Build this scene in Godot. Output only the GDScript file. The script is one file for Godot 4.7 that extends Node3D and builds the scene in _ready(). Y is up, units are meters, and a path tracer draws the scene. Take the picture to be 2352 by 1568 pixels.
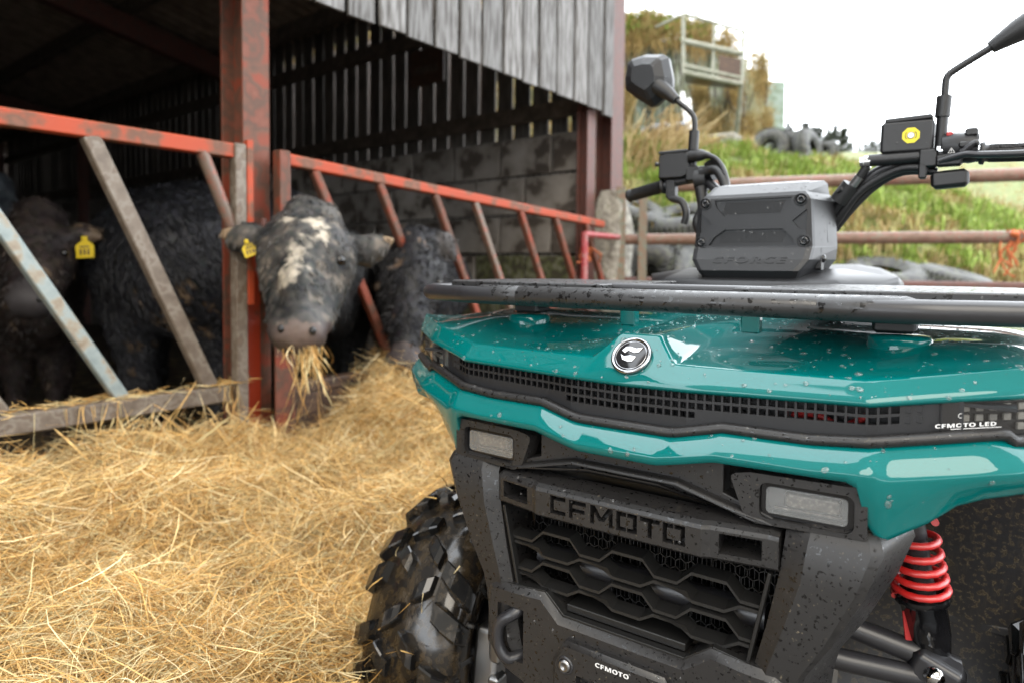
extends Node3D
# A farm yard on a bright overcast day: a wet teal quad bike parked along the open front of a cattle barn.
# World axes follow the quad bike: +z is the way it faces, x runs across it, its middle plane lies at x = QX.
const QX := -0.415
const EYE := Vector3(0, 1.1, 0)
const FOCAL := 1540.0        # focal length in units of a 2352 x 1568 picture
const PPX := 1176.0
const PPY := 682.2
var cam_r: Vector3
var cam_u: Vector3
var cam_f: Vector3
var M := {}
var counts := {}
var rng := RandomNumberGenerator.new()

# ---------------------------------------------------------------- mesh builder
class B:
	var v := PackedVector3Array()
	var n := PackedVector3Array()
	var c := PackedColorArray()
	var col := Color(1, 1, 1)
	func ts(a: Vector3, b: Vector3, d: Vector3, na: Vector3, nb: Vector3, nd: Vector3):
		v.append(a); v.append(b); v.append(d)
		n.append(na); n.append(nb); n.append(nd)
		c.append(col); c.append(col); c.append(col)
	func t(a: Vector3, b: Vector3, d: Vector3):
		var m := (d - a).cross(b - a).normalized()
		ts(a, b, d, m, m, m)
	func q(a: Vector3, b: Vector3, d: Vector3, e: Vector3):
		t(a, b, d); t(a, d, e)
	# a quad with a normal at each corner, turned so that it faces the way the normals point
	func qn(a: Vector3, b: Vector3, d: Vector3, e: Vector3, na: Vector3, nb: Vector3, nd: Vector3, ne: Vector3):
		if (d - a).cross(b - a).dot(na + nb + nd + ne) >= 0.0:
			ts(a, b, d, na, nb, nd); ts(a, d, e, na, nd, ne)
		else:
			ts(a, d, b, na, nd, nb); ts(a, e, d, na, ne, nd)
	func tn(a: Vector3, b: Vector3, d: Vector3, na: Vector3, nb: Vector3, nd: Vector3):
		if (d - a).cross(b - a).dot(na + nb + nd) >= 0.0: ts(a, b, d, na, nb, nd)
		else: ts(a, d, b, na, nd, nb)
	func grid(rows: Array, cu := false, cv := false, flip := false):
		var nr := rows.size()
		var nc: int = rows[0].size()
		var nm := []
		for i in nr:
			var line := PackedVector3Array()
			var r: PackedVector3Array = rows[i]
			var ra: PackedVector3Array = rows[(i - 1 + nr) % nr] if (i > 0 or cv) else r
			var rb: PackedVector3Array = rows[(i + 1) % nr] if (i < nr - 1 or cv) else r
			for j in nc:
				var p := r[j]
				var pa := r[(j - 1 + nc) % nc] if (j > 0 or cu) else p
				var pb := r[(j + 1) % nc] if (j < nc - 1 or cu) else p
				var du := (pb - p).normalized() + (p - pa).normalized()
				var dv := (rb[j] - p).normalized() + (p - ra[j]).normalized()
				var m := dv.cross(du)
				if m.length_squared() < 1e-9:
					m = Vector3.UP
				m = m.normalized()
				line.append(-m if flip else m)
			nm.append(line)
		for i in (nr if cv else nr - 1):
			var i2 := (i + 1) % nr
			for j in (nc if cu else nc - 1):
				var j2 := (j + 1) % nc
				var a: Vector3 = rows[i][j]; var b: Vector3 = rows[i][j2]; var d: Vector3 = rows[i2][j2]; var e: Vector3 = rows[i2][j]
				var na: Vector3 = nm[i][j]; var nb: Vector3 = nm[i][j2]; var nd: Vector3 = nm[i2][j2]; var ne: Vector3 = nm[i2][j]
				if flip:
					ts(a, d, b, na, nd, nb); ts(a, e, d, na, ne, nd)
				else:
					ts(a, b, d, na, nb, nd); ts(a, d, e, na, nd, ne)
	func fan(ring: PackedVector3Array, nrm: Vector3):
		var m := Vector3.ZERO
		for p in ring: m += p
		m /= ring.size()
		for i in ring.size():
			tn(m, ring[i], ring[(i + 1) % ring.size()], nrm, nrm, nrm)
	func tube(path: PackedVector3Array, rad, sides := 8, cap := true, squash := 1.0):
		var rows := []
		var k := path.size()
		var tang := (path[1] - path[0]).normalized()
		var side := tang.cross(Vector3.UP)
		if side.length() < 0.05: side = tang.cross(Vector3.RIGHT)
		side = side.normalized()
		for i in k:
			var a := path[maxi(i - 1, 0)]
			var b := path[mini(i + 1, k - 1)]
			var tg := (b - a).normalized()
			side = (side - tg * side.dot(tg)).normalized()
			var up := side.cross(tg)
			var rr: float = rad if (rad is float or rad is int) else rad[i]
			var ring := PackedVector3Array()
			for s in sides:
				var an := TAU * s / sides
				ring.append(path[i] + (side * cos(an) + up * sin(an) * squash) * rr)
			rows.append(ring)
		grid(rows, true)
		if cap:
			fan(rows[0], (path[0] - path[1]).normalized())
			fan(rows[k - 1], (path[k - 1] - path[k - 2]).normalized())
	func rod(a: Vector3, b: Vector3, r: float, sides := 8):
		tube(PackedVector3Array([a, b]), r, sides)
	# square bar between two points, w across the up hint, h along it
	func bar(a: Vector3, b: Vector3, w: float, h: float, up := Vector3.UP, bev := 0.003):
		var ax := (b - a).normalized()
		var sd := ax.cross(up)
		if sd.length() < 0.02: sd = ax.cross(Vector3.FORWARD)
		sd = sd.normalized()
		var u2 := sd.cross(ax)
		box((a + b) / 2, Vector3(w, h, (b - a).length()), bev, Basis(sd, u2, -ax))
	func box(ctr: Vector3, size: Vector3, bev := 0.003, bs := Basis()):
		var h := size / 2
		bev = minf(bev, minf(h.x, minf(h.y, h.z)) * 0.6)
		var P := func(s: Vector3, ax: int) -> Vector3:
			var p := Vector3(s.x * (h.x - (bev if ax != 0 else 0.0)), s.y * (h.y - (bev if ax != 1 else 0.0)), s.z * (h.z - (bev if ax != 2 else 0.0)))
			return ctr + bs * p
		for ax in 3:
			for sg: float in [-1.0, 1.0]:
				var nn := Vector3.ZERO; nn[ax] = sg
				var wn := (bs * nn).normalized()
				var o1 := (ax + 1) % 3; var o2 := (ax + 2) % 3
				var cs := []
				for k in [[-1, -1], [1, -1], [1, 1], [-1, 1]]:
					var s := Vector3.ZERO; s[ax] = sg; s[o1] = k[0]; s[o2] = k[1]
					cs.append(P.call(s, ax))
				qn(cs[0], cs[1], cs[2], cs[3], wn, wn, wn, wn)
		if bev <= 0.0: return
		for ax in 3:          # edges that run along ax
			var o1 := (ax + 1) % 3; var o2 := (ax + 2) % 3
			for k in [[-1, -1], [1, -1], [1, 1], [-1, 1]]:
				var s1 := Vector3.ZERO; s1[ax] = -1; s1[o1] = k[0]; s1[o2] = k[1]
				var s2 := s1; s2[ax] = 1
				var n1 := Vector3.ZERO; n1[o1] = k[0]
				var n2 := Vector3.ZERO; n2[o2] = k[1]
				n1 = bs * n1; n2 = bs * n2
				qn(P.call(s1, o1), P.call(s2, o1), P.call(s2, o2), P.call(s1, o2), n1, n1, n2, n2)
		for sx: float in [-1.0, 1.0]:
			for sy: float in [-1.0, 1.0]:
				for sz: float in [-1.0, 1.0]:
					var s := Vector3(sx, sy, sz)
					tn(P.call(s, 0), P.call(s, 1), P.call(s, 2), bs * Vector3(sx, 0, 0), bs * Vector3(0, sy, 0), bs * Vector3(0, 0, sz))
	# polygon in local xy, front face at z = zf (towards +z), back at zb
	func prism(poly_in: PackedVector2Array, zf: float, zb: float, xf := Transform3D(), bev := 0.0, back := true):
		var poly := poly_in.duplicate()
		if Geometry2D.is_polygon_clockwise(poly): poly.reverse()
		var k := poly.size()
		var inner := PackedVector2Array()
		var en := []
		for i in k:
			var e := (poly[(i + 1) % k] - poly[i]).normalized()
			en.append(Vector2(e.y, -e.x))
		for i in k:
			var a: Vector2 = en[(i - 1 + k) % k]; var b: Vector2 = en[i]
			var m := (a + b)
			var l := maxf(0.35, 1.0 + a.dot(b))
			inner.append(poly[i] - m / l * bev)
		var fn := (xf.basis * Vector3(0, 0, 1)).normalized()
		var tris := Geometry2D.triangulate_polygon(inner)
		var T := func(p: Vector2, z: float) -> Vector3: return xf * Vector3(p.x, p.y, z)
		for i in range(0, tris.size(), 3):
			tn(T.call(inner[tris[i]], zf), T.call(inner[tris[i + 1]], zf), T.call(inner[tris[i + 2]], zf), fn, fn, fn)
		for i in k:
			var j := (i + 1) % k
			var sn := (xf.basis * Vector3(en[i].x, en[i].y, 0)).normalized()
			qn(T.call(poly[i], zf - bev), T.call(poly[j], zf - bev), T.call(poly[j], zb), T.call(poly[i], zb), sn, sn, sn, sn)
			if bev > 0:
				qn(T.call(inner[i], zf), T.call(inner[j], zf), T.call(poly[j], zf - bev), T.call(poly[i], zf - bev), fn, fn, sn, sn)
		if back:
			var t2 := Geometry2D.triangulate_polygon(poly)
			for i in range(0, t2.size(), 3):
				tn(T.call(poly[t2[i]], zb), T.call(poly[t2[i + 1]], zb), T.call(poly[t2[i + 2]], zb), -fn, -fn, -fn)
	# ring between two outlines with the same number of points
	func frame(outer: PackedVector2Array, inner: PackedVector2Array, zf: float, zb: float, xf := Transform3D(), zin := 0.0):
		var k := outer.size()
		var fn := (xf.basis * Vector3(0, 0, 1)).normalized()
		var T := func(p: Vector2, z: float) -> Vector3: return xf * Vector3(p.x, p.y, z)
		var ctr := Vector2.ZERO
		for p in inner: ctr += p
		ctr /= k
		for i in k:
			var j := (i + 1) % k
			var o := ((outer[i] + outer[j]) / 2 - ctr).normalized()
			var on := (xf.basis * Vector3(o.x, o.y, 0)).normalized()
			qn(T.call(outer[i], zf), T.call(outer[j], zf), T.call(inner[j], zf - zin), T.call(inner[i], zf - zin), fn, fn, fn, fn)
			qn(T.call(outer[i], zf), T.call(outer[j], zf), T.call(outer[j], zb), T.call(outer[i], zb), on, on, on, on)
			qn(T.call(inner[i], zf - zin), T.call(inner[j], zf - zin), T.call(inner[j], zb), T.call(inner[i], zb), -on, -on, -on, -on)
	# outline given as [radius, height] turned about local y
	func lathe(prof: Array, sides: int, xf := Transform3D(), flip := false):
		var rows := []
		for p in prof:
			var ring := PackedVector3Array()
			for s in sides:
				var an := TAU * s / sides
				ring.append(xf * Vector3(cos(an) * p[0], p[1], sin(an) * p[0]))
			rows.append(ring)
		grid(rows, true, false, flip)
	func ball(ctr: Vector3, r: Vector3, nu := 10, nv := 7):
		var rows := []
		for i in nv + 1:
			var a := PI * (i + 0.001) / (nv + 0.002) - PI / 2
			var ring := PackedVector3Array()
			for s in nu:
				var an := TAU * s / nu
				ring.append(ctr + Vector3(cos(an) * cos(a) * r.x, sin(a) * r.y, sin(an) * cos(a) * r.z))
			rows.append(ring)
		grid(rows, true, false, false)
	func mesh(mat: Material, colored := false) -> ArrayMesh:
		var arr := []
		arr.resize(Mesh.ARRAY_MAX)
		arr[Mesh.ARRAY_VERTEX] = v
		arr[Mesh.ARRAY_NORMAL] = n
		if colored: arr[Mesh.ARRAY_COLOR] = c
		var m := ArrayMesh.new()
		m.add_surface_from_arrays(Mesh.PRIMITIVE_TRIANGLES, arr)
		m.surface_set_material(0, mat)
		return m

# ---------------------------------------------------------------- scene graph helpers
func numbered(parent: Node, called: String) -> String:
	var key := str(parent.get_instance_id()) + called
	counts[key] = counts.get(key, -1) + 1
	return called if counts[key] == 0 else "%s_%03d" % [called, counts[key]]
func meta(o: Node, label: String, category: String, group := "", kind := "") -> Node:
	if label: o.set_meta("label", label)
	if category: o.set_meta("category", category)
	if group: o.set_meta("group", group)
	if kind: o.set_meta("kind", kind)
	return o
func thing(called: String, label: String, category: String, at := Vector3.ZERO, group := "", turn := 0.0) -> Node3D:
	var o := Node3D.new()
	o.name = numbered(self, called)
	add_child(o)
	o.position = at
	o.rotation.y = turn
	meta(o, label, category, group)
	return o
func put(parent: Node, called: String, mesh: Mesh, at := Vector3.ZERO) -> MeshInstance3D:
	var o := MeshInstance3D.new()
	o.name = numbered(parent, called)
	o.mesh = mesh
	parent.add_child(o)
	o.position = at
	return o
func part(parent: Node, called: String, b: B, mat: Material, colored := false) -> MeshInstance3D:
	return put(parent, called, b.mesh(mat, colored))
func structure(called: String, b: B, mat: Material, colored := false) -> MeshInstance3D:
	var o := part(self, called, b, mat, colored)
	o.set_meta("kind", "structure")
	return o
func multi(parent: Node, called: String, mesh: Mesh, xfs: Array, cols := []) -> MultiMeshInstance3D:
	var mm := MultiMesh.new()
	mm.transform_format = MultiMesh.TRANSFORM_3D
	mm.use_colors = cols.size() > 0
	mm.mesh = mesh
	mm.instance_count = xfs.size()
	for i in xfs.size():
		mm.set_instance_transform(i, xfs[i])
		if cols.size(): mm.set_instance_color(i, cols[i])
	var o := MultiMeshInstance3D.new()
	o.multimesh = mm
	o.name = numbered(parent, called)
	parent.add_child(o)
	o.set_meta("kind", "stuff")
	return o
# a point seen at picture position (x, y) of the 2352 x 1568 picture, at a depth in metres along the view axis
func cp(x: float, y: float, d: float) -> Vector3:
	return EYE + (cam_f + cam_r * ((x - PPX) / FOCAL) - cam_u * ((y - PPY) / FOCAL)) * d
func V3(a: Array) -> PackedVector3Array:
	var o := PackedVector3Array()
	for p in a: o.append(p if p is Vector3 else Vector3(p[0], p[1], p[2]))
	return o
func V2(a: Array) -> PackedVector2Array:
	var o := PackedVector2Array()
	for p in a: o.append(Vector2(p[0], p[1]))
	return o
func tab(t: Array, x: float) -> float:      # piecewise linear table [x0, y0, x1, y1, ...]
	if x <= t[0]: return t[1]
	for i in range(2, t.size(), 2):
		if x <= t[i]:
			return lerpf(t[i - 1], t[i + 1], (x - t[i - 2]) / (t[i] - t[i - 2]))
	return t[t.size() - 1]
func smooth_path(pts: PackedVector3Array, sub := 4) -> PackedVector3Array:
	var o := PackedVector3Array()
	var k := pts.size()
	for i in k - 1:
		var p0 := pts[maxi(i - 1, 0)]; var p1 := pts[i]; var p2 := pts[i + 1]; var p3 := pts[mini(i + 2, k - 1)]
		for s in sub:
			o.append(p1.cubic_interpolate(p2, p0, p3, float(s) / sub))
	o.append(pts[k - 1])
	return o
func rrect(w: float, h: float, r: float, cx := 0.0, cy := 0.0, seg := 3) -> PackedVector2Array:
	var o := PackedVector2Array()
	for k in 4:
		var c := Vector2(cx + (w / 2 - r) * [1, -1, -1, 1][k], cy + (h / 2 - r) * [1, 1, -1, -1][k])
		for s in seg + 1:
			var an := PI / 2 * (k + float(s) / seg)
			o.append(c + Vector2(cos(an), sin(an)) * r)
	return o

# ---------------------------------------------------------------- materials
func lin(r: float, g: float, b: float) -> Color:
	return Color(r * 0.76, g * 0.76, b * 0.76).linear_to_srgb()
func noise(seed_: int, freq: float, oct := 4, type := FastNoiseLite.TYPE_SIMPLEX_SMOOTH) -> FastNoiseLite:
	var f := FastNoiseLite.new()
	f.seed = seed_; f.frequency = freq; f.noise_type = type
	f.fractal_octaves = oct
	return f
# a seamless picture from noise put through a colour ramp [[offset, colour], ...]
func ntex(size: int, seed_: int, freq: float, ramp: Array, oct := 5, type := FastNoiseLite.TYPE_SIMPLEX_SMOOTH, sx := 1) -> ImageTexture:
	var f := noise(seed_, freq, oct, type)
	var im := f.get_seamless_image(size / sx, size)
	if sx > 1: im.resize(size, size, Image.INTERPOLATE_BILINEAR)
	im.convert(Image.FORMAT_L8)
	var src := im.get_data()
	var g := Gradient.new()
	var offs := PackedFloat32Array(); var cols := PackedColorArray()
	for r in ramp:
		offs.append(r[0]); cols.append(r[1])
	g.offsets = offs; g.colors = cols
	var lut := PackedByteArray()
	for i in 256:
		var cc := g.sample(i / 255.0)
		lut.append(int(clampf(cc.r, 0, 1) * 255)); lut.append(int(clampf(cc.g, 0, 1) * 255)); lut.append(int(clampf(cc.b, 0, 1) * 255))
	var dst := PackedByteArray()
	dst.resize(src.size() * 3)
	for i in src.size():
		var k := src[i] * 3
		dst[i * 3] = lut[k]; dst[i * 3 + 1] = lut[k + 1]; dst[i * 3 + 2] = lut[k + 2]
	var o := Image.create_from_data(size, size, false, Image.FORMAT_RGB8, dst)
	return ImageTexture.create_from_image(o)
func g1(x: float) -> Color: return Color(x, x, x)
func mat(col: Color, rough: float, metal := 0.0, spec := 0.5) -> StandardMaterial3D:
	var m := StandardMaterial3D.new()
	m.albedo_color = col
	m.roughness = rough
	m.metallic = metal
	m.metallic_specular = spec
	return m
func tri(m: StandardMaterial3D, scale: float, tex: Texture2D = null, bump: Texture2D = null, bscale := 0.1, world := false) -> StandardMaterial3D:
	m.uv1_triplanar = true
	m.uv1_world_triplanar = world
	m.uv1_scale = Vector3(scale, scale, scale)
	if tex:
		m.albedo_texture = tex
		m.albedo_color = Color(1, 1, 1)
	if bump:
		m.heightmap_enabled = true
		m.heightmap_texture = bump
		m.heightmap_scale = bscale
	return m
func stretch(m: StandardMaterial3D, s: Vector3) -> StandardMaterial3D:
	m.uv1_scale = s
	return m

func make_materials():
	var fine := ntex(256, 11, 0.09, [[0.0, g1(0)], [1.0, g1(1)]], 4)
	var grainy := ntex(512, 12, 0.02, [[0.0, g1(0)], [1.0, g1(1)]], 6)
	M.fine = fine
	# quad bike
	var teal := mat(lin(0.0, 0.128, 0.124), 0.3, 0.0, 0.1)
	teal.clearcoat_enabled = true; teal.clearcoat = 0.9; teal.clearcoat_roughness = 0.03
	M.teal = teal
	# grained black plastic with wet blotches: where water lies it is darker and smoother
	var pc := lin(0.019, 0.0178, 0.0174); var pw := lin(0.006, 0.006, 0.0062); var pd := lin(0.14, 0.115, 0.08)
	var wet := ntex(1024, 31, 0.024, [[0.0, pd], [0.115, pd], [0.125, pc], [0.715, pc], [0.735, pw], [1.0, pw]], 4)
	var wet_r := ntex(1024, 31, 0.024, [[0.0, g1(0.7)], [0.115, g1(0.7)], [0.125, g1(0.44)], [0.715, g1(0.44)], [0.735, g1(0.05)], [1.0, g1(0.05)]], 4)
	var pl := tri(mat(Color.WHITE, 1.0, 0.0, 0.45), 4.0, wet, fine, 0.0)
	pl.heightmap_enabled = false
	pl.roughness_texture = wet_r
	pl.roughness = 1.0
	M.plastic = pl
	var pl2 := mat(lin(0.018, 0.0185, 0.0205), 0.42, 0.0, 0.4)
	M.rack = tri(mat(lin(0.032, 0.032, 0.034), 0.4, 0.0, 0.45), 4.0)
	var rc := lin(0.032, 0.032, 0.034)
	M.rack.albedo_texture = ntex(512, 34, 0.03, [[0.0, rc], [0.66, rc], [0.68, pw], [1.0, pw]], 4)
	M.rack.albedo_color = Color.WHITE
	M.rack.roughness_texture = ntex(512, 34, 0.03, [[0.0, g1(0.42)], [0.66, g1(0.42)], [0.68, g1(0.05)], [1.0, g1(0.05)]], 4)
	M.rack.roughness = 1.0
	M.plastic_dark = mat(lin(0.012, 0.0118, 0.0115), 0.42, 0.0, 0.45)
	M.plastic_dry = pl2
	M.black = mat(lin(0.008, 0.008, 0.009), 0.5)
	M.gloss_black = mat(lin(0.008, 0.008, 0.009), 0.12)
	M.black_metal = mat(lin(0.022, 0.022, 0.025), 0.36, 0.0, 0.5)
	M.chrome = mat(lin(0.75, 0.75, 0.75), 0.08, 1.0)
	M.dark_chrome = mat(lin(0.42, 0.42, 0.43), 0.10, 1.0)
	M.steel = mat(lin(0.36, 0.36, 0.36), 0.35, 1.0)
	M.white_print = mat(lin(0.8, 0.8, 0.8), 0.5)
	M.red_paint = mat(lin(0.62, 0.012, 0.01), 0.3)
	M.red_paint.clearcoat_enabled = true
	M.red_dull = mat(lin(0.4, 0.02, 0.02), 0.5)
	M.yellow = mat(lin(0.78, 0.66, 0.01), 0.45)
	M.tag_yellow = mat(lin(0.70, 0.50, 0.01), 0.5)
	var gl := mat(Color(0.92, 0.94, 0.95, 0.06), 0.03)
	gl.transparency = BaseMaterial3D.TRANSPARENCY_ALPHA
	M.pane = gl
	var smoke := mat(Color(0.10, 0.09, 0.085, 0.3), 0.05)
	smoke.transparency = BaseMaterial3D.TRANSPARENCY_ALPHA
	M.smoke_pane = smoke
	M.reflector = tri(mat(Color.WHITE, 0.3, 0.5), 14.0, ntex(256, 33, 0.03, [[0.0, lin(0.02, 0.016, 0.012)], [0.5, lin(0.07, 0.058, 0.046)], [0.75, lin(0.20, 0.185, 0.16)], [1.0, lin(0.34, 0.33, 0.30)]], 4))
	M.led_cell = mat(lin(0.34, 0.33, 0.30), 0.4, 0.2)
	var water := mat(Color(1, 1, 1), 0.02)
	water.refraction_enabled = true; water.refraction_scale = 0.033
	water.transparency = BaseMaterial3D.TRANSPARENCY_ALPHA
	water.albedo_color = Color(1, 1, 1, 0.05)
	M.water = water
	# muddy wet rubber: brown mud lies on the black in patches
	var mud_r := [[0.0, lin(0.010, 0.010, 0.0105)], [0.62, lin(0.011, 0.011, 0.0115)], [0.70, lin(0.045, 0.030, 0.014)], [0.78, lin(0.02, 0.014, 0.008)], [1.0, lin(0.08, 0.055, 0.026)]]
	var rub := tri(mat(Color.WHITE, 0.22, 0.0, 0.5), 3.2, ntex(512, 41, 0.02, mud_r, 5))
	rub.roughness_texture = ntex(512, 41, 0.02, [[0.0, g1(0.10)], [0.62, g1(0.14)], [0.74, g1(0.4)], [1.0, g1(0.5)]], 5)
	rub.roughness = 1.0
	M.rubber = rub
	var mr := tri(mat(Color.WHITE, 1.0), 3.2, ntex(512, 44, 0.02, [[0.0, lin(0.012, 0.011, 0.010)], [0.48, lin(0.014, 0.012, 0.010)], [0.58, lin(0.05, 0.034, 0.017)], [0.70, lin(0.03, 0.021, 0.011)], [1.0, lin(0.09, 0.063, 0.033)]], 5))
	mr.roughness_texture = ntex(512, 44, 0.02, [[0.0, g1(0.10)], [0.5, g1(0.14)], [0.7, g1(0.28)], [1.0, g1(0.4)]], 5)
	M.muddy_rubber = mr
	M.old_rubber = tri(mat(Color.WHITE, 0.6), 2.0, ntex(256, 42, 0.02, [[0.0, lin(0.018, 0.018, 0.018)], [0.5, lin(0.04, 0.041, 0.04)], [0.68, lin(0.09, 0.09, 0.083)], [0.8, lin(0.08, 0.095, 0.04)], [1.0, lin(0.05, 0.05, 0.045)]], 5), fine, 0.4)
	# mud spots on dark plastic (inside the wheel arch)
	M.mud_plastic = tri(mat(Color.WHITE, 0.45), 2.6, ntex(512, 43, 0.05, [[0.0, lin(0.020, 0.020, 0.022)], [0.64, lin(0.024, 0.023, 0.024)], [0.67, lin(0.15, 0.115, 0.07)], [0.82, lin(0.03, 0.024, 0.016)], [1.0, lin(0.16, 0.12, 0.07)]], 6))
	# barn
	M.red_steel = tri(mat(Color.WHITE, 0.58, 0.0, 0.35), 0.8, ntex(512, 51, 0.012, [[0.0, lin(0.26, 0.045, 0.022)], [0.36, lin(0.20, 0.05, 0.027)], [0.46, lin(0.14, 0.062, 0.040)], [0.60, lin(0.095, 0.052, 0.036)], [0.72, lin(0.16, 0.055, 0.034)], [1.0, lin(0.22, 0.085, 0.06)]], 6))
	M.bright_red = tri(mat(Color.WHITE, 0.55, 0.0, 0.35), 0.9, ntex(512, 52, 0.012, [[0.0, lin(0.40, 0.055, 0.018)], [0.52, lin(0.36, 0.06, 0.024)], [0.62, lin(0.25, 0.07, 0.036)], [0.74, lin(0.13, 0.065, 0.04)], [1.0, lin(0.28, 0.10, 0.06)]], 6))
	M.fresh_red = tri(mat(Color.WHITE, 0.34), 1.2, ntex(256, 58, 0.014, [[0.0, lin(0.38, 0.04, 0.012)], [0.62, lin(0.36, 0.045, 0.016)], [0.75, lin(0.16, 0.06, 0.04)], [1.0, lin(0.34, 0.08, 0.05)]], 6))
	M.mud_steel = tri(mat(Color.WHITE, 0.6), 1.8, ntex(512, 50, 0.012, [[0.0, lin(0.09, 0.065, 0.045)], [0.45, lin(0.15, 0.115, 0.085)], [0.6, lin(0.20, 0.17, 0.135)], [0.72, lin(0.12, 0.085, 0.06)], [1.0, lin(0.17, 0.12, 0.075)]], 6))
	M.worn_steel = tri(mat(Color.WHITE, 0.5), 1.8, ntex(512, 53, 0.012, [[0.0, lin(0.10, 0.065, 0.045)], [0.4, lin(0.145, 0.10, 0.07)], [0.58, lin(0.13, 0.095, 0.075)], [0.68, lin(0.26, 0.07, 0.04)], [1.0, lin(0.08, 0.055, 0.04)]], 6))
	M.blue_steel = tri(mat(Color.WHITE, 0.5), 2.0, ntex(256, 54, 0.02, [[0.0, lin(0.18, 0.22, 0.22)], [0.5, lin(0.26, 0.30, 0.29)], [0.66, lin(0.28, 0.24, 0.18)], [1.0, lin(0.16, 0.11, 0.07)]], 5))
	M.rust = tri(mat(Color.WHITE, 0.6), 1.6, ntex(512, 55, 0.014, [[0.0, lin(0.085, 0.030, 0.022)], [0.5, lin(0.12, 0.042, 0.030)], [0.7, lin(0.075, 0.035, 0.028)], [1.0, lin(0.16, 0.075, 0.05)]], 6))
	M.rail = tri(mat(Color.WHITE, 0.55), 1.4, ntex(512, 59, 0.014, [[0.0, lin(0.10, 0.045, 0.03)], [0.4, lin(0.17, 0.095, 0.065)], [0.55, lin(0.22, 0.155, 0.11)], [0.66, lin(0.24, 0.08, 0.06)], [0.8, lin(0.20, 0.19, 0.14)], [1.0, lin(0.14, 0.085, 0.06)]], 6))
	M.green_steel = tri(mat(Color.WHITE, 0.6), 2.0, ntex(512, 56, 0.014, [[0.0, lin(0.12, 0.15, 0.11)], [0.42, lin(0.15, 0.165, 0.12)], [0.55, lin(0.17, 0.11, 0.07)], [0.7, lin(0.20, 0.115, 0.07)], [1.0, lin(0.11, 0.085, 0.06)]], 6))
	M.red_tube = tri(mat(Color.WHITE, 0.4), 2.0, ntex(256, 57, 0.02, [[0.0, lin(0.30, 0.025, 0.03)], [0.6, lin(0.34, 0.04, 0.045)], [0.75, lin(0.32, 0.2, 0.18)], [1.0, lin(0.2, 0.05, 0.04)]], 5))
	for k in 4:
		var g := 0.155 + 0.022 * k
		var gt := ntex(512, 61 + k, 0.012, [[0.0, lin(g * 0.20, g * 0.17, g * 0.15)], [0.38, lin(g * 0.6, g * 0.57, g * 0.54)], [0.6, lin(g, g * 0.98, g * 0.97)], [1.0, lin(g * 1.35, g * 1.33, g * 1.32)]], 6, FastNoiseLite.TYPE_SIMPLEX_SMOOTH, 1)
		var w := tri(mat(Color.WHITE, 0.75), 1.0, gt)
		M["grey_board_%d" % k] = stretch(w, Vector3(5.0, 0.55, 5.0))
		var d := 0.07 + 0.015 * k
		var dt := ntex(256, 71 + k, 0.02, [[0.0, lin(d * 0.4, d * 0.36, d * 0.32)], [0.5, lin(d, d * 0.88, d * 0.78)], [1.0, lin(d * 1.5, d * 1.35, d * 1.2)]], 5)
		M["dark_board_%d" % k] = stretch(tri(mat(Color.WHITE, 0.85), 1.0, dt), Vector3(5.0, 0.6, 5.0))
		var s := 0.21 + 0.04 * k
		# breeze block: dusty pale face, manure splashed over part of it
		M["block_%d" % k] = tri(mat(Color.WHITE, 0.9), 1.0, ntex(512, 81 + k, 0.006, [[0.0, lin(0.06, 0.047, 0.037)], [0.30, lin(0.07, 0.055, 0.044)], [0.40, lin(s * 0.72, s * 0.64, s * 0.55)], [0.6, lin(s, s * 0.9, s * 0.8)], [1.0, lin(s * 1.2, s * 1.12, s * 1.02)]], 6), null, 0.0, true)
	M.mossy_block = tri(mat(Color.WHITE, 0.9), 1.5, ntex(512, 86, 0.012, [[0.0, lin(0.04, 0.035, 0.025)], [0.42, lin(0.06, 0.055, 0.03)], [0.52, lin(0.09, 0.105, 0.03)], [0.65, lin(0.15, 0.15, 0.10)], [1.0, lin(0.19, 0.18, 0.14)]], 6), null, 0.0, true)
	M.mortar = tri(mat(Color.WHITE, 0.95), 3.0, ntex(256, 87, 0.03, [[0.0, lin(0.05, 0.042, 0.035)], [0.42, lin(0.08, 0.068, 0.058)], [0.56, lin(0.28, 0.265, 0.24)], [1.0, lin(0.15, 0.14, 0.13)]], 5))
	M.sheet = tri(mat(Color.WHITE, 0.8), 0.8, ntex(256, 91, 0.02, [[0.0, lin(0.14, 0.105, 0.08)], [0.5, lin(0.26, 0.205, 0.165)], [1.0, lin(0.38, 0.31, 0.26)]], 5))
	M.dark_timber = tri(mat(Color.WHITE, 0.8), 1.5, ntex(256, 92, 0.02, [[0.0, lin(0.06, 0.047, 0.038)], [1.0, lin(0.16, 0.13, 0.105)]], 5))
	M.plank = stretch(tri(mat(Color.WHITE, 0.55), 1.0, ntex(512, 93, 0.014, [[0.0, lin(0.035, 0.02, 0.014)], [0.5, lin(0.075, 0.042, 0.028)], [0.68, lin(0.13, 0.075, 0.045)], [1.0, lin(0.05, 0.035, 0.026)]], 6)), Vector3(0.8, 4.0, 4.0))
	M.muck = tri(mat(Color.WHITE, 0.7), 0.7, ntex(512, 94, 0.015, [[0.0, lin(0.02, 0.014, 0.009)], [0.5, lin(0.045, 0.032, 0.02)], [0.7, lin(0.16, 0.115, 0.055)], [1.0, lin(0.09, 0.06, 0.03)]], 6))
	M.yard = tri(mat(Color.WHITE, 0.75), 0.45, ntex(1024, 95, 0.012, [[0.0, lin(0.06, 0.05, 0.04)], [0.45, lin(0.10, 0.088, 0.072)], [0.6, lin(0.15, 0.135, 0.115)], [0.8, lin(0.08, 0.065, 0.048)], [1.0, lin(0.19, 0.15, 0.09)]], 6))
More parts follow.
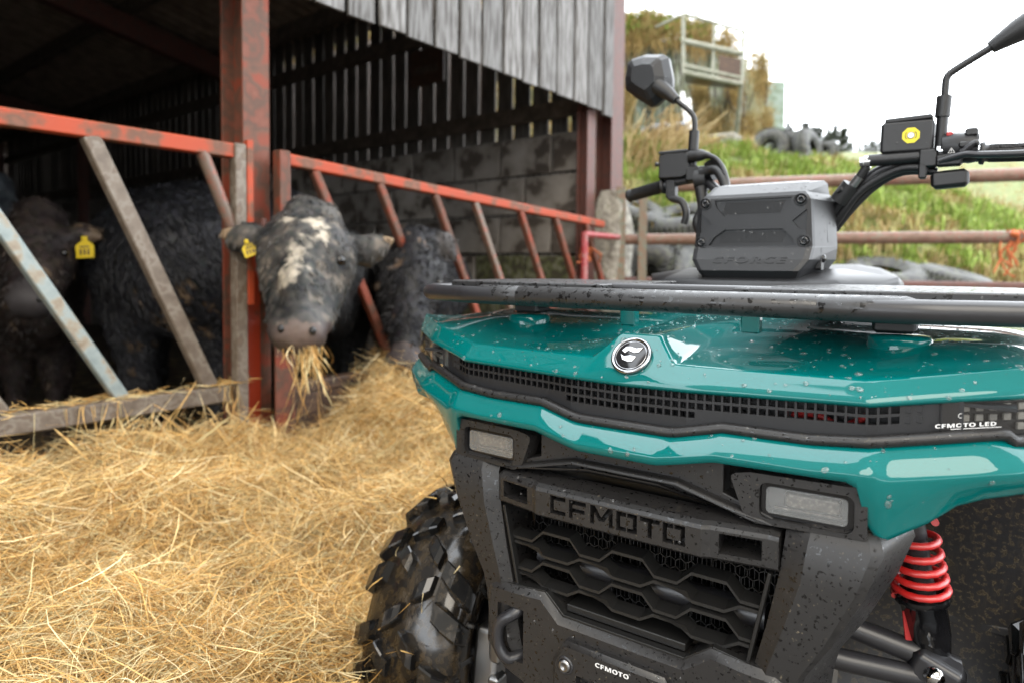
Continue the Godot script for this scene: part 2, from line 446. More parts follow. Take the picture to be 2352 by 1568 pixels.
	M.concrete = tri(mat(Color.WHITE, 0.85), 2.0, ntex(256, 96, 0.02, [[0.0, lin(0.16, 0.14, 0.11)], [0.5, lin(0.30, 0.28, 0.24)], [0.7, lin(0.44, 0.42, 0.36)], [1.0, lin(0.2, 0.2, 0.12)]], 5), grainy, 1.2)
	# hay
	var hay := mat(Color.WHITE, 0.5, 0.0, 0.35)
	hay.vertex_color_use_as_albedo = true
	hay.backlight_enabled = true
	hay.backlight = Color(0.35, 0.3, 0.2)
	M.hay = hay
	M.hay_bed = tri(mat(Color.WHITE, 0.9), 3.0, ntex(512, 101, 0.03, [[0.0, lin(0.09, 0.05, 0.018)], [0.5, lin(0.24, 0.155, 0.06)], [1.0, lin(0.42, 0.30, 0.13)]], 6))
	# animals
	var hide := mat(Color.WHITE, 0.5, 0.0, 0.3)
	hide.vertex_color_use_as_albedo = true
	M.hide = hide
	var hair := mat(Color.WHITE, 0.46, 0.0, 0.35)
	hair.vertex_color_use_as_albedo = true
	M.hair = hair
	M.muzzle = mat(lin(0.05, 0.038, 0.035), 0.28)
	M.eye = mat(lin(0.01, 0.008, 0.007), 0.04)
	M.eye_white = mat(lin(0.3, 0.2, 0.17), 0.25)
	# land
	M.grass_ground = tri(mat(Color.WHITE, 0.9), 0.5, ntex(512, 111, 0.012, [[0.0, lin(0.07, 0.06, 0.025)], [0.35, lin(0.10, 0.12, 0.03)], [0.55, lin(0.13, 0.19, 0.035)], [0.72, lin(0.22, 0.21, 0.08)], [1.0, lin(0.26, 0.21, 0.10)]], 6))
	var leaf := mat(Color.WHITE, 0.6, 0.0, 0.3)
	leaf.vertex_color_use_as_albedo = true
	leaf.backlight_enabled = true
	leaf.backlight = Color(0.4, 0.4, 0.25)
	M.leaf = leaf
	M.bark = mat(lin(0.06, 0.05, 0.04), 0.9)

# ---------------------------------------------------------------- barn frame: u runs along the open front away from us, w into the barn
const BARN_TURN := 86.7
func bp(u: float, y: float, w: float) -> Vector3:
	return Basis(Vector3.UP, deg_to_rad(BARN_TURN)) * Vector3(u, y, -w)
func barn_thing(called: String, label: String, category: String, u: float, w: float, group := "") -> Node3D:
	return thing(called, label, category, bp(u, 0, w), group, deg_to_rad(BARN_TURN))
const FRONT := 2.77
const ENDW := 4.53
func roof_y(u: float) -> float: return 3.75 + 0.2 * (ENDW - u)

func i_beam(b: B, x: float, z: float, y0: float, y1: float, width: float, depth: float, t := 0.014):
	# flanges face front and back, web between them; z is the front face, the beam runs back from it
	b.box(Vector3(x, (y0 + y1) / 2, z - t / 2), Vector3(width, y1 - y0, t), 0.003)
	b.box(Vector3(x, (y0 + y1) / 2, z - depth + t / 2), Vector3(width, y1 - y0, t), 0.003)
	b.box(Vector3(x, (y0 + y1) / 2, z - depth / 2), Vector3(t, y1 - y0, depth - 2 * t), 0.0)

func build_barn():
	var o := barn_thing("cattle_barn", "open fronted cattle barn with red steel posts, weathered grey boards above and a dark interior", "barn", 0, 0)
	# steel columns
	var b := B.new()
	i_beam(b, 1.645, -FRONT, 0, 4.3, 0.13, 0.19)
	part(o, "column", b, M.red_steel).set_meta("label", "red painted steel column between the two feed barriers")
	b = B.new()
	b.box(Vector3(1.617, 0.72, -FRONT + 0.003), Vector3(0.07, 0.92, 0.006), 0.001)
	part(o, "painted_face", b, M.fresh_red).set_meta("label", "lower face of the column in fresh red paint")
	b = B.new()
	i_beam(b, 4.485, -FRONT - 0.02, 0, 3.7, 0.12, 0.10)
	part(o, "column", b, M.rust)
	b = B.new()
	i_beam(b, 4.815, -FRONT + 0.02, 1.6, 4.2, 0.19, 0.15)
	part(o, "column", b, M.rust)
	# front cladding: one board after the other, hung in front of the columns
	var seams := [4.54, 4.32, 4.13, 3.91, 3.70, 3.52, 3.32, 3.11, 2.91, 2.71, 2.50, 2.30, 2.11, 1.92]
	var x := 1.92
	while x > -4.0:
		x -= 0.2
		seams.append(x)
	var clad := Node3D.new(); clad.name = "front_cladding"; o.add_child(clad)
	for i in seams.size() - 1:
		var r: float = seams[i]; var l: float = seams[i + 1]
		var low := 2.345 - 0.012 * maxf(0, (r + l) / 2 - 2.0) + rng.randf_range(-0.004, 0.004)
		var top := roof_y((l + r) / 2) - 0.05
		b = B.new()
		b.box(Vector3(0, 0, 0), Vector3(r - l - 0.03, top - low, 0.02), 0.002)
		b.box(Vector3(-(r - l) * 0.28, 0, 0.0107), Vector3(0.012, top - low - 0.01, 0.002), 0.0005)
		var p := part(clad, "board", b, M["grey_board_%d" % (rng.randi() % 4)])
		p.position = Vector3((l + r) / 2, (low + top) / 2, -FRONT + 0.035 + rng.randf_range(-0.004, 0.006))
		p.rotation = Vector3(0, rng.randf_range(-0.02, 0.02), rng.randf_range(-0.003, 0.003))
	b = B.new()
	b.box(Vector3(4.612, 3.0, -FRONT + 0.04), Vector3(0.125, 1.42, 0.03), 0.003)
	part(clad, "corner_board", b, M.grey_board_0)
	b = B.new()
	b.box(Vector3(0.4, 2.55, -FRONT - 0.01), Vector3(8.3, 0.12, 0.06), 0.004)
	b.box(Vector3(0.4, 3.5, -FRONT - 0.01), Vector3(8.3, 0.12, 0.06), 0.004)
	part(clad, "rail", b, M.dark_timber)
	# end wall of blocks, each block its own piece, standing out from a mortar core
	var wall := Node3D.new(); wall.name = "block_wall"; o.add_child(wall)
	b = B.new()
	b.box(Vector3(ENDW + 0.09, 1.1, -10.4), Vector3(0.14, 2.2, 15.0), 0.0)
	part(wall, "mortar", b, M.mortar)
	var bm := {}
	for k in 4:
		b = B.new()
		b.box(Vector3.ZERO, Vector3(0.05, 0.308, 0.528), 0.008)
		bm[k] = b
	for row in 7:
		var y := 2.20 - 0.165 - 0.33 * row
		var w := 2.92 + (0.27 if row % 2 == 0 else 0.0) - 0.55
		var col := 0
		while w < 9.0:
			var w0 := maxf(w, 2.92); var w1 := w + 0.55
			if w1 - w0 > 0.08:
				var k := rng.randi() % 4
				var m: Material = M["block_%d" % k]
				if (row >= 3 and w < 4.0) or (row >= 2 and rng.randf() < 0.25): m = M.mossy_block
				b = B.new()
				b.box(Vector3.ZERO, Vector3(0.05, 0.308, w1 - w0 - 0.022), 0.008)
				var p := part(wall, "block", b, m)
				p.position = Vector3(ENDW + 0.012 + rng.randf_range(-0.006, 0.004), y + rng.randf_range(-0.004, 0.004), -(w0 + w1) / 2)
			w += 0.55; col += 1
	# spaced boarding above the blocks
	var slats := Node3D.new(); slats.name = "spaced_boarding"; o.add_child(slats)
	var ww := 2.905
	var i2 := 0
	while ww < 17.6:
		b = B.new()
		var hh := 3.80 - 2.22
		b.box(Vector3.ZERO, Vector3(0.022, hh, rng.randf_range(0.155, 0.178)), 0.002)
		var p := part(slats, "board", b, M["dark_board_%d" % (rng.randi() % 4)])
		p.position = Vector3(ENDW + 0.11, 2.22 + hh / 2, -(ww + 0.0975 + rng.randf_range(-0.006, 0.006)))
		p.rotation.x = rng.randf_range(-0.004, 0.004)
		ww += 0.195; i2 += 1
	for y in [2.40, 3.30]:
		b = B.new()
		b.box(Vector3(ENDW + 0.06, y, -10.3), Vector3(0.075, 0.13, 14.8), 0.004)
		part(slats, "girt", b, M.dark_timber)
	for w in [7.9, 13.0, 17.7]:
		b = B.new()
		i_beam(b, ENDW - 0.02, -w, 0, 3.72, 0.13, 0.19)
		part(o, "inner_column", b, M.rust)
	# boarded shed wall added close behind the end wall to darken its gaps
	var oh := barn_thing("added_outhouse", "added brown boarded shed wall that darkens the gaps of the slatted end wall", "building", ENDW + 1.1, 11.0)
	for k in 26:
		b = B.new()
		b.box(Vector3(0, 1.9, -6.5 + 0.5 * k), Vector3(0.03, 3.8, 0.485), 0.003)
		part(oh, "board", b, M.plank)
	b = B.new()
	b.box(Vector3(0.9, 3.85, -0.25), Vector3(2.2, 0.06, 13.4), 0.0)
	part(oh, "roof", b, M.sheet)
	# roof of corrugated sheets on purlins, other walls, all closed
	var roof := Node3D.new(); roof.name = "roof"; o.add_child(roof)
	var z := -2.6
	while z > -18.2:
		b = B.new()
		var rows := [PackedVector3Array(), PackedVector3Array()]
		for s in 25:
			var zz := z - 1.06 * s / 24.0
			var wave := 0.022 * cos(TAU * s / 4.0)
			rows[0].append(Vector3(ENDW + 0.35, roof_y(ENDW + 0.35) + wave, zz))
			rows[1].append(Vector3(-4.2, roof_y(-4.2) + wave, zz))
		b.grid(rows)
		part(roof, "sheet", b, M.sheet)
		z -= 1.04
	b = B.new()
	b.q(Vector3(ENDW + 0.4, roof_y(ENDW + 0.4) + 0.05, -2.55), Vector3(-4.3, roof_y(-4.3) + 0.05, -2.55), Vector3(-4.3, roof_y(-4.3) + 0.05, -18.3), Vector3(ENDW + 0.4, roof_y(ENDW + 0.4) + 0.05, -18.3))
	part(roof, "covering", b, M.sheet)
	for u in [4.35, 3.21, 1.9, 0.6, -0.7, -2.0, -3.3]:
		b = B.new()
		b.box(Vector3(u, roof_y(u) - 0.105, -10.4), Vector3(0.075, 0.16, 15.6), 0.004)
		part(roof, "purlin", b, M.dark_timber)
	for w in [3.0, 8.0, 13.1, 17.8]:
		b = B.new()
		b.bar(Vector3(ENDW, roof_y(ENDW) - 0.31, -w), Vector3(-4.2, roof_y(-4.2) - 0.31, -w), 0.13, 0.24)
		part(roof, "rafter", b, M.rust)
	b = B.new()
	b.box(Vector3(0.2, 2.7, -18.0), Vector3(9.0, 5.4, 0.12), 0.0)
	part(o, "back_wall", b, M.dark_timber)
	b = B.new()
	b.box(Vector3(-4.25, 2.7, -10.4), Vector3(0.12, 5.6, 15.4), 0.0)
	part(o, "side_wall", b, M.dark_timber)
	# floor of trodden muck
	b = B.new()
	var rr := []
	for i in 16:
		var line := PackedVector3Array()
		for j in 31:
			line.append(bp(-4.1 + 8.6 * i / 15.0, 0.05 + 0.05 * rng.randf(), 2.9 + 15.0 * j / 30.0))
		rr.append(line)
	b.grid(rr)
	structure("barn_floor", b, M.muck)
	# a small notice board and a bramble twig hang on the boarding
	b = B.new()
	b.box(Vector3(-0.03, 0.0, 0.0), Vector3(0.03, 0.34, 0.46), 0.006)
	var nb := barn_thing("notice_board", "small brown wooden board hung on the slatted wall inside the barn", "board", ENDW, 4.72)
	part(nb, "panel", b, M.plank).position = Vector3(0.09, 3.02, 0)
	b = B.new()
	b.box(Vector3(-0.05, -0.03, 0.0), Vector3(0.012, 0.06, 0.3), 0.003)
	part(nb, "batten", b, M.dark_timber).position = Vector3(0.09, 3.02, 0)

func sqbar(b: B, a: Vector3, c: Vector3, w: float, h: float):
	b.bar(a, c, w, h, Vector3(0, 0, 1) if absf((c - a).normalized().z) < 0.9 else Vector3.UP, 0.006)

func build_barriers():
	var z := -FRONT + 0.08
	var o := barn_thing("feed_barrier", "feed barrier with wide brown diagonal bars, left of the red column", "barrier", 0, 0, "feed barriers along the barn front")
	var b := B.new()
	b.box(Vector3(0.26, 1.578, z), Vector3(2.5, 0.062, 0.05), 0.008)
	part(o, "top_rail", b, M.bright_red)
	b = B.new()
	b.box(Vector3(0.22, 0.565, z), Vector3(2.46, 0.072, 0.07), 0.01)
	part(o, "bottom_rail", b, M.mud_steel).set_meta("label", "mud stained bottom rail with hay on it")
	b = B.new()
	b.box(Vector3(1.505, 0.86, z + 0.01), Vector3(0.052, 1.50, 0.055), 0.006)
	part(o, "upright", b, M.mud_steel)
	b = B.new()
	b.box(Vector3(1.545, 1.28, z + 0.025), Vector3(0.03, 0.70, 0.03), 0.004)
	part(o, "hinge_strip", b, M.bright_red)
	b = B.new()
	b.box(Vector3(1.56, 1.225, z + 0.06), Vector3(0.16, 0.022, 0.03), 0.004)
	b.rod(Vector3(1.585, 1.16, z + 0.07), Vector3(1.585, 1.30, z + 0.07), 0.011)
	b.rod(Vector3(1.63, 1.18, z + 0.075), Vector3(1.63, 1.27, z + 0.075), 0.016)
	b.box(Vector3(1.62, 1.195, z + 0.06), Vector3(0.1, 0.018, 0.05), 0.003)
	part(o, "hinge", b, M.rust)
	for d in [[0.945, 1.56, 1.375, 0.60, "worn"], [0.485, 1.56, 1.04, 0.60, "blue"], [0.12, 1.56, 0.665, 0.60, "worn"], [-0.25, 1.56, 0.30, 0.6, "worn"], [-0.6, 1.56, -0.1, 0.6, "worn"]]:
		b = B.new()
		b.bar(Vector3(d[0], d[1], z), Vector3(d[2], d[3], z), 0.062 if d[4] == "worn" else 0.05, 0.05, Vector3(0, 0, 1), 0.008)
		part(o, "diagonal_bar", b, M.blue_steel if d[4] == "blue" else M.mud_steel)
	b = B.new()
	b.rod(Vector3(1.355, 1.56, z), Vector3(1.505, 1.2, z), 0.026, 10)
	part(o, "short_bar", b, M.worn_steel)

	o = barn_thing("feed_barrier", "red topped feed barrier with thin slanting bars and plank foot beyond the red column", "barrier", 0, 0, "feed barriers along the barn front")
	b = B.new()
	b.bar(Vector3(1.74, 1.575, z), Vector3(4.50, 1.44, z), 0.05, 0.058, Vector3.UP, 0.012)
	part(o, "top_rail", b, M.bright_red)
	b = B.new()
	b.box(Vector3(1.712, 0.93, z + 0.01), Vector3(0.055, 1.36, 0.06), 0.005)
	part(o, "upright", b, M.red_steel)
	b = B.new()
	b.box(Vector3(1.742, 1.3, z - 0.01), Vector3(0.012, 0.6, 0.07), 0.002)
	part(o, "edge_strip", b, M.steel)
	b = B.new()
	b.box(Vector3(1.70, 0.55, z + 0.045), Vector3(0.10, 0.6, 0.012), 0.003)
	part(o, "foot_plate", b, M.red_steel)
	for u in [1.885, 2.275, 2.675, 3.01, 3.455, 3.855, 4.25]:
		var yt: float = 1.575 - 0.049 * (u - 1.74) - 0.02
		b = B.new()
		b.bar(Vector3(u, yt, z), Vector3(u + 0.5, 0.56, z), 0.05, 0.045, Vector3(0, 0, 1), 0.012)
		part(o, "slanting_bar", b, M.worn_steel if u > 2.9 and u < 3.2 else M.red_steel)
	b = B.new()
	b.box(Vector3(3.1, 0.545, z), Vector3(2.74, 0.05, 0.09), 0.006)
	part(o, "sill", b, M.plank)
	for k in 2:
		b = B.new()
		b.box(Vector3(3.1, 0.42 - 0.21 * k, z + 0.02), Vector3(2.72, 0.2, 0.04), 0.005)
		part(o, "plank", b, M.plank)

# ---------------------------------------------------------------- quad bike
# coordinates: x across from its middle plane, y up from the ground, z as in the world
const QZ := -1.9
const ZF := [0.0, -0.865, 0.09, -0.866, 0.14, -0.873, 0.309, -0.885, 0.45, -0.96, 0.56, -1.05, 0.60, -1.09]
const L1Y := [0.0, 0.937, 0.14, 0.939, 0.309, 0.943, 0.38, 0.951, 0.456, 0.958, 0.58, 0.966]
const L0Y := [0.0, 1.003, 0.03, 1.003, 0.062, 0.967, 0.30, 0.967, 0.35, 0.973, 0.455, 0.988, 0.59, 0.997]
const L0Z := [0.0, -0.918, 0.03, -0.918, 0.062, -0.889, 0.30, -0.906, 0.35, -0.928, 0.455, -0.984, 0.59, -1.095]
const L2T := [0.0, 0.883, 0.074, 0.883, 0.14, 0.898, 0.24, 0.897, 0.309, 0.904, 0.38, 0.912, 0.44, 0.919, 0.449, 0.911, 0.59, 0.917]
const L2B := [0.0, 0.873, 0.074, 0.873, 0.14, 0.888, 0.24, 0.887, 0.309, 0.892, 0.381, 0.901, 0.439, 0.909, 0.449, 0.901, 0.59, 0.907]
const L3Y := [0.0, 0.848, 0.06, 0.848, 0.136, 0.863, 0.25, 0.862, 0.316, 0.866, 0.329, 0.860, 0.392, 0.867, 0.457, 0.876, 0.59, 0.885]
const L4Y := [0.0, 0.836, 0.06, 0.836, 0.136, 0.852, 0.300, 0.853, 0.311, 0.793, 0.326, 0.780, 0.37, 0.806, 0.397, 0.828, 0.424, 0.838, 0.458, 0.845, 0.59, 0.862]
var quad: Node3D
var wet_faces := []      # [builder, weight] of surfaces that carry rain drops

func Q(called: String, b: B, m: Material, parent: Node = null) -> MeshInstance3D:
	var o := part(parent if parent else quad, called, b, m)
	if not parent: o.position.z = -QZ
	return o
func zf(x: float) -> float: return tab(ZF, absf(x))
func mirrored(xs: Array) -> Array:
	var o := []
	for i in range(xs.size() - 1, 0, -1): o.append(-xs[i])
	o.append_array(xs)
	return o

func quad_hood():
	var b := B.new()
	var xs := mirrored([0.0, 0.015, 0.027, 0.031, 0.036, 0.047, 0.058, 0.064, 0.072, 0.09, 0.12, 0.16, 0.2, 0.24, 0.28, 0.300, 0.309, 0.318, 0.34, 0.37, 0.40, 0.43, 0.455, 0.48, 0.51, 0.54, 0.565, 0.585])
	var rows := []
	for k in 24: rows.append(PackedVector3Array())
	for x in xs:
		var a := absf(x)
		var y1 := tab(L1Y, a); var z1 := zf(x)
		var y0 := tab(L0Y, a); var z0 := tab(L0Z, a)
		var pts := [Vector2(y1 - 0.006, z1 - 0.03), Vector2(y1 - 0.005, z1 - 0.006), Vector2(y1 - 0.0015, z1 - 0.0005), Vector2(y1 + 0.002, z1)]
		for t in [0.3, 0.6, 0.9, 0.955]:
			var bulge := 0.0008 * sin(PI * t)
			pts.append(Vector2(lerpf(y1, y0, t) + bulge * 0.6, lerpf(z1, z0, t) + bulge * 0.6))
		var drop := 0.0
		if a > 0.42: drop = pow((a - 0.42) / 0.165, 2.0) * 0.035
		var yb := 1.014 - drop
		for k in 16:
			var t := [0.0, 0.02, 0.05, 0.09, 0.14, 0.2, 0.27, 0.34, 0.42, 0.5, 0.58, 0.66, 0.75, 0.84, 0.92, 1.0][k] as float
			var s := 1.0 - pow(1.0 - t, 1.7)
			var y := y0 + (yb - y0) * s
			# pressed shapes of the bonnet: a hollow each side of the middle and a shoulder over the lamps
			y -= 0.010 * exp(-pow((a - 0.17) / 0.07, 2.0)) * exp(-pow((t - 0.22) / 0.14, 2.0))
			y += 0.008 * exp(-pow((a - 0.37) / 0.06, 2.0)) * exp(-pow((t - 0.30) / 0.12, 2.0))
			if a < 0.07: y = minf(y, 1.008)
			var z := lerpf(z0, -1.42, t)
			if k == 0:
				y = lerpf(y1, y0, 0.985); z = lerpf(z1, z0, 0.985)
			pts.append(Vector2(y, z))
		for k in 24: rows[k].append(Vector3(x, pts[k].x, pts[k].y))
	b.grid(rows, false, false, true)
	# turned down rim of the wing
	for sg: float in [-1.0, 1.0]:
		var i: int = 0 if sg < 0 else xs.size() - 1
		var e1 := PackedVector3Array(); var e2 := PackedVector3Array()
		for k in range(3, 24):
			e1.append(rows[k][i]); e2.append(rows[k][i] + Vector3(sg * 0.012, -0.03, -0.012))
		b.grid([e1, e2], false, false, sg > 0)
	var o := Q("bonnet", b, M.teal)
	o.set_meta("label", "glossy wet teal bonnet")
	wet_faces.append([b, 1.0, "teal"])
	# badge on the sloping middle facet
	var up := Vector3(0, 0.78, -0.62).normalized()
	var nr := Vector3(0, 0.62, 0.78).normalized()
	var xf := Transform3D(Basis(Vector3(1, 0, 0), up, nr), Vector3(0, 0.9745, -0.8895))
	var turned := Transform3D(xf.basis * Basis(Vector3.RIGHT, PI / 2), xf.origin)
	b = B.new()
	b.lathe([[0.0305, -0.004], [0.0305, 0.0015], [0.0295, 0.0032], [0.0278, 0.0040], [0.0262, 0.0034], [0.0252, 0.0018]], 48, turned)
	var badge := Q("badge", b, M.dark_chrome)
	b = B.new()
	b.lathe([[0.0255, 0.0012], [0.020, 0.0024], [0.010, 0.0032], [0.0002, 0.0035]], 40, turned)
	Q("badge_face", b, M.gloss_black, badge)
	b = B.new()
	b.lathe([[0.0236, 0.0019], [0.0232, 0.0024], [0.0226, 0.0021]], 48, turned)
	Q("badge_line", b, M.dark_chrome, badge)
	b = B.new()
	b.prism(V2([[-0.0105, 0.0125], [-0.004, 0.0135], [0.006, 0.011], [0.0165, 0.0135], [0.012, 0.0045], [0.004, 0.0025], [-0.005, 0.0055], [-0.009, 0.001], [-0.0155, 0.005]]), 0.0046, 0.0, xf, 0.0008)
	b.prism(V2([[-0.0155, 0.0], [-0.009, -0.0035], [0.0, -0.0010], [0.010, -0.0025], [0.006, -0.0115], [-0.001, -0.0130], [-0.0105, -0.0100]]), 0.0046, 0.0, xf, 0.0008)
	Q("badge_mark", b, M.dark_chrome, badge)

func quad_fascia():
	var b := B.new()
	var xs := mirrored([0.0, 0.03, 0.056, 0.062, 0.075, 0.1, 0.132, 0.139, 0.16, 0.2, 0.25, 0.290, 0.301, 0.310, 0.318, 0.326, 0.334, 0.35, 0.37, 0.385, 0.397, 0.41, 0.424, 0.445, 0.458, 0.49, 0.52, 0.55, 0.575])
	var rows := []
	for k in 12: rows.append(PackedVector3Array())
	for x in xs:
		var a := absf(x)
		var z := zf(x)
		var y2 := tab(L2B, a) + 0.002; var y3 := tab(L3Y, a); var y4 := tab(L4Y, a)
		var z3 := z + 0.030; var z4 := z + 0.026
		if y3 - y4 > 0.03: z4 = z + 0.006
		var pts := [Vector2(y2 + 0.001, z - 0.012), Vector2(y2, z - 0.002)]
		for t in [0.25, 0.5, 0.8, 0.965]:
			pts.append(Vector2(lerpf(y2, y3, t) + 0.0012 * sin(PI * t), lerpf(z, z3, t) + 0.0015 * sin(PI * t)))
		pts.append(Vector2(lerpf(y3, y4, 0.05), z3 - 0.0002))
		pts.append(Vector2(lerpf(y3, y4, 0.5), lerpf(z3, z4, 0.5) + 0.0005))
		pts.append(Vector2(lerpf(y3, y4, 0.92), z4 + 0.0005))
		pts.append(Vector2(y4, z4 - 0.002))
		pts.append(Vector2(y4 + 0.001, z4 - 0.012))
		pts.append(Vector2(y4 + 0.003, z4 - 0.03))
		for k in 12: rows[k].append(Vector3(x, pts[k].x, pts[k].y))
	b.grid(rows)
	for sg: float in [-1.0, 1.0]:       # closed outer ends that run back into the wing
		var i: int = 0 if sg < 0 else xs.size() - 1
		var e1 := PackedVector3Array(); var e2 := PackedVector3Array()
		for k in range(0, 12):
			e1.append(rows[k][i]); e2.append(rows[k][i] + Vector3(sg * 0.006, 0.0, -0.10))
		b.grid([e1, e2], false, false, sg < 0)
	Q("front_panel", b, M.teal).set_meta("label", "teal front panel below the black grille strip")
	wet_faces.append([b, 0.7, "teal"])
	# black lip between grille and front panel
	b = B.new()
	var mid := PackedVector3Array(); var half := []
	for x in mirrored([0.0, 0.04, 0.068, 0.08, 0.1, 0.125, 0.14, 0.155, 0.19, 0.24, 0.29, 0.309, 0.325, 0.36, 0.40, 0.434, 0.441, 0.449, 0.456, 0.49, 0.53, 0.57]):
		mid.append(Vector3(x, (tab(L2B, absf(x)) + tab(L2T, absf(x))) / 2, zf(x) + 0.0005))
	b.tube(mid, 0.0072, 10)
	Q("grille_lip", b, M.plastic)
	wet_faces.append([b, 0.5, "black"])

func quad_grille_strip():
	var b := B.new()
	# plate with rows of square holes, made of the bars between the holes
	var pit := 0.0113; var hole := 0.0086; var rowp := 0.0123
	var plate := func(x0: float, x1: float, ya: float, yb: float, d := 0.008):
		# a small bar following the curve of the strip; ya, yb are depths below the bonnet edge
		var p := []
		for x in [x0, x1]:
			var y1 := tab(L1Y, absf(x)); var z := zf(x) - 0.009
			p.append(Vector3(x, y1 - ya, z)); p.append(Vector3(x, y1 - yb, z))
		var bk := Vector3(0, 0, -d)
		b.q(p[0], p[2], p[3], p[1])
		b.q(p[0] + bk, p[2] + bk, p[2], p[0])
		b.q(p[1], p[3], p[3] + bk, p[1] + bk)
		b.q(p[0] + bk, p[0], p[1], p[1] + bk)
		b.q(p[2], p[2] + bk, p[3] + bk, p[3])
	var n := 32
	for i in range(-n, n):
		var x0 := i * pit; var x1 := x0 + pit
		var mid := (x0 + x1) / 2
		var rows := 3 if absf(mid) < 0.104 else 2
		if absf(mid) > 0.341: rows = 0
		var top := 0.0055
		plate.call(x0, x1, 0.0, top)
		for r in rows:
			var ya := top + r * rowp
			plate.call(x0, x0 + (pit - hole) / 2, ya, ya + hole)
			plate.call(x1 - (pit - hole) / 2, x1, ya, ya + hole)
			plate.call(x0, x1, ya + hole, ya + rowp)
		var foot := tab(L1Y, absf(mid)) - tab(L2T, absf(mid)) + 0.006
		plate.call(x0, x1, top + rows * rowp, foot)
		if rows == 0:
			for r in 2:       # blind squares next to the lamps
				var y1 := tab(L1Y, absf(mid)) - top - r * rowp
				b.box(Vector3(mid, y1 - hole / 2, zf(mid) - 0.0088), Vector3(hole, hole, 0.002), 0.0008)
	for sg: float in [-1.0, 1.0]:
		plate.call(sg * 0.3615, sg * 0.376, 0.0, 0.044)
	var o := Q("grille_strip", b, M.plastic_dry)
	b = B.new()
	b.box(Vector3(0, 0.912, -0.945), Vector3(0.80, 0.075, 0.02), 0.0)
	b.box(Vector3(0, 0.945, -1.0), Vector3(0.9, 0.004, 0.12), 0.0)
	Q("cavity", b, M.plastic_dry, o)
	b = B.new()
	b.tube(smooth_path(V3([[0.215, 0.91, -0.93], [0.245, 0.918, -0.915], [0.275, 0.907, -0.912], [0.3, 0.92, -0.93]])), 0.005, 6)
	Q("wire", b, M.red_dull, o)
	# lamp clusters at the outer ends: smoked cover over rows of pale cells
	for sg: float in [-1.0, 1.0]:
		var P := func(a: float, t: float, off: float) -> Vector3:
			var x: float = sg * a
			return Vector3(x, lerpf(tab(L1Y, a) - 0.001, tab(L2T, a) - 0.003, t), zf(a) + off)
		b = B.new()
		var r1 := []
		for t in [0.0, 1.0]:
			var line := PackedVector3Array()
			for a in [0.378, 0.40, 0.42, 0.44, 0.455, 0.48, 0.51, 0.54, 0.572]: line.append(P.call(a, t, -0.018))
			r1.append(line)
		b.grid(r1, false, false, sg < 0)
		var lamp := Q("strip_lamp", b, M.black)
		b = B.new()
		for i in 14:
			for r in 3:
				var a := 0.384 + i * 0.0132
				if r == 2 and a < 0.445: continue
				var c: Vector3 = P.call(a + 0.004, 0.0, -0.014) - Vector3(0, 0.0118 + r * 0.0118, 0)
				var d: Vector3 = (P.call(a + 0.009, 0.0, -0.014) - P.call(a, 0.0, -0.014)).normalized()
				var bs := Basis(d, Vector3.UP, d.cross(Vector3.UP))
				b.box(c, Vector3(0.0088, 0.0085, 0.004), 0.001, bs)
		Q("cell", b, M.led_cell, lamp)
		b = B.new()
		r1 = []
		for t in [0.02, 0.5, 0.98]:
			var line := PackedVector3Array()
			for a in [0.379, 0.40, 0.42, 0.44, 0.455, 0.48, 0.51, 0.54, 0.572]: line.append(P.call(a, t, -0.004))
			r1.append(line)
		b.grid(r1, false, false, sg < 0)
		Q("cover", b, M.smoke_pane, lamp)
		if sg > 0:
			var d: Vector3 = (P.call(0.44, 0.5, 0.0) - P.call(0.385, 0.5, 0.0)).normalized()
			var bs := Basis(d, Vector3.UP, d.cross(Vector3.UP))
			text_part(lamp, "lettering", "CFMOTO LED", 0.0034, Transform3D(bs, P.call(0.402, 0.74, -0.003)), M.white_print, 0.0004, "sans", 1.7)
			b = B.new()
			b.box(P.call(0.412, 0.845, -0.003), Vector3(0.055, 0.0007, 0.0004), 0.0, bs)
			Q("printed_line", b, M.white_print, lamp)
			var ring := B.new()
			var o1 := PackedVector2Array(); var o2 := PackedVector2Array()
			for k in 18:
				o1.append(Vector2(cos(TAU * k / 18), sin(TAU * k / 18)) * 0.0028)
				o2.append(Vector2(cos(TAU * k / 18), sin(TAU * k / 18)) * 0.0023)
			ring.frame(o1, o2, 0.0004, 0.0, Transform3D(bs, P.call(0.397, 0.46, -0.003)))
			Q("printed_ring", ring, M.white_print, lamp)

func text_part(parent: Node, called: String, txt: String, h: float, xf: Transform3D, m: Material, depth: float, font := "sans", wide := 1.0) -> MeshInstance3D:
	var f := SystemFont.new()
	f.font_names = PackedStringArray(["Droid Sans"])
	f.font_weight = 700
	var tm := TextMesh.new()
	tm.text = txt
	tm.font = f
	tm.font_size = 64
	tm.pixel_size = h / 46.0
	tm.depth = depth
	tm.material = m
	var o := MeshInstance3D.new()
	o.name = numbered(parent, called)
	o.mesh = tm
	parent.add_child(o)
	o.transform = xf * Transform3D(Basis().scaled(Vector3(wide, 1, 1)), Vector3.ZERO)
	return o

func ray_ring(poly: PackedVector2Array, pts: PackedVector2Array, ctr: Vector2) -> PackedVector2Array:
	var o := PackedVector2Array()
	for p in pts:
		var far := ctr + (p - ctr).normalized() * 1.0
		var best := p
		for i in poly.size():
			var h = Geometry2D.segment_intersects_segment(ctr, far, poly[i], poly[(i + 1) % poly.size()])
			if h != null: best = h
		o.append(best)
	return o

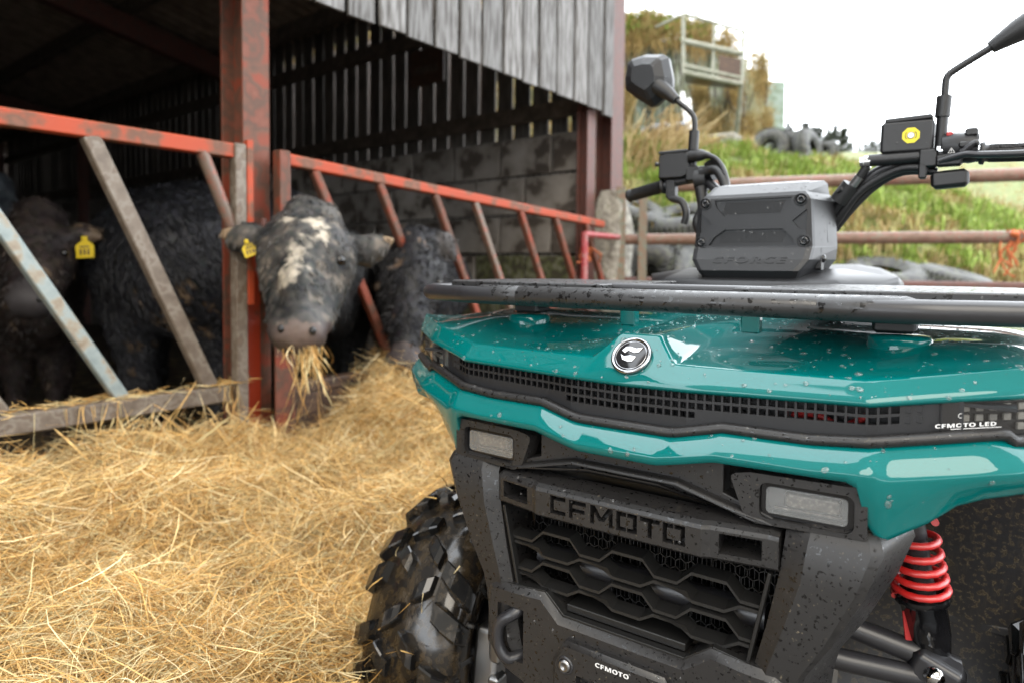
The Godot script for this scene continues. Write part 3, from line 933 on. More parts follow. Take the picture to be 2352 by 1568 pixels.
func quad_lamps():
	for sg: float in [-1.0, 1.0]:
		var xf := Transform3D(Basis(Vector3.UP, -sg * -0.06), Vector3(sg * 0.244, 0.809, -0.866))
		var s := sg as float
		var outer := V2([[-0.088 * s, 0.030], [-0.088 * s, -0.005], [-0.058 * s, -0.029], [0.068 * s, -0.025], [0.068 * s, 0.038], [-0.05 * s, 0.038]])
		var inner := rrect(0.108, 0.046, 0.010, 0.0, 0.001, 5)
		var ctr := Vector2(0, 0.001)
		var ring := ray_ring(outer, inner, ctr)
		var b := B.new()
		var mid := PackedVector2Array()
		for i in inner.size(): mid.append(inner[i] + (inner[i] - ctr).normalized() * 0.004)
		b.frame(ring, mid, 0.0, -0.03, xf)
		b.frame(mid, inner, 0.0, -0.035, xf, 0.004)
		var lamp := Q("lamp_surround", b, M.plastic)
		b = B.new()
		b.frame(rrect(0.106, 0.044, 0.009, 0, 0.001, 5), rrect(0.094, 0.034, 0.006, 0, 0.001, 5), -0.012, -0.035, xf)
		for k in 30:
			var px := -0.046 + 0.092 * k / 29.0
			b.box(xf * Vector3(px, 0.0203, -0.0118), Vector3(0.0018, 0.005, 0.0016), 0.0004, xf.basis)
		Q("lens_rim", b, M.gloss_black, lamp)
		b = B.new()
		b.prism(rrect(0.094, 0.034, 0.006, 0, 0.001, 5), -0.032, -0.036, xf)
		Q("lamp_back", b, M.black, lamp)
		b = B.new()
		b.prism(rrect(0.066, 0.020, 0.004, 0.006 * s, 0.0, 4), -0.022, -0.033, xf, 0.004)
		b.box(xf * Vector3(0, -0.0125, -0.028), Vector3(0.08, 0.003, 0.006), 0.001, xf.basis)
		Q("reflector", b, M.reflector, lamp)
		b = B.new()
		b.prism(rrect(0.094, 0.034, 0.006, 0, 0.001, 5), -0.009, -0.0105, xf, 0.001)
		Q("lens", b, M.pane, lamp)

func csg_sub(root: CSGShape3D, size: Vector3, at: Vector3, rot := Vector3.ZERO):
	var c := CSGBox3D.new()
	c.size = size; c.position = at; c.rotation = rot
	c.operation = CSGShape3D.OPERATION_SUBTRACTION
	c.material = M.plastic
	root.add_child(c)

func csg_cut(root: CSGShape3D, poly: PackedVector2Array, z0: float, z1: float, m: Material):
	var pb := B.new()
	pb.prism(poly, z0, z1)
	var c := CSGMesh3D.new()
	c.mesh = pb.mesh(m)
	c.material = m
	c.operation = CSGShape3D.OPERATION_SUBTRACTION
	root.add_child(c)

func closed_loft(rings: Array) -> B:
	var b := B.new()
	var k: int = rings.size()
	for i in k - 1:
		var m: int = rings[i].size()
		for j in m:
			var j2 := (j + 1) % m
			b.q(rings[i][j], rings[i][j2], rings[i + 1][j2], rings[i + 1][j])
	var c0 := Vector3.ZERO
	for e in [0, k - 1]:
		var r: PackedVector3Array = rings[e]
		for j in range(1, r.size() - 1):
			if e == 0: b.t(r[0], r[j + 1], r[j])
			else: b.t(r[0], r[j], r[j + 1])
	var vol := 0.0      # turned inside out if the rings ran the other way
	for i in range(0, b.v.size(), 3): vol += b.v[i].dot(b.v[i + 2].cross(b.v[i + 1]))
	if vol < 0.0:
		for i in range(0, b.v.size(), 3):
			var h := b.v[i + 1]; b.v[i + 1] = b.v[i + 2]; b.v[i + 2] = h
			for e in 3: b.n[i + e] = -b.n[i + e]
	return b

func quad_bumper():
	# brow between the lamps
	var b := B.new()
	b.prism(V2([[-0.215, 0.783], [-0.147, 0.787], [-0.055, 0.800], [0.055, 0.800], [0.147, 0.787], [0.215, 0.783], [0.2, 0.79], [0.143, 0.808], [0.143, 0.858], [0.06, 0.842], [-0.06, 0.842], [-0.143, 0.858], [-0.143, 0.808], [-0.2, 0.79]]), -0.872, -0.90, Transform3D(), 0.002)
	var brow := Q("brow", b, M.plastic)
	wet_faces.append([b, 0.4, "black"])
	b = B.new()
	b.prism(V2([[-0.21, 0.782], [-0.055, 0.799], [0.055, 0.799], [0.21, 0.782], [0.185, 0.790], [0.082, 0.816], [-0.082, 0.816], [-0.185, 0.790]]), -0.858, -0.88, Transform3D(), 0.007)
	Q("brow_ridge", b, M.plastic, brow)
	# crossbar with the cut-out maker's name and two hand holds
	var rings := []
	for s in [[-0.216, -0.862], [-0.205, -0.852], [-0.137, -0.840], [-0.127, -0.834], [0.127, -0.834], [0.137, -0.840], [0.205, -0.852], [0.216, -0.862]]:
		var r := PackedVector3Array()
		var e: float = 0.004 if absf(s[0]) > 0.21 else 0.0
		for p in [[0.727, -0.006], [0.731, -0.001], [0.767, 0.0], [0.772, -0.002], [0.776, -0.010], [0.781, -0.05], [0.735, -0.055]]:
			r.append(Vector3(s[0], p[0] - e, s[1] + p[1]))
		rings.append(r)
	var bar := closed_loft(rings)
	var cm := CSGMesh3D.new()
	cm.name = numbered(quad, "crossbar")
	cm.mesh = bar.mesh(M.plastic)
	cm.material = M.plastic
	for sg: float in [-1.0, 1.0]:
		csg_sub(cm, Vector3(0.052, 0.026, 0.2), Vector3(sg * 0.171, 0.751, -0.86), Vector3(0, sg * 0.16, 0))
	var zc := -0.834
	var st := 0.0062; var dp := 0.036
	var y0 := 0.738; var y1 := 0.765; var ym := (y0 + y1) / 2
	var stroke := func(xa: float, xb: float, ya: float, yb: float):
		csg_sub(cm, Vector3(xb - xa, yb - ya, dp), Vector3((xa + xb) / 2, (ya + yb) / 2, zc))
	# C
	stroke.call(-0.101, -0.075, y1 - st, y1); stroke.call(-0.101, -0.075, y0, y0 + st); stroke.call(-0.101, -0.101 + st, y0 + 0.001, y1 - 0.001)
	# F
	stroke.call(-0.069, -0.041, y1 - st, y1); stroke.call(-0.069, -0.043, ym - 0.004, ym + 0.002); stroke.call(-0.069, -0.069 + st, y0, y1 - 0.001)
	# M
	stroke.call(-0.034, -0.034 + st, y0, y1); stroke.call(0.0015 - st, 0.0015, y0, y1)
	csg_cut(cm, V2([[-0.0345, y1], [-0.0265, y1], [-0.0125, y0 + 0.006], [-0.0205, y0 + 0.006]]), zc + 0.018, zc - 0.0178, M.plastic)
	csg_cut(cm, V2([[0.0020, y1], [-0.0060, y1], [-0.0200, y0 + 0.0062], [-0.0120, y0 + 0.0062]]), zc + 0.018, zc - 0.0177, M.plastic)
	# O T O
	for ox in [0.007, 0.075]:
		stroke.call(ox, ox + 0.0147, y1 - st, y1); stroke.call(ox + 0.0163, ox + 0.031, y1 - st, y1)
		stroke.call(ox, ox + 0.0147, y0, y0 + st); stroke.call(ox + 0.0163, ox + 0.031, y0, y0 + st)
		stroke.call(ox, ox + st, y0 + 0.001, y1 - 0.001); stroke.call(ox + 0.031 - st, ox + 0.031, y0 + 0.001, y1 - 0.001)
	stroke.call(0.0425, 0.0710, y1 - st, y1); stroke.call(0.0535, 0.0535 + st, y0, y1 - 0.001)
	quad.add_child(cm)
	cm.position.z = -QZ
	cm.set_meta("label", "black crossbar with the letters CFMOTO sunk into it")
	wet_faces.append([bar, 0.35, "black"])
	# uprights
	for sg: float in [-1.0, 1.0]:
		rings = []
		for s in [[0.790, 0.224, 0.252, 0.318, -0.880], [0.784, 0.222, 0.252, 0.326, -0.868], [0.770, 0.222, 0.250, 0.330, -0.860], [0.719, 0.216, 0.243, 0.313, -0.858], [0.648, 0.202, 0.222, 0.279, -0.857], [0.600, 0.190, 0.207, 0.250, -0.857], [0.575, 0.188, 0.203, 0.244, -0.858], [0.50, 0.175, 0.195, 0.236, -0.860], [0.468, 0.165, 0.180, 0.215, -0.864], [0.452, 0.15, 0.165, 0.19, -0.875]]:
			var y: float = s[0]; var z: float = s[4]
			var r := V3([[s[1] * sg, y, -0.95], [s[1] * sg, y, z - 0.010], [s[2] * sg, y, z], [lerpf(s[2], s[3], 0.85) * sg, y, z - 0.003], [s[3] * sg, y, z - 0.012], [(s[3] + 0.025) * sg, y + 0.004, -0.955]])
			if sg > 0: r.reverse()
			rings.append(r)
		b = B.new()
		# smooth along the height, flat facets across it
		for j in 6:
			var rows := []
			for r in rings:
				rows.append(PackedVector3Array([r[j], r[(j + 1) % 6]]))
			b.grid(rows, false, false, false)
		b.fan(rings[0], Vector3.UP)
		b.fan(rings[rings.size() - 1], Vector3.DOWN)
		Q("bumper_upright", b, M.plastic)
		wet_faces.append([b, 0.35, "black"])
	# slatted grille: four zigzag blades between the uprights
	var lattice := Node3D.new(); lattice.name = "lower_grille"; quad.add_child(lattice); lattice.position.z = -QZ
	var za := -0.872; var zb := -0.896
	for row in 4:
		var shift := 0.0 if row % 2 == 0 else 0.0585
		var lo: float = [0.671, 0.6515, 0.6225, 0.603][row]
		var hi: float = [0.690, 0.6635, 0.6405, 0.615][row]
		var lim: float = 0.2035 - (0.711 - lo) * 0.21
		var pl := []
		for k in range(-3, 4):
			var cx: float = 0.007 + 0.1195 * k + shift
			if row % 2 == 0: pl.append_array([[cx - 0.0245, hi], [cx + 0.0235, hi], [cx + 0.041, lo], [cx + 0.0745, lo]])
			else: pl.append_array([[cx - 0.018, hi], [cx + 0.018, hi], [cx + 0.038, lo], [cx + 0.0815, lo]])
		b = B.new()
		for i in pl.size() - 1:
			var a := Vector2(pl[i][0], pl[i][1]); var c := Vector2(pl[i + 1][0], pl[i + 1][1])
			if c.x <= -lim or a.x >= lim: continue
			if a.x < -lim: a = a.lerp(c, (-lim - a.x) / (c.x - a.x))
			if c.x > lim: c = a.lerp(c, (lim - a.x) / (c.x - a.x))
			var th := 0.0045
			var fr := [Vector3(a.x, a.y, za), Vector3(c.x, c.y, za), Vector3(c.x, c.y - th, za), Vector3(a.x, a.y - th, za)]
			var bk := []
			for p in fr: bk.append(Vector3(p.x, p.y + 0.004, zb))
			b.q(fr[0], fr[1], fr[2], fr[3])
			b.q(bk[0], bk[1], fr[1], fr[0])
			b.q(fr[3], fr[2], bk[2], bk[3])
			# the flared tip of a blade
			if row % 2 == 1 and absf(a.y - c.y) > 0.008 and c.y < a.y:
				b.t(Vector3(a.x - 0.03, a.y, za + 0.001), Vector3(c.x - 0.006, a.y, za + 0.004), Vector3(c.x - 0.002, c.y + 0.002, za + 0.001))
		part(lattice, "blade", b, M.plastic_dark)
	b = B.new()
	for sg: float in [-1.0, 1.0]:
		b.bar(Vector3(sg * 0.206, 0.72, -0.868), Vector3(sg * 0.180, 0.592, -0.872), 0.005, 0.012, Vector3(0, 0, 1), 0.001)
	for s in [[-0.18, 0.594, -0.125, 0.60], [-0.125, 0.60, -0.093, 0.572], [-0.093, 0.572, 0.098, 0.572], [0.098, 0.572, 0.136, 0.60], [0.136, 0.60, 0.18, 0.594]]:
		b.bar(Vector3(s[0], s[1], -0.868), Vector3(s[2], s[3], -0.868), 0.012, 0.005, Vector3.UP, 0.001)
	b.box(Vector3(0, 0.58, -0.90), Vector3(0.19, 0.012, 0.05), 0.002)
	part(lattice, "rim", b, M.plastic_dark)
	# hexagon guard and radiator behind
	b = B.new()
	var hr := 0.0092
	for j in 10:
		for i in 27:
			var hx := (i - 13) * hr * 1.732 + (hr * 0.866 if j % 2 else 0.0)
			var hy := 0.585 + j * hr * 1.5
			if hy > 0.715 or absf(hx) > 0.205: continue
			for k in 3:
				var a1 := PI / 6 + k * PI / 3
				var a2 := a1 + PI / 3
				b.bar(Vector3(hx + cos(a1) * hr, hy + sin(a1) * hr, -0.935), Vector3(hx + cos(a2) * hr, hy + sin(a2) * hr, -0.935), 0.0014, 0.004, Vector3(0, 0, 1), 0.0)
	part(lattice, "hexagon_guard", b, M.plastic_dark)
	b = B.new()
	for i in 60:
		b.box(Vector3(-0.2 + 0.4 * i / 59.0, 0.645, -0.955), Vector3(0.0012, 0.15, 0.02), 0.0)
	b.box(Vector3(0, 0.645, -0.975), Vector3(0.42, 0.2, 0.012), 0.0)
	part(lattice, "radiator", b, M.black)
	b = B.new()
	b.tube(V3([[-0.17, 0.628, -0.925], [0.19, 0.632, -0.925]]), 0.019, 12)
	part(lattice, "crossmember", b, M.black_metal)
	# lower guard with openings for the towing eyes
	b = B.new()
	b.prism(V2([[-0.232, 0.585], [-0.218, 0.595], [-0.172, 0.596], [-0.125, 0.600], [-0.093, 0.571], [0.097, 0.571], [0.135, 0.600], [0.18, 0.596], [0.218, 0.595], [0.232, 0.585], [0.235, 0.49], [0.20, 0.455], [0.12, 0.43], [-0.12, 0.43], [-0.20, 0.455], [-0.235, 0.49]]), -0.852, -0.91, Transform3D(), 0.009)
	cm = CSGMesh3D.new()
	cm.name = numbered(quad, "lower_guard")
	cm.mesh = b.mesh(M.plastic)
	cm.material = M.plastic
	for sg: float in [-1.0, 1.0]:
		csg_sub(cm, Vector3(0.050, 0.086, 0.2), Vector3(sg * 0.184, 0.521, -0.87))
	quad.add_child(cm); cm.position.z = -QZ
	wet_faces.append([b, 0.8, "black"])
	for sg: float in [-1.0, 1.0]:
		b = B.new()
		b.box(Vector3(sg * 0.184, 0.52, -0.935), Vector3(0.07, 0.11, 0.01), 0.0)
		var rec := Q("towing_eye_recess", b, M.plastic_dry)
		b = B.new()
		b.tube(smooth_path(V3([[sg * 0.170, 0.562, -0.93], [sg * 0.170, 0.562, -0.88], [sg * 0.178, 0.553, -0.855], [sg * 0.200, 0.535, -0.846], [sg * 0.203, 0.50, -0.846], [sg * 0.188, 0.478, -0.852], [sg * 0.170, 0.482, -0.88], [sg * 0.165, 0.485, -0.93]]), 3), 0.0095, 8)
		Q("towing_eye", b, M.black_metal)
	# raised winch cover with the small white name, slot and screws
	b = B.new()
	b.prism(V2([[-0.098, 0.515], [-0.078, 0.548], [0.078, 0.548], [0.098, 0.515], [0.098, 0.47], [-0.098, 0.47]]), -0.838, -0.86, Transform3D(), 0.006)
	cm = CSGMesh3D.new()
	cm.name = numbered(quad, "winch_cover")
	cm.mesh = b.mesh(M.plastic)
	cm.material = M.plastic
	csg_sub(cm, Vector3(0.112, 0.022, 0.06), Vector3(0, 0.494, -0.84))
	quad.add_child(cm); cm.position.z = -QZ
	wet_faces.append([b, 0.8, "black"])
	text_part(cm, "lettering", "CFMOTO", 0.0062, Transform3D(Basis(Vector3.RIGHT, 0.0), Vector3(0.002, 0.533, -0.8375)), M.white_print, 0.0006, "sans", 1.5)
	b = B.new()
	b.box(Vector3(0, 0.494, -0.862), Vector3(0.12, 0.03, 0.006), 0.0)
	Q("winch_slot", b, M.plastic_dry)
	for sg: float in [-1.0, 1.0]:
		b = B.new()
		b.lathe([[0.0135, -0.006], [0.0135, 0.001], [0.0105, 0.003], [0.010, 0.0]], 20, Transform3D(Basis(Vector3.RIGHT, PI / 2), Vector3(sg * 0.074, 0.514, -0.838)))
		var cup := Q("screw_cup", b, M.black_metal)
		b = B.new()
		b.lathe([[0.0001, 0.004], [0.004, 0.004], [0.0045, 0.0055], [0.0085, 0.005], [0.010, 0.0]], 16, Transform3D(Basis(Vector3.RIGHT, PI / 2), Vector3(sg * 0.074, 0.514, -0.838)))
		Q("screw", b, M.steel, cup)

func quad_rack():
	var rack := Node3D.new(); rack.name = "front_rack"; quad.add_child(rack); rack.position.z = -QZ
	# tube all round
	var b := B.new()
	b.tube(smooth_path(V3([[-0.50, 1.05, -1.45], [-0.525, 1.05, -1.30], [-0.545, 1.05, -1.12], [-0.535, 1.05, -1.055], [-0.49, 1.05, -1.01], [-0.40, 1.05, -0.975], [-0.28, 1.05, -0.955], [0.28, 1.05, -0.955], [0.40, 1.05, -0.975], [0.49, 1.05, -1.01], [0.535, 1.05, -1.055], [0.545, 1.05, -1.12], [0.525, 1.05, -1.30], [0.50, 1.05, -1.45]]), 4), 0.0155, 12)
	part(rack, "tube", b, M.black_metal)
	# moulded cover over the front tube
	b = B.new()
	var rows := []
	for s in [[-0.345, -0.962, 0.8], [-0.335, -0.958, 1.0], [-0.24, -0.945, 1.0], [-0.2385, -0.945, 0.96], [-0.237, -0.945, 1.0], [0.237, -0.945, 1.0], [0.2385, -0.945, 0.96], [0.24, -0.945, 1.0], [0.335, -0.958, 1.0], [0.345, -0.962, 0.8]]:
		var ring := PackedVector3Array()
		for k in 14:
			var an := TAU * k / 14.0
			ring.append(Vector3(s[0], 1.0515 + sin(an) * 0.0175 * s[2], s[1] - 0.012 + cos(an) * 0.024 * s[2]))
		rows.append(ring)
	b.grid(rows, true)
	part(rack, "front_cover", b, M.rack)
	wet_faces.append([b, 0.8, "black"])
	# deck panels and slats
	for sg: float in [-1.0, 1.0]:
		b = B.new()
		b.prism(V2([[sg * 0.11, 1.0], [sg * 0.33, 1.005], [sg * 0.46, 1.03], [sg * 0.505, 1.09], [sg * 0.505, 1.28], [sg * 0.46, 1.42], [sg * 0.14, 1.42]]), 1.0735, 1.062, Transform3D(Basis(Vector3.RIGHT, -PI / 2), Vector3.ZERO), 0.003)
		part(rack, "deck_panel", b, M.rack)
		wet_faces.append([b, 0.7, "black"])
	b = B.new()
	b.tube(V3([[-0.15, 1.067, -1.06], [0.15, 1.067, -1.06]]), 0.008, 8)
	b.tube(V3([[-0.15, 1.064, -1.2], [0.15, 1.064, -1.2]]), 0.008, 8)
	b.tube(V3([[-0.5, 1.055, -1.44], [0.5, 1.055, -1.44]]), 0.012, 8)
	part(rack, "rail", b, M.black_metal)
	for sg: float in [-1.0, 1.0]:
		b = B.new()
		b.lathe([[0.042, 0.985], [0.041, 1.004], [0.038, 1.0085], [0.001, 1.010]], 24, Transform3D(Basis(), Vector3(sg * 0.318, 0, -1.10)))
		Q("rack_boss", b, M.teal)
		b = B.new()
		b.box(Vector3(sg * 0.312, 1.023, -1.10), Vector3(0.055, 0.022, 0.05), 0.006)
		b.box(Vector3(sg * 0.30, 1.032, -1.10), Vector3(0.075, 0.012, 0.06), 0.004)
		part(rack, "mount", b, M.black)
		b = B.new()
		b.box(Vector3(sg * 0.10 + 0.03, 1.020, -1.03), Vector3(0.028, 0.03, 0.02), 0.003)
		Q("rack_stop", b, M.teal)

func tyre_mesh() -> Array:
	var b := B.new()
	var xf := Transform3D(Basis(Vector3.FORWARD, PI / 2), Vector3.ZERO)
	b.lathe([[0.150, -0.080], [0.158, -0.098], [0.195, -0.112], [0.235, -0.112], [0.258, -0.100], [0.270, -0.075], [0.274, -0.03], [0.274, 0.03], [0.270, 0.075], [0.258, 0.100], [0.235, 0.112], [0.195, 0.112], [0.158, 0.098], [0.150, 0.080]], 48, xf)
	var carcass := b
	b = B.new()
	var n := 19
	for i in n:
		for s: float in [-1.0, 1.0]:
			var an: float = TAU * (i + (0.5 if s > 0 else 0.0)) / n
			var long := i % 2 == 0
			# a lug is swept from the middle of the tread out over the shoulder, bending forward
			var rows := []
			var inner := [[0.004, 0.274, 0.0], [0.016, 0.275, 0.008], [0.034, 0.275, 0.022], [0.044, 0.274, 0.030]]
			var outer := [[0.060, 0.273, 0.046], [0.080, 0.268, 0.060], [0.101, 0.256, 0.074], [0.113, 0.234, 0.082]]
			if not long:
				inner = [[0.014, 0.274, 0.012], [0.024, 0.275, 0.004], [0.038, 0.275, -0.006], [0.048, 0.274, -0.014]]
				outer = [[0.066, 0.272, 0.030], [0.082, 0.267, 0.040], [0.102, 0.256, 0.054], [0.1135, 0.226, 0.064]]
			for which in 2:
				var path: Array = [inner, outer][which]
				rows = []
				for k in 4:
					var q: Array = path[k]
					var hgt: float = [[0.022, 0.025, 0.025, 0.022], [0.025, 0.026, 0.022, 0.005]][which][k]
					var lean: float = [[0.0, 0.0, 0.0, 0.05], [0.15, 0.4, 0.8, 1.35]][which][k]
					var half: float = [[0.014, 0.017, 0.017, 0.015], [0.017, 0.020, 0.021, 0.019]][which][k]
					var ring := PackedVector3Array()
					for c in [[-1.22, 0.0], [-1.0, 0.88], [-0.82, 1.0], [0.82, 1.0], [1.0, 0.88], [1.22, 0.0]]:
						var a: float = an + (q[2] + c[0] * half) / 0.274
						var r: float = q[1] - 0.004 + cos(lean) * hgt * c[1]
						ring.append(Vector3(s * (q[0] + sin(lean) * hgt * c[1]), cos(a) * r, sin(a) * r))
					rows.append(ring)
				for k in 3:
					for c in 5:
						var m1: Vector3 = (rows[k][c + 1] - rows[k][c]).cross(rows[k + 1][c] - rows[k][c]).normalized()
						var mid: Vector3 = rows[k][c] * Vector3(0.6, 1, 1)
						if m1.dot(mid) < 0.0 and c > 0 and c < 4: m1 = -m1
						b.qn(rows[k][c], rows[k][c + 1], rows[k + 1][c + 1], rows[k + 1][c], m1, m1, m1, m1)
				b.fan(rows[0], Vector3(-s, 0, 0)); b.fan(rows[3], Vector3(s, 0, 0))
			var a5: float = an + 0.14
			var rad := Vector3(0, cos(a5), sin(a5)); var tg := Vector3(0, -sin(a5), cos(a5))
			b.box(rad * 0.200 + Vector3(s * 0.111, 0, 0), Vector3(0.006, 0.05, 0.012), 0.002, Basis(Vector3(1, 0, 0), rad, tg))
	return [carcass, b]

func quad_wheels():
	var both := tyre_mesh()
	var tm: Mesh = both[0].mesh(M.muddy_rubber)
	var lm: Mesh = both[1].mesh(M.rubber)
	var rb := B.new()
	var xf := Transform3D(Basis(Vector3.FORWARD, PI / 2), Vector3.ZERO)
	rb.lathe([[0.152, -0.085], [0.160, -0.092], [0.146, -0.088], [0.138, -0.03], [0.13, 0.02], [0.05, 0.03], [0.03, 0.02], [0.03, 0.03], [0.05, 0.035], [0.13, 0.03], [0.146, 0.088], [0.160, 0.092], [0.152, 0.085]], 36, xf)
	for k in 7:
		var an := TAU * k / 7
		rb.bar(Vector3(0.028, cos(an) * 0.03, sin(an) * 0.03), Vector3(0.028, cos(an) * 0.138, sin(an) * 0.138), 0.03, 0.014, Vector3.RIGHT, 0.003)
	var rim := rb.mesh(M.black_metal)
	for w in [[-0.515, -1.175, 0.10], [0.60, -1.22, 0.10], [-0.48, -2.45, 0.0], [0.48, -2.45, 0.0]]:
		var o := Node3D.new(); o.name = numbered(quad, "wheel"); quad.add_child(o)
		o.position = Vector3(w[0], 0.302, w[1] - QZ)
		o.rotation.y = w[2]
		var t := put(o, "tyre", tm)
		t.rotation.x = w[0] * 3.0
		put(t, "tread_lugs", lm)
		var r := put(o, "rim", rim)
		if w[0] > 0: r.rotation.y = PI
		# brake disc, caliper and hub on the inner side
		var s := signf(w[0])
		var b := B.new()
		b.lathe([[0.03, 0.0], [0.150, 0.0], [0.150, 0.005], [0.03, 0.005]], 36, Transform3D(Basis(Vector3.FORWARD, PI / 2), Vector3(-s * 0.135, 0, 0)))
		put(o, "brake_disc", b.mesh(M.black_metal))
		b = B.new()
		b.box(Vector3(-s * 0.140, 0.030, 0.155), Vector3(0.06, 0.13, 0.05), 0.014, Basis(Vector3.RIGHT, -0.15))
		b.box(Vector3(-s * 0.165, 0.060, 0.165), Vector3(0.03, 0.05, 0.04), 0.010)
		b.box(Vector3(-s * 0.165, -0.015, 0.170), Vector3(0.03, 0.06, 0.04), 0.010)
		b.box(Vector3(-s * 0.150, -0.075, 0.150), Vector3(0.03, 0.04, 0.03), 0.008)
		b.rod(Vector3(-s * 0.15, 0.085, 0.14), Vector3(-s * 0.15, 0.135, 0.125), 0.014)
		put(o, "caliper", b.mesh(M.steel))
		b = B.new()
		b.lathe([[0.0001, -0.11], [0.04, -0.11], [0.055, -0.08], [0.055, 0.02]], 20, Transform3D(Basis(Vector3.FORWARD, s * PI / 2), Vector3.ZERO))
		b.box(Vector3(-s * 0.10, 0.0, 0.0), Vector3(0.05, 0.20, 0.06), 0.012)
		put(o, "hub", b.mesh(M.black_metal))

func quad_suspension():
	for s: float in [-1.0, 1.0]:
		var top := Vector3(s * 0.337, 0.735, -1.13); var mid := Vector3(s * 0.353, 0.622, -1.15); var bot := Vector3(s * 0.372, 0.515, -1.165)
		var ax := (mid - top).normalized()
		var sd := ax.cross(Vector3.FORWARD).normalized(); var ud := sd.cross(ax)
		var b := B.new()
		var p := PackedVector3Array()
		var turns := 5.6
		for k in int(turns * 16) + 1:
			var t := k / (turns * 16)
			var pack := pow(t, 0.82)
			var an := TAU * turns * t
			p.append(top.lerp(mid, pack) + (sd * cos(an) + ud * sin(an)) * (0.031 + 0.005 * t))
		b.tube(p, 0.0054, 8)
		var spring := Q("shock_spring", b, M.red_paint)
		b = B.new()
		b.tube(PackedVector3Array([top - ax * 0.03, mid]), 0.019, 14)
		Q("damper_rod", b, M.black_metal, spring)
		b = B.new()
		b.tube(PackedVector3Array([mid - ax * 0.004, mid, mid + ax * 0.006, mid + ax * 0.008, mid.lerp(bot, 0.55), mid.lerp(bot, 0.85), bot]), [0.037, 0.037, 0.037, 0.031, 0.029, 0.024, 0.020], 18)
		Q("damper_body", b, M.gloss_black, spring)
		b = B.new()
		b.box(mid.lerp(bot, 0.45) + Vector3(-s * 0.024, 0, 0.018), Vector3(0.003, 0.045, 0.012), 0.001, Basis(Vector3(0, 0, 1), s * 0.12) * Basis(Vector3.UP, -s * 0.9))
		Q("damper_sticker", b, M.red_dull, spring)
		b = B.new()
		b.tube(V3([[s * 0.10, 0.60, -1.10], [s * 0.27, 0.556, -1.12], [s * 0.40, 0.52, -1.16]]), 0.017, 12)
		b.tube(V3([[s * 0.10, 0.545, -1.03], [s * 0.26, 0.518, -1.09], [s * 0.40, 0.50, -1.15]]), 0.016, 12)
		b.box(Vector3(s * 0.375, 0.518, -1.14), Vector3(0.07, 0.05, 0.05), 0.012, Basis(Vector3(0, 0, 1), -s * 0.35))
		var arm := Q("suspension_arm", b, M.black_metal)
		b = B.new()
		b.lathe([[0.0001, 0.012], [0.008, 0.012], [0.0095, 0.008], [0.0135, 0.006], [0.0135, 0.0]], 14, Transform3D(Basis(Vector3.RIGHT, PI / 2), Vector3(s * 0.374, 0.522, -1.116)))
		Q("bolt", b, M.chrome, arm)
		# inside of the wheel arch, splashed with mud
		b = B.new()
		var rows := []
		for j in 13:
			var t := j / 12.0
			var line := PackedVector3Array()
			for i in 9:
				var x: float = s * lerpf(0.20, 0.62, i / 8.0)
				line.append(Vector3(x, lerpf(0.82, 0.22, t), -1.36 - 0.16 * sin(t * 1.5) + 0.10 * pow(absf(t - 0.0), 3.0) + 0.006 * sin(i * 1.9)))
			rows.append(line)
		b.grid(rows)
		var arch := Q("wheel_arch_liner", b, M.mud_plastic)
		b = B.new()
		b.box(Vector3(s * 0.43, 0.46, -1.475), Vector3(0.16, 0.02, 0.03), 0.005)
		b.box(Vector3(s * 0.505, 0.44, -1.46), Vector3(0.03, 0.06, 0.04), 0.008)
		b.box(Vector3(s * 0.36, 0.33, -1.46), Vector3(0.2, 0.016, 0.04), 0.005)
		Q("liner_bracket", b, M.mud_plastic, arch)
		b = B.new()
		for k in 9:
			b.ball(Vector3(s * (0.38 + 0.03 * ((k * 37) % 9)), 0.42 + 0.035 * ((k * 23) % 10), -1.488 + 0.002 * k), Vector3(0.010 + 0.004 * (k % 3), 0.013, 0.010), 7, 5)
		Q("mud_lump", b, M.muck, arch)
	# bulkhead behind the bumper
	var bk := B.new()
	bk.box(Vector3(0, 0.80, -0.99), Vector3(0.56, 0.22, 0.012), 0.0)
	bk.box(Vector3(0, 0.72, -1.02), Vector3(0.50, 0.3, 0.012), 0.0)
	Q("bulkhead", bk, M.plastic_dark)
	# fender edge that runs back from the bonnet on both sides and the body behind
	var b := B.new()
	b.box(Vector3(0, 0.62, -1.18), Vector3(0.36, 0.34, 0.3), 0.04)
	b.box(Vector3(0, 0.45, -1.9), Vector3(0.40, 0.22, 1.7), 0.05)
	b.tube(V3([[-0.14, 0.40, -0.90], [-0.14, 0.36, -1.2], [-0.14, 0.36, -2.4]]), 0.02, 8)
	b.tube(V3([[0.14, 0.40, -0.90], [0.14, 0.36, -1.2], [0.14, 0.36, -2.4]]), 0.02, 8)
	Q("frame", b, M.black)

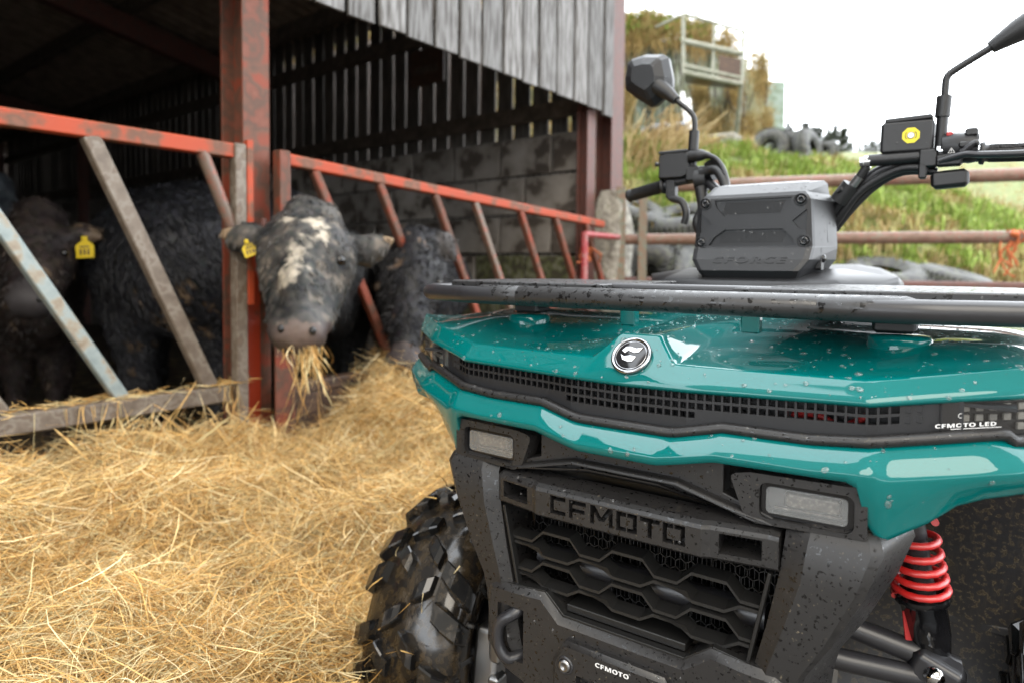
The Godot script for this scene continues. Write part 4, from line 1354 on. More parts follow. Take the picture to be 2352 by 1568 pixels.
func quad_body():
	var b := B.new()
	var rows := []
	for s in [[-1.40, 0.50, 1.00], [-1.55, 0.44, 1.01], [-1.75, 0.30, 1.015], [-1.95, 0.22, 1.0], [-2.2, 0.28, 0.93], [-2.4, 0.46, 0.94], [-2.7, 0.54, 0.93], [-2.95, 0.50, 0.88]]:
		var line := PackedVector3Array()
		for p in [[-1.0, 0.72], [-1.0, 0.93], [-0.8, 0.985], [-0.4, 1.0], [0.0, 1.0], [0.4, 1.0], [0.8, 0.985], [1.0, 0.93], [1.0, 0.72]]:
			line.append(Vector3(p[0] * s[1], p[1] * s[2], s[0]))
		rows.append(line)
	b.grid(rows)
	Q("rear_body", b, M.teal)
	b = B.new()
	rows = []
	for s in [[-1.86, 0.10, 0.98, 0.02], [-1.9, 0.16, 1.0, 0.03], [-2.1, 0.19, 0.99, 0.06], [-2.4, 0.21, 0.985, 0.07], [-2.6, 0.2, 1.04, 0.10], [-2.72, 0.17, 1.06, 0.08]]:
		var ring := PackedVector3Array()
		for k in 14:
			var an := TAU * k / 14
			ring.append(Vector3(cos(an) * s[1], s[2] + sin(an) * s[3] * 0.8, s[0]))
		rows.append(ring)
	b.grid(rows, true)
	b.fan(rows[5], Vector3.FORWARD)
	Q("seat", b, M.plastic_dry)
	b = B.new()
	for x in [-0.4, -0.2, 0.0, 0.2, 0.4]:
		b.tube(V3([[x, 0.985, -2.62], [x, 0.985, -3.0]]), 0.012, 8)
	b.tube(V3([[-0.45, 0.985, -2.62], [0.45, 0.985, -2.62]]), 0.014, 8)
	b.tube(V3([[-0.45, 0.985, -3.0], [0.45, 0.985, -3.0]]), 0.014, 8)
	Q("rear_rack", b, M.black_metal)

func quad_dash():
	# base that carries the display pod
	var b := B.new()
	var rows := []
	for s in [[-1.425, 1.045, 0.15, 0.19], [-1.432, 1.072, 0.165, 0.19], [-1.45, 1.081, 0.168, 0.20], [-1.50, 1.090, 0.165, 0.23], [-1.58, 1.104, 0.16, 0.27], [-1.70, 1.09, 0.15, 0.27], [-1.86, 1.03, 0.12, 0.2]]:
		var line := PackedVector3Array()
		for p in [[-1.0, 0.93, 1], [-1.0, 0.975, 1], [-1.0, 0.985, 1], [-0.96, 1.0, 0], [0.0, 1.0, 0], [0.96, 1.0, 0], [1.0, 0.985, 1], [1.0, 0.975, 1], [1.0, 0.93, 1]]:
			line.append(Vector3(p[0] * (s[3] if p[2] else s[2] + 0.015), s[1] * p[1], s[0]))
		rows.append(line)
	b.grid(rows)
	var e := PackedVector3Array(rows[0])
	b.fan(e, Vector3(0, 0, 1))
	Q("dash_base", b, M.plastic_dry)
	# the pod: a faceted box with two sunk textured fields
	var rings := []
	for s in [[1.070, 0.092, -1.470], [1.082, 0.100, -1.456], [1.098, 0.108, -1.444], [1.122, 0.125, -1.456], [1.146, 0.127, -1.472], [1.150, 0.127, -1.4762], [1.247, 0.121, -1.478], [1.256, 0.115, -1.480], [1.264, 0.108, -1.487], [1.288, 0.104, -1.535], [1.296, 0.096, -1.57]]:
		var h: float = s[1]; var y: float = s[0]; var z: float = s[2]
		rings.append(V3([[-h + 0.014, y, z], [h - 0.014, y, z], [h - 0.003, y, z - 0.004], [h, y, z - 0.014], [h + 0.022, y + 0.002, -1.61], [-h - 0.022, y + 0.002, -1.61], [-h, y, z - 0.014], [-h + 0.003, y, z - 0.004]]))
	b = closed_loft(rings)
	var cm := CSGMesh3D.new()
	cm.name = numbered(quad, "display_pod")
	cm.mesh = b.mesh(M.plastic_dry)
	cm.material = M.plastic_dry
	var zs := -1.478
	csg_cut(cm, V2([[-0.080, 1.252], [0.082, 1.252], [0.078, 1.236], [0.060, 1.216], [-0.058, 1.216], [-0.076, 1.236]]), zs + 0.01, zs - 0.006, M.plastic_dry)
	csg_cut(cm, V2([[-0.056, 1.187], [0.066, 1.187], [0.086, 1.166], [0.090, 1.153], [-0.091, 1.153], [-0.080, 1.170]]), zs + 0.012, zs - 0.0055, M.plastic_dry)
	for sg: float in [-1.0, 1.0]:
		csg_cut(cm, V2([[sg * 0.112, 1.226], [sg * 0.112, 1.180], [sg * 0.098, 1.186], [sg * 0.084, 1.203]]), zs + 0.01, zs - 0.005, M.plastic_dry)
	csg_sub(cm, Vector3(0.02, 0.085, 0.045), Vector3(0.146, 1.203, -1.535), Vector3(0, 0, 0.05))
	quad.add_child(cm); cm.position.z = -QZ
	cm.set_meta("label", "black display pod with the raised word CFORCE")
	wet_faces.append([b, 1.6, "black"])
	b = B.new()
	for f in [[0.122, 0.028, 1.234], [0.132, 0.026, 1.170]]:
		for k in 40:
			b.box(Vector3(0.001 - f[0] / 2 + f[0] * k / 39.0, f[2], zs - 0.0055), Vector3(0.0014, f[1], 0.0012), 0.0003, Basis(Vector3(0, 0, 1), -0.4))
	Q("textured_field", b, M.black, cm)
	for s in [[-0.100, 1.2455], [0.100, 1.2455], [-0.108, 1.160], [0.108, 1.160]]:
		b = B.new()
		b.lathe([[0.0135, -0.004], [0.0135, 0.002], [0.0115, 0.003], [0.0105, 0.0005]], 20, Transform3D(Basis(Vector3.RIGHT, PI / 2), Vector3(s[0], s[1], zs)))
		var cup := Q("screw_cup", b, M.plastic_dry)
		b = B.new()
		b.lathe([[0.0032, 0.002], [0.0038, 0.0055], [0.008, 0.005], [0.0095, 0.001]], 18, Transform3D(Basis(Vector3.RIGHT, PI / 2), Vector3(s[0], s[1], zs)))
		Q("screw", b, M.gloss_black, cup)
	var slope := Basis(Vector3.RIGHT, -0.50)
	text_part(cm, "lettering", "CFORCE", 0.0145, Transform3D(slope * Basis(Vector3(1, 0, 0), Vector3(0.18, 1, 0), Vector3(0, 0, 1)), Vector3(0.002, 1.120, -1.4550)), M.plastic_dry, 0.0018, "sans", 2.1)
	b = B.new()
	b.prism(rrect(0.03, 0.05, 0.006), 0.002, -0.01, Transform3D(Basis(Vector3.UP, PI / 2), Vector3(0.132, 1.125, -1.535)), 0.001)
	var pl := Q("side_clip", b, M.black)
	b = B.new()
	b.lathe([[0.0001, 0.006], [0.007, 0.006], [0.009, 0.0]], 14, Transform3D(Basis(Vector3.FORWARD, PI / 2), Vector3(0.134, 1.125, -1.535)))
	Q("screw", b, M.gloss_black, pl)

func quad_bars():
	var bar := Node3D.new(); bar.name = "handlebar"; quad.add_child(bar); bar.position.z = -QZ
	var b := B.new()
	b.tube(smooth_path(V3([[-0.315, 1.327, -1.75], [-0.26, 1.338, -1.75], [-0.20, 1.335, -1.74], [-0.14, 1.29, -1.71], [-0.09, 1.24, -1.68], [-0.05, 1.20, -1.66], [0.05, 1.20, -1.65], [0.10, 1.21, -1.64], [0.16, 1.255, -1.62], [0.20, 1.29, -1.61], [0.235, 1.313, -1.605], [0.30, 1.328, -1.60], [0.40, 1.326, -1.60]]), 4), 0.0125, 12)
	part(bar, "bar", b, M.black_metal)
	b = B.new()
	b.tube(V3([[-0.05, 1.20, -1.66], [0.0, 1.0, -1.6]]), 0.03, 10)
	part(bar, "stem", b, M.black_metal)
	# grips with ribs
	for g in [[Vector3(-0.312, 1.327, -1.75), Vector3(-0.425, 1.307, -1.765)], [Vector3(0.402, 1.330, -1.60), Vector3(0.545, 1.322, -1.60)]]:
		b = B.new()
		var dir: Vector3 = (g[1] - g[0]).normalized()
		b.tube(PackedVector3Array([g[0] - dir * 0.004, g[0], g[0] + dir * 0.004, g[0] + dir * 0.006, g[1] - dir * 0.012, g[1] - dir * 0.006, g[1], g[1] + dir * 0.005]), [0.02, 0.022, 0.022, 0.0165, 0.0165, 0.0185, 0.0175, 0.010], 18)
		var sd := dir.cross(Vector3.UP).normalized(); var ud := sd.cross(dir)
		for k in 22:
			var an := TAU * k / 22
			var off := (sd * cos(an) + ud * sin(an)) * 0.0168
			b.bar(g[0] + dir * 0.012 + off, g[1] - dir * 0.016 + off, 0.0016, 0.0014, off.normalized(), 0.0)
		var grip := part(bar, "grip", b, M.black)
		if g[0].x > 0:
			text_part(grip, "lettering", "CFMOTO", 0.007, Transform3D(Basis(Vector3.RIGHT, -0.35), Vector3(0.445, 1.338, -1.5842)), M.plastic_dry, 0.0012, "sans", 1.4)
	# right hand master cylinder
	b = B.new()
	b.box(Vector3(0.276, 1.372, -1.60), Vector3(0.094, 0.066, 0.05), 0.007, Basis(Vector3(0, 0, 1), -0.02))
	var res := part(bar, "brake_reservoir", b, M.black)
	wet_faces.append([b, 1.2, "black"])
	b = B.new()
	b.box(Vector3(0.278, 1.408, -1.602), Vector3(0.084, 0.010, 0.046), 0.004, Basis(Vector3(0, 0, 1), 0.02))
	part(res, "lid", b, M.black)
	b = B.new()
	var oc := PackedVector2Array(); var oi := PackedVector2Array(); var ow := PackedVector2Array()
	for k in 8:
		var an := TAU * (k + 0.5) / 8
		oc.append(Vector2(cos(an), sin(an)) * 0.0165)
	for k in 20:
		oi.append(Vector2(cos(TAU * k / 20), sin(TAU * k / 20)) * 0.0068)
		ow.append(Vector2(cos(TAU * k / 20), sin(TAU * k / 20)) * 0.0058)
	var xf := Transform3D(Basis(), Vector3(0.284, 1.373, -1.5745))
	b.prism(oc, 0.0005, -0.001, xf)
	var st := part(res, "warning_sticker", b, M.yellow)
	b = B.new()
	b.prism(oi, 0.0012, 0.0, xf)
	for s: float in [-1.0, 1.0]:
		var arc := PackedVector2Array()
		for k in 7: arc.append(Vector2(cos(-0.8 + 1.6 * k / 6.0) * s, sin(-0.8 + 1.6 * k / 6.0)) * 0.0105)
		for k in 7: arc.append(Vector2(cos(0.8 - 1.6 * k / 6.0) * s, sin(0.8 - 1.6 * k / 6.0)) * 0.0096)
		b.prism(arc, 0.0010, 0.0, xf)
	part(bar, "sight_glass_ring", b, M.black)
	b = B.new()
	b.prism(ow, 0.0018, 0.0, xf)
	part(bar, "sight_glass", b, M.white_print)
	b = B.new()
	b.tube(V3([[0.208, 1.330, -1.585], [0.30, 1.330, -1.585]]), 0.0125, 12)
	b.box(Vector3(0.315, 1.325, -1.585), Vector3(0.032, 0.036, 0.03), 0.004)
	b.box(Vector3(0.306, 1.300, -1.58), Vector3(0.014, 0.03, 0.02), 0.003)
	b.box(Vector3(0.350, 1.318, -1.578), Vector3(0.045, 0.024, 0.024), 0.005)
	part(bar, "lever_clamp", b, M.black)
	b = B.new()
	b.tube(V3([[0.192, 1.328, -1.585], [0.199, 1.328, -1.585]]), 0.0105, 6)
	b.tube(V3([[0.200, 1.328, -1.585], [0.212, 1.328, -1.585]]), 0.0125, 14)
	b.tube(V3([[0.331, 1.338, -1.572], [0.331, 1.345, -1.572]]), 0.006, 8)
	part(bar, "banjo_bolt", b, M.chrome)
	b = B.new()
	b.tube(smooth_path(V3([[0.335, 1.316, -1.572], [0.375, 1.325, -1.562], [0.40, 1.322, -1.558], [0.46, 1.318, -1.555], [0.54, 1.318, -1.56]]), 4), 0.0095, 10, true, 0.7)
	b.tube(smooth_path(V3([[0.37, 1.330, -1.568], [0.388, 1.345, -1.565], [0.395, 1.346, -1.565]]), 3), 0.006, 8)
	part(bar, "brake_lever", b, M.black_metal)
	b = B.new()
	b.box(Vector3(0.352, 1.282, -1.59), Vector3(0.064, 0.034, 0.04), 0.008, Basis(Vector3(0, 0, 1), 0.06))
	part(bar, "lever_housing", b, M.black)
	b = B.new()
	b.tube(V3([[0.338, 1.345, -1.60], [0.352, 1.346, -1.60], [0.385, 1.342, -1.60], [0.396, 1.341, -1.60]]), [0.026, 0.029, 0.030, 0.027], 20)
	var sw := part(bar, "switch_housing", b, M.plastic_dry)
	b = B.new()
	b.box(Vector3(0.385, 1.370, -1.585), Vector3(0.022, 0.016, 0.018), 0.004)
	b.box(Vector3(0.382, 1.345, -1.570), Vector3(0.034, 0.012, 0.012), 0.004)
	part(sw, "switch", b, M.black)
	b = B.new()
	b.box(Vector3(0.349, 1.370, -1.588), Vector3(0.012, 0.010, 0.014), 0.003)
	part(sw, "stop_switch", b, M.red_dull)
	b = B.new()
	var txf := Transform3D(Basis(Vector3.RIGHT, 0.15), Vector3(0.3535, 1.3355, -1.5708))
	b.frame(V2([[0, 0.0058], [-0.0062, -0.0045], [0.0062, -0.0045]]), V2([[0, 0.0042], [-0.0048, -0.0037], [0.0048, -0.0037]]), 0.0004, 0.0, txf)
	b.box(txf * Vector3(0, 0.0006, 0.0003), Vector3(0.0011, 0.0034, 0.0006), 0.0)
	b.box(txf * Vector3(0, -0.0024, 0.0003), Vector3(0.0011, 0.0011, 0.0006), 0.0)
	part(sw, "warning_sign", b, M.white_print)
	# left hand controls
	b = B.new()
	b.prism(V2([[-0.320, 1.345], [-0.320, 1.408], [-0.300, 1.413], [-0.240, 1.412], [-0.236, 1.405], [-0.236, 1.350], [-0.255, 1.343], [-0.30, 1.343]]), -1.725, -1.775, Transform3D(), 0.005)
	b.box(Vector3(-0.290, 1.318, -1.75), Vector3(0.028, 0.052, 0.03), 0.005)
	b.box(Vector3(-0.286, 1.300, -1.745), Vector3(0.022, 0.03, 0.024), 0.004)
	b.tube(V3([[-0.32, 1.385, -1.75], [-0.338, 1.388, -1.75]]), [0.004, 0.006], 8)
	var lr := part(bar, "brake_reservoir", b, M.black)
	wet_faces.append([b, 1.0, "black"])
	b = B.new()
	b.box(Vector3(-0.280, 1.414, -1.75), Vector3(0.082, 0.008, 0.05), 0.003)
	part(lr, "lid", b, M.plastic_dry)
	b = B.new()
	b.tube(V3([[-0.215, 1.336, -1.735], [-0.185, 1.336, -1.735]]), 0.030, 16)
	b.tube(smooth_path(V3([[-0.24, 1.352, -1.75], [-0.2, 1.352, -1.74], [-0.165, 1.35, -1.73]]), 3), 0.02, 12)
	b.box(Vector3(-0.225, 1.352, -1.74), Vector3(0.038, 0.04, 0.036), 0.006)
	part(bar, "throttle_housing", b, M.black)
	b = B.new()
	b.tube(smooth_path(V3([[-0.235, 1.398, -1.735], [-0.20, 1.398, -1.73], [-0.175, 1.392, -1.72], [-0.15, 1.375, -1.71], [-0.125, 1.335, -1.69], [-0.11, 1.28, -1.67]]), 4), [0.016, 0.016, 0.016, 0.016, 0.015, 0.012, 0.010, 0.009, 0.007, 0.007, 0.007, 0.007, 0.007, 0.007, 0.007, 0.007, 0.007, 0.007, 0.007, 0.007, 0.007], 8)
	b.tube(smooth_path(V3([[-0.19, 1.37, -1.74], [-0.165, 1.378, -1.73], [-0.14, 1.35, -1.71], [-0.115, 1.29, -1.68]]), 4), 0.011, 8)
	b.tube(smooth_path(V3([[-0.20, 1.345, -1.72], [-0.16, 1.355, -1.71], [-0.13, 1.325, -1.69], [-0.11, 1.27, -1.67]]), 4), 0.013, 8)
	b.tube(smooth_path(V3([[-0.285, 1.29, -1.74], [-0.255, 1.28, -1.735], [-0.24, 1.25, -1.73], [-0.245, 1.22, -1.73]]), 4), 0.010, 8)
	b.tube(smooth_path(V3([[-0.20, 1.315, -1.72], [-0.19, 1.26, -1.72], [-0.20, 1.22, -1.71], [-0.17, 1.18, -1.69]]), 4), 0.016, 8)
	part(bar, "cable", b, M.black)
	b = B.new()
	b.tube(smooth_path(V3([[0.205, 1.318, -1.585], [0.19, 1.295, -1.59], [0.165, 1.26, -1.60], [0.13, 1.21, -1.62]]), 4), 0.0095, 8)
	b.tube(smooth_path(V3([[0.315, 1.306, -1.585], [0.27, 1.310, -1.59], [0.225, 1.292, -1.595], [0.185, 1.262, -1.60], [0.14, 1.20, -1.62]]), 4), 0.009, 8)
	b.tube(smooth_path(V3([[0.33, 1.30, -1.60], [0.27, 1.304, -1.60], [0.22, 1.280, -1.61], [0.175, 1.235, -1.62], [0.14, 1.19, -1.63]]), 4), 0.008, 8)
	part(bar, "cable", b, M.black)
	b = B.new()
	b.tube(V3([[0.192, 1.298, -1.587], [0.179, 1.281, -1.592]]), 0.0098, 10)
	part(bar, "ferrule", b, M.steel)
	b = B.new()
	b.tube(V3([[0.176, 1.283, -1.598], [0.150, 1.250, -1.606]]), 0.020, 10)
	b.tube(V3([[0.153, 1.275, -1.585], [0.160, 1.271, -1.59]]), 0.008, 8)
	part(bar, "cable_clamp", b, M.black)
	# mirrors
	b = B.new()
	b.tube(smooth_path(V3([[-0.233, 1.375, -1.75], [-0.2305, 1.44, -1.75], [-0.2290, 1.485, -1.75], [-0.236, 1.512, -1.75], [-0.262, 1.538, -1.75], [-0.290, 1.562, -1.75]]), 4), 0.0068, 10)
	var ml := part(bar, "mirror_stalk", b, M.black)
	b = B.new()
	b.tube(V3([[-0.2335, 1.355, -1.75], [-0.2325, 1.418, -1.75]]), 0.0115, 8)
	b.tube(V3([[-0.2320, 1.418, -1.75], [-0.2300, 1.468, -1.75]]), 0.0135, 12)
	b.tube(V3([[-0.282, 1.555, -1.75], [-0.305, 1.577, -1.75], [-0.335, 1.60, -1.748], [-0.36, 1.62, -1.745]]), [0.013, 0.018, 0.026, 0.022], 14)
	part(ml, "boot", b, M.black)
	var rings := []
	var outl := [[-0.437, 1.608], [-0.441, 1.640], [-0.433, 1.682], [-0.420, 1.692], [-0.376, 1.697], [-0.325, 1.688], [-0.311, 1.676], [-0.299, 1.620], [-0.299, 1.585], [-0.345, 1.552], [-0.360, 1.550], [-0.405, 1.580]]
	for s in [[-1.785, 0.96], [-1.775, 1.0], [-1.762, 1.0], [-1.738, 0.80], [-1.722, 0.50], [-1.7205, 0.48]]:
		var r := PackedVector3Array()
		for p in outl: r.append(Vector3(-0.368 + (p[0] + 0.368) * s[1], 1.625 + (p[1] - 1.625) * s[1], s[0]))
		rings.append(r)
	b = B.new()
	b.grid(rings.slice(0, 3), true)
	for i in range(2, 5):
		for j in 12:
			var j2 := (j + 1) % 12
			b.q(rings[i][j], rings[i][j2], rings[i + 1][j2], rings[i + 1][j])
	b.fan(rings[5], Vector3(0, 0, 1))
	var mh := part(bar, "mirror_housing", b, M.plastic_dry)
	wet_faces.append([b, 1.0, "black"])
	b = B.new()
	b.fan(rings[0], Vector3(0, 0, -1))
	part(mh, "mirror_glass", b, M.chrome)
	b = B.new()
	b.tube(smooth_path(V3([[0.3385, 1.43, -1.60], [0.3385, 1.468, -1.60], [0.3420, 1.488, -1.60], [0.36, 1.502, -1.60], [0.415, 1.534, -1.60], [0.46, 1.561, -1.60]]), 4), 0.0070, 10)
	ml = part(bar, "mirror_stalk", b, M.black)
	b = B.new()
	b.tube(V3([[0.3335, 1.345, -1.60], [0.3355, 1.408, -1.60]]), 0.0105, 8)
	b.tube(V3([[0.3350, 1.408, -1.60], [0.3375, 1.449, -1.60]]), 0.0135, 12)
	part(ml, "boot", b, M.black)
	b = B.new()
	b.tube(V3([[0.410, 1.531, -1.60], [0.418, 1.536, -1.60], [0.452, 1.556, -1.60], [0.48, 1.57, -1.60]]), [0.012, 0.014, 0.022, 0.026], 14)
	part(ml, "boot", b, M.black)
	b = B.new()
	var r2 := []
	for r in rings:
		var q := PackedVector3Array()
		for p in r: q.append(Vector3(-p.x + 0.16, p.y, p.z + 0.15))
		q.reverse()
		r2.append(q)
	b.grid(r2, true)
	b.fan(r2[5], Vector3(0, 0, 1))
	mh = part(bar, "mirror_housing", b, M.plastic_dry)
	b = B.new()
	b.fan(r2[0], Vector3(0, 0, -1))
	part(mh, "mirror_glass", b, M.chrome)

# rain drops: flat clear domes scattered over the upper and front faces
func rain_drops():
	var dome := B.new()
	dome.lathe([[1.0, -0.15], [0.95, 0.15], [0.75, 0.38], [0.42, 0.52], [0.02, 0.56]], 8)
	var rg := RandomNumberGenerator.new(); rg.seed = 77
	var xfs := []
	for w in wet_faces:
		var b: B = w[0]
		var tris := []; var acc := 0.0; var cum := PackedFloat32Array()
		for i in range(0, b.v.size(), 3):
			var a := b.v[i]; var n: Vector3 = b.n[i]
			var view := n.dot((EYE - Vector3(QX, 0, 0) - a).normalized())
			if view < 0.05 or n.y < -0.3: continue
			acc += (b.v[i + 1] - a).cross(b.v[i + 2] - a).length() / 2
			tris.append(i); cum.append(acc)
		if acc <= 0.0: continue
		var black: bool = w[2] == "black"
		var count: int = mini(int(acc * 2600.0 * w[1]), 2600)
		for k in count:
			var i: int = tris[mini(cum.bsearch(rg.randf() * acc), tris.size() - 1)]
			var r1 := sqrt(rg.randf()); var r2 := rg.randf()
			var p := b.v[i] * (1 - r1) + b.v[i + 1] * (r1 * (1 - r2)) + b.v[i + 2] * (r1 * r2)
			var n := b.n[i] * (1 - r1) + b.n[i + 1] * (r1 * (1 - r2)) + b.n[i + 2] * (r1 * r2)
			n = n.normalized()
			var size := (0.0007 + 0.0034 * pow(rg.randf(), 3.2)) * (0.62 if black else 1.0)
			var sd := n.cross(Vector3(rg.randf() - 0.5, 0.2, rg.randf() - 0.5)).normalized()
			if not sd.is_normalized(): continue
			var bs := Basis(sd, n, sd.cross(n)) * Basis().scaled(Vector3(size * rg.randf_range(0.8, 1.4), size * 0.9, size))
			xfs.append(Transform3D(bs, p))
	var mm := multi(quad, "rain_drops", dome.mesh(M.water), xfs)
	mm.position.z = -QZ

func build_quad():
	quad = thing("quad_bike", "wet teal and black quad bike parked facing out along the barn", "quad bike", Vector3(QX, 0, QZ))
	quad_hood()
	quad_fascia()
	quad_grille_strip()
	quad_lamps()
	quad_bumper()
	quad_rack()
	quad_wheels()
	quad_suspension()
	quad_body()
	quad_dash()
	quad_bars()
	rain_drops()

# ---------------------------------------------------------------- land, silo, tyres and fence beyond the barn
const CREST := [1300.0, 345.0, 1420.0, 335.0, 1560.0, 330.0, 1700.0, 350.0, 1760.0, 372.0, 1900.0, 380.0, 2000.0, 396.0, 2100.0, 424.0, 2200.0, 456.0, 2300.0, 494.0, 2400.0, 532.0, 2600.0, 600.0]
func land_y(x: float, d: float) -> float:      # height of the land at picture column x and depth d
	var yc := tab(CREST, x)
	var hc := 1.1 + (615.0 - yc) * 9.4 / FOCAL
	if d < 9.4:
		var t := clampf((d - 6.0) / 3.4, 0, 1)
		return lerpf(0.35, hc, pow(sin(t * PI / 2), 0.8))
	var far := 1.1 + (615.0 - 346.0) * d / FOCAL
	var t2 := clampf((d - 9.4) / 40.0, 0, 1)
	return lerpf(hc - 0.05 * (d - 9.4), far, t2 * t2 * (3 - 2 * t2))
func land_at(x: float, d: float) -> Vector3:
	var p := cp(x, 615, d)
	return Vector3(p.x, land_y(x, d), p.z)

func blade_tuft(seed_: int, n: int, h: float, spread: float, lean: float, wdt: float, cols: Array) -> B:
	var rg := RandomNumberGenerator.new(); rg.seed = seed_
	var b := B.new()
	for i in n:
		var an := rg.randf() * TAU
		var root := Vector3(cos(an), 0, sin(an)) * spread * sqrt(rg.randf())
		var l := h * rg.randf_range(0.5, 1.1)
		var a2 := rg.randf() * TAU
		var out := Vector3(cos(a2), 0, sin(a2)) * lean * rg.randf_range(0.2, 1.0) * l
		var sd := Vector3(-sin(a2), 0, cos(a2)) * wdt * rg.randf_range(0.6, 1.3)
		b.col = cols[rg.randi() % cols.size()] * rg.randf_range(0.75, 1.2)
		var p0 := root; var p1 := root + Vector3.UP * l * 0.55 + out * 0.35; var p2 := root + Vector3.UP * l * (1.0 - 0.35 * lean) + out
		b.q(p0 - sd, p0 + sd, p1 + sd * 0.8, p1 - sd * 0.8)
		b.t(p1 - sd * 0.8, p1 + sd * 0.8, p2)
	return b

func tyre_torus(R: float, r: float, w: float) -> B:
	var b := B.new()
	var prof := []
	for k in 17:
		var an := -2.5 + 5.0 * k / 16.0
		prof.append([R - r + cos(an) * r, sin(an) * w / 2])
	b.lathe(prof, 36)
	for k in 48:
		var an := TAU * k / 48
		var rad := Vector3(cos(an), 0, sin(an))
		for s: float in [-1.0, 1.0]:
			b.box(rad * (R + 0.002) + Vector3(0, s * w * 0.2, 0), Vector3(0.012, w * 0.30, R * 0.07), 0.002, Basis(rad, Vector3.UP, rad.cross(Vector3.UP)) * Basis(Vector3.RIGHT, 0.3 * s))
	return b

func build_land():
	var b := B.new()
	var xs := []; var x := 1240.0
	while x <= 2720: xs.append(x); x += 40
	var nz := noise(5, 0.9, 3)
	var rows := []
	for d in [5.9, 6.2, 6.6, 7.0, 7.5, 8.0, 8.6, 9.1, 9.4, 9.8, 10.5, 12.0, 14.0, 17.0, 21.0, 26.0, 33.0, 42.0, 55.0, 75.0, 110.0, 160.0]:
		var line := PackedVector3Array()
		for px in xs:
			var p := land_at(px, d)
			if d < 6.0: p.y = -0.05
			else: p.y += nz.get_noise_2d(p.x, p.z) * (0.12 if d < 12 else 0.3)
			line.append(p)
		rows.append(line)
	b.grid(rows)
	structure("grass_bank", b, M.grass_ground)
	var rg := RandomNumberGenerator.new(); rg.seed = 9
	# grass on the bank and dead stalks on the field behind
	var greens := [Color(0.20, 0.29, 0.055), Color(0.25, 0.34, 0.075), Color(0.15, 0.21, 0.04), Color(0.33, 0.31, 0.13)]
	var straws := [Color(0.36, 0.27, 0.13), Color(0.44, 0.35, 0.19), Color(0.27, 0.18, 0.08)]
	var lists := [[], [], []]
	for i in 3400:
		var px := rg.randf_range(1400, 2500); var d := rg.randf_range(6.3, 12.0)
		var p := land_at(px, d); p.y += nz.get_noise_2d(p.x, p.z) * 0.12 - 0.02
		var dry := nz.get_noise_2d(p.x * 1.7 + 40, p.z * 1.7) + (0.35 if d < 7.4 else 0.0) > 0.28
		var s := rg.randf_range(0.7, 1.3)
		lists[1 if dry else 0].append(Transform3D(Basis(Vector3.UP, rg.randf() * TAU).scaled(Vector3(s, s * rg.randf_range(0.6, 1.2), s)), p))
	for i in 1300:
		var px := rg.randf_range(1850, 2500); var d := rg.randf_range(9.9, 13.0) if i % 3 else rg.randf_range(13.0, 45.0)
		var p := land_at(px, d)
		var s := rg.randf_range(0.4, 0.95)
		lists[2].append(Transform3D(Basis(Vector3.UP, rg.randf() * TAU).scaled(Vector3(s, s, s)), p))
	var gr := multi(self, "grass", blade_tuft(1, 34, 0.16, 0.13, 0.7, 0.006, greens).mesh(M.leaf, true), lists[0])
	meta(gr, "short bright green grass covering the earth bank", "grass")
	gr = multi(self, "dry_grass", blade_tuft(2, 30, 0.20, 0.13, 1.0, 0.006, straws + [greens[3]]).mesh(M.leaf, true), lists[1])
	meta(gr, "pale dry grass in patches on the earth bank", "dry grass")
	gr = multi(self, "reeds", blade_tuft(3, 30, 0.62, 0.34, 0.8, 0.006, straws).mesh(M.leaf, true), lists[2])
	meta(gr, "tall brown dead reeds on the field behind the bank", "reeds")
	# leaning dead stalks between the barn corner and the quad bike
	var st := B.new()
	for i in 260:
		var p := cp(rg.randf_range(1425, 1580), rg.randf_range(330, 430), rg.randf_range(7.6, 8.6))
		var q := p + Vector3(rg.randf_range(-0.1, 0.55), rg.randf_range(0.1, 0.55), rg.randf_range(-0.2, 0.2))
		st.col = straws[rg.randi() % 3] * rg.randf_range(0.8, 1.3)
		st.tube(PackedVector3Array([p - Vector3(0, 0.3, 0), p, (p + q) / 2 + Vector3(0, 0.06, 0), q]), 0.006, 4, false)
	var sk := part(self, "dead_stalks", st, M.leaf, true)
	meta(sk, "pale leaning dead stalks beside the barn corner", "dead stalks", "", "stuff")

	build_silo(rg)
	build_tyres()
	build_fence()
	# trees far off on the skyline: uneven, loose crowns
	for i in 19:
		var px := 1782.0 + 13.5 * i + rg.randf_range(-6, 6)
		var d := rg.randf_range(85, 130)
		var h := rg.randf_range(48, 84) * (1.0 if i < 13 else 0.7) * d / FOCAL
		var t := thing("skyline_tree", "small dark tree on the far skyline behind the dead reeds", "tree", cp(px, 362, d), "trees on the far skyline")
		b = B.new()
		b.tube(PackedVector3Array([Vector3(0, -0.5, 0), Vector3(h * 0.02, h * 0.5, 0), Vector3(0, h * 0.93, 0)]), [0.14, 0.09, 0.03], 6)
		part(t, "trunk", b, M.bark)
		b = B.new()
		var fat := rg.randf_range(0.22, 0.42)
		for k in 700:
			var f := pow(rg.randf(), 0.9)
			var rr := (fat * (1.0 - f) + 0.03 + 0.05 * sin(f * 23.0 + i)) * h * sqrt(rg.randf())
			var an := rg.randf() * TAU
			var c := Vector3(cos(an) * rr, h * (0.02 + 0.97 * f), sin(an) * rr)
			var o := Vector3(cos(an), rg.randf_range(-0.6, 0.3), sin(an)) * h * 0.07
			var sd := Vector3(-sin(an), rg.randfn() * 0.5, cos(an)) * h * 0.04
			b.col = Color(0.050, 0.060, 0.042) * rg.randf_range(0.6, 1.5)
			b.t(c - sd, c + sd, c + o)
		part(t, "crown", b, M.leaf, true)
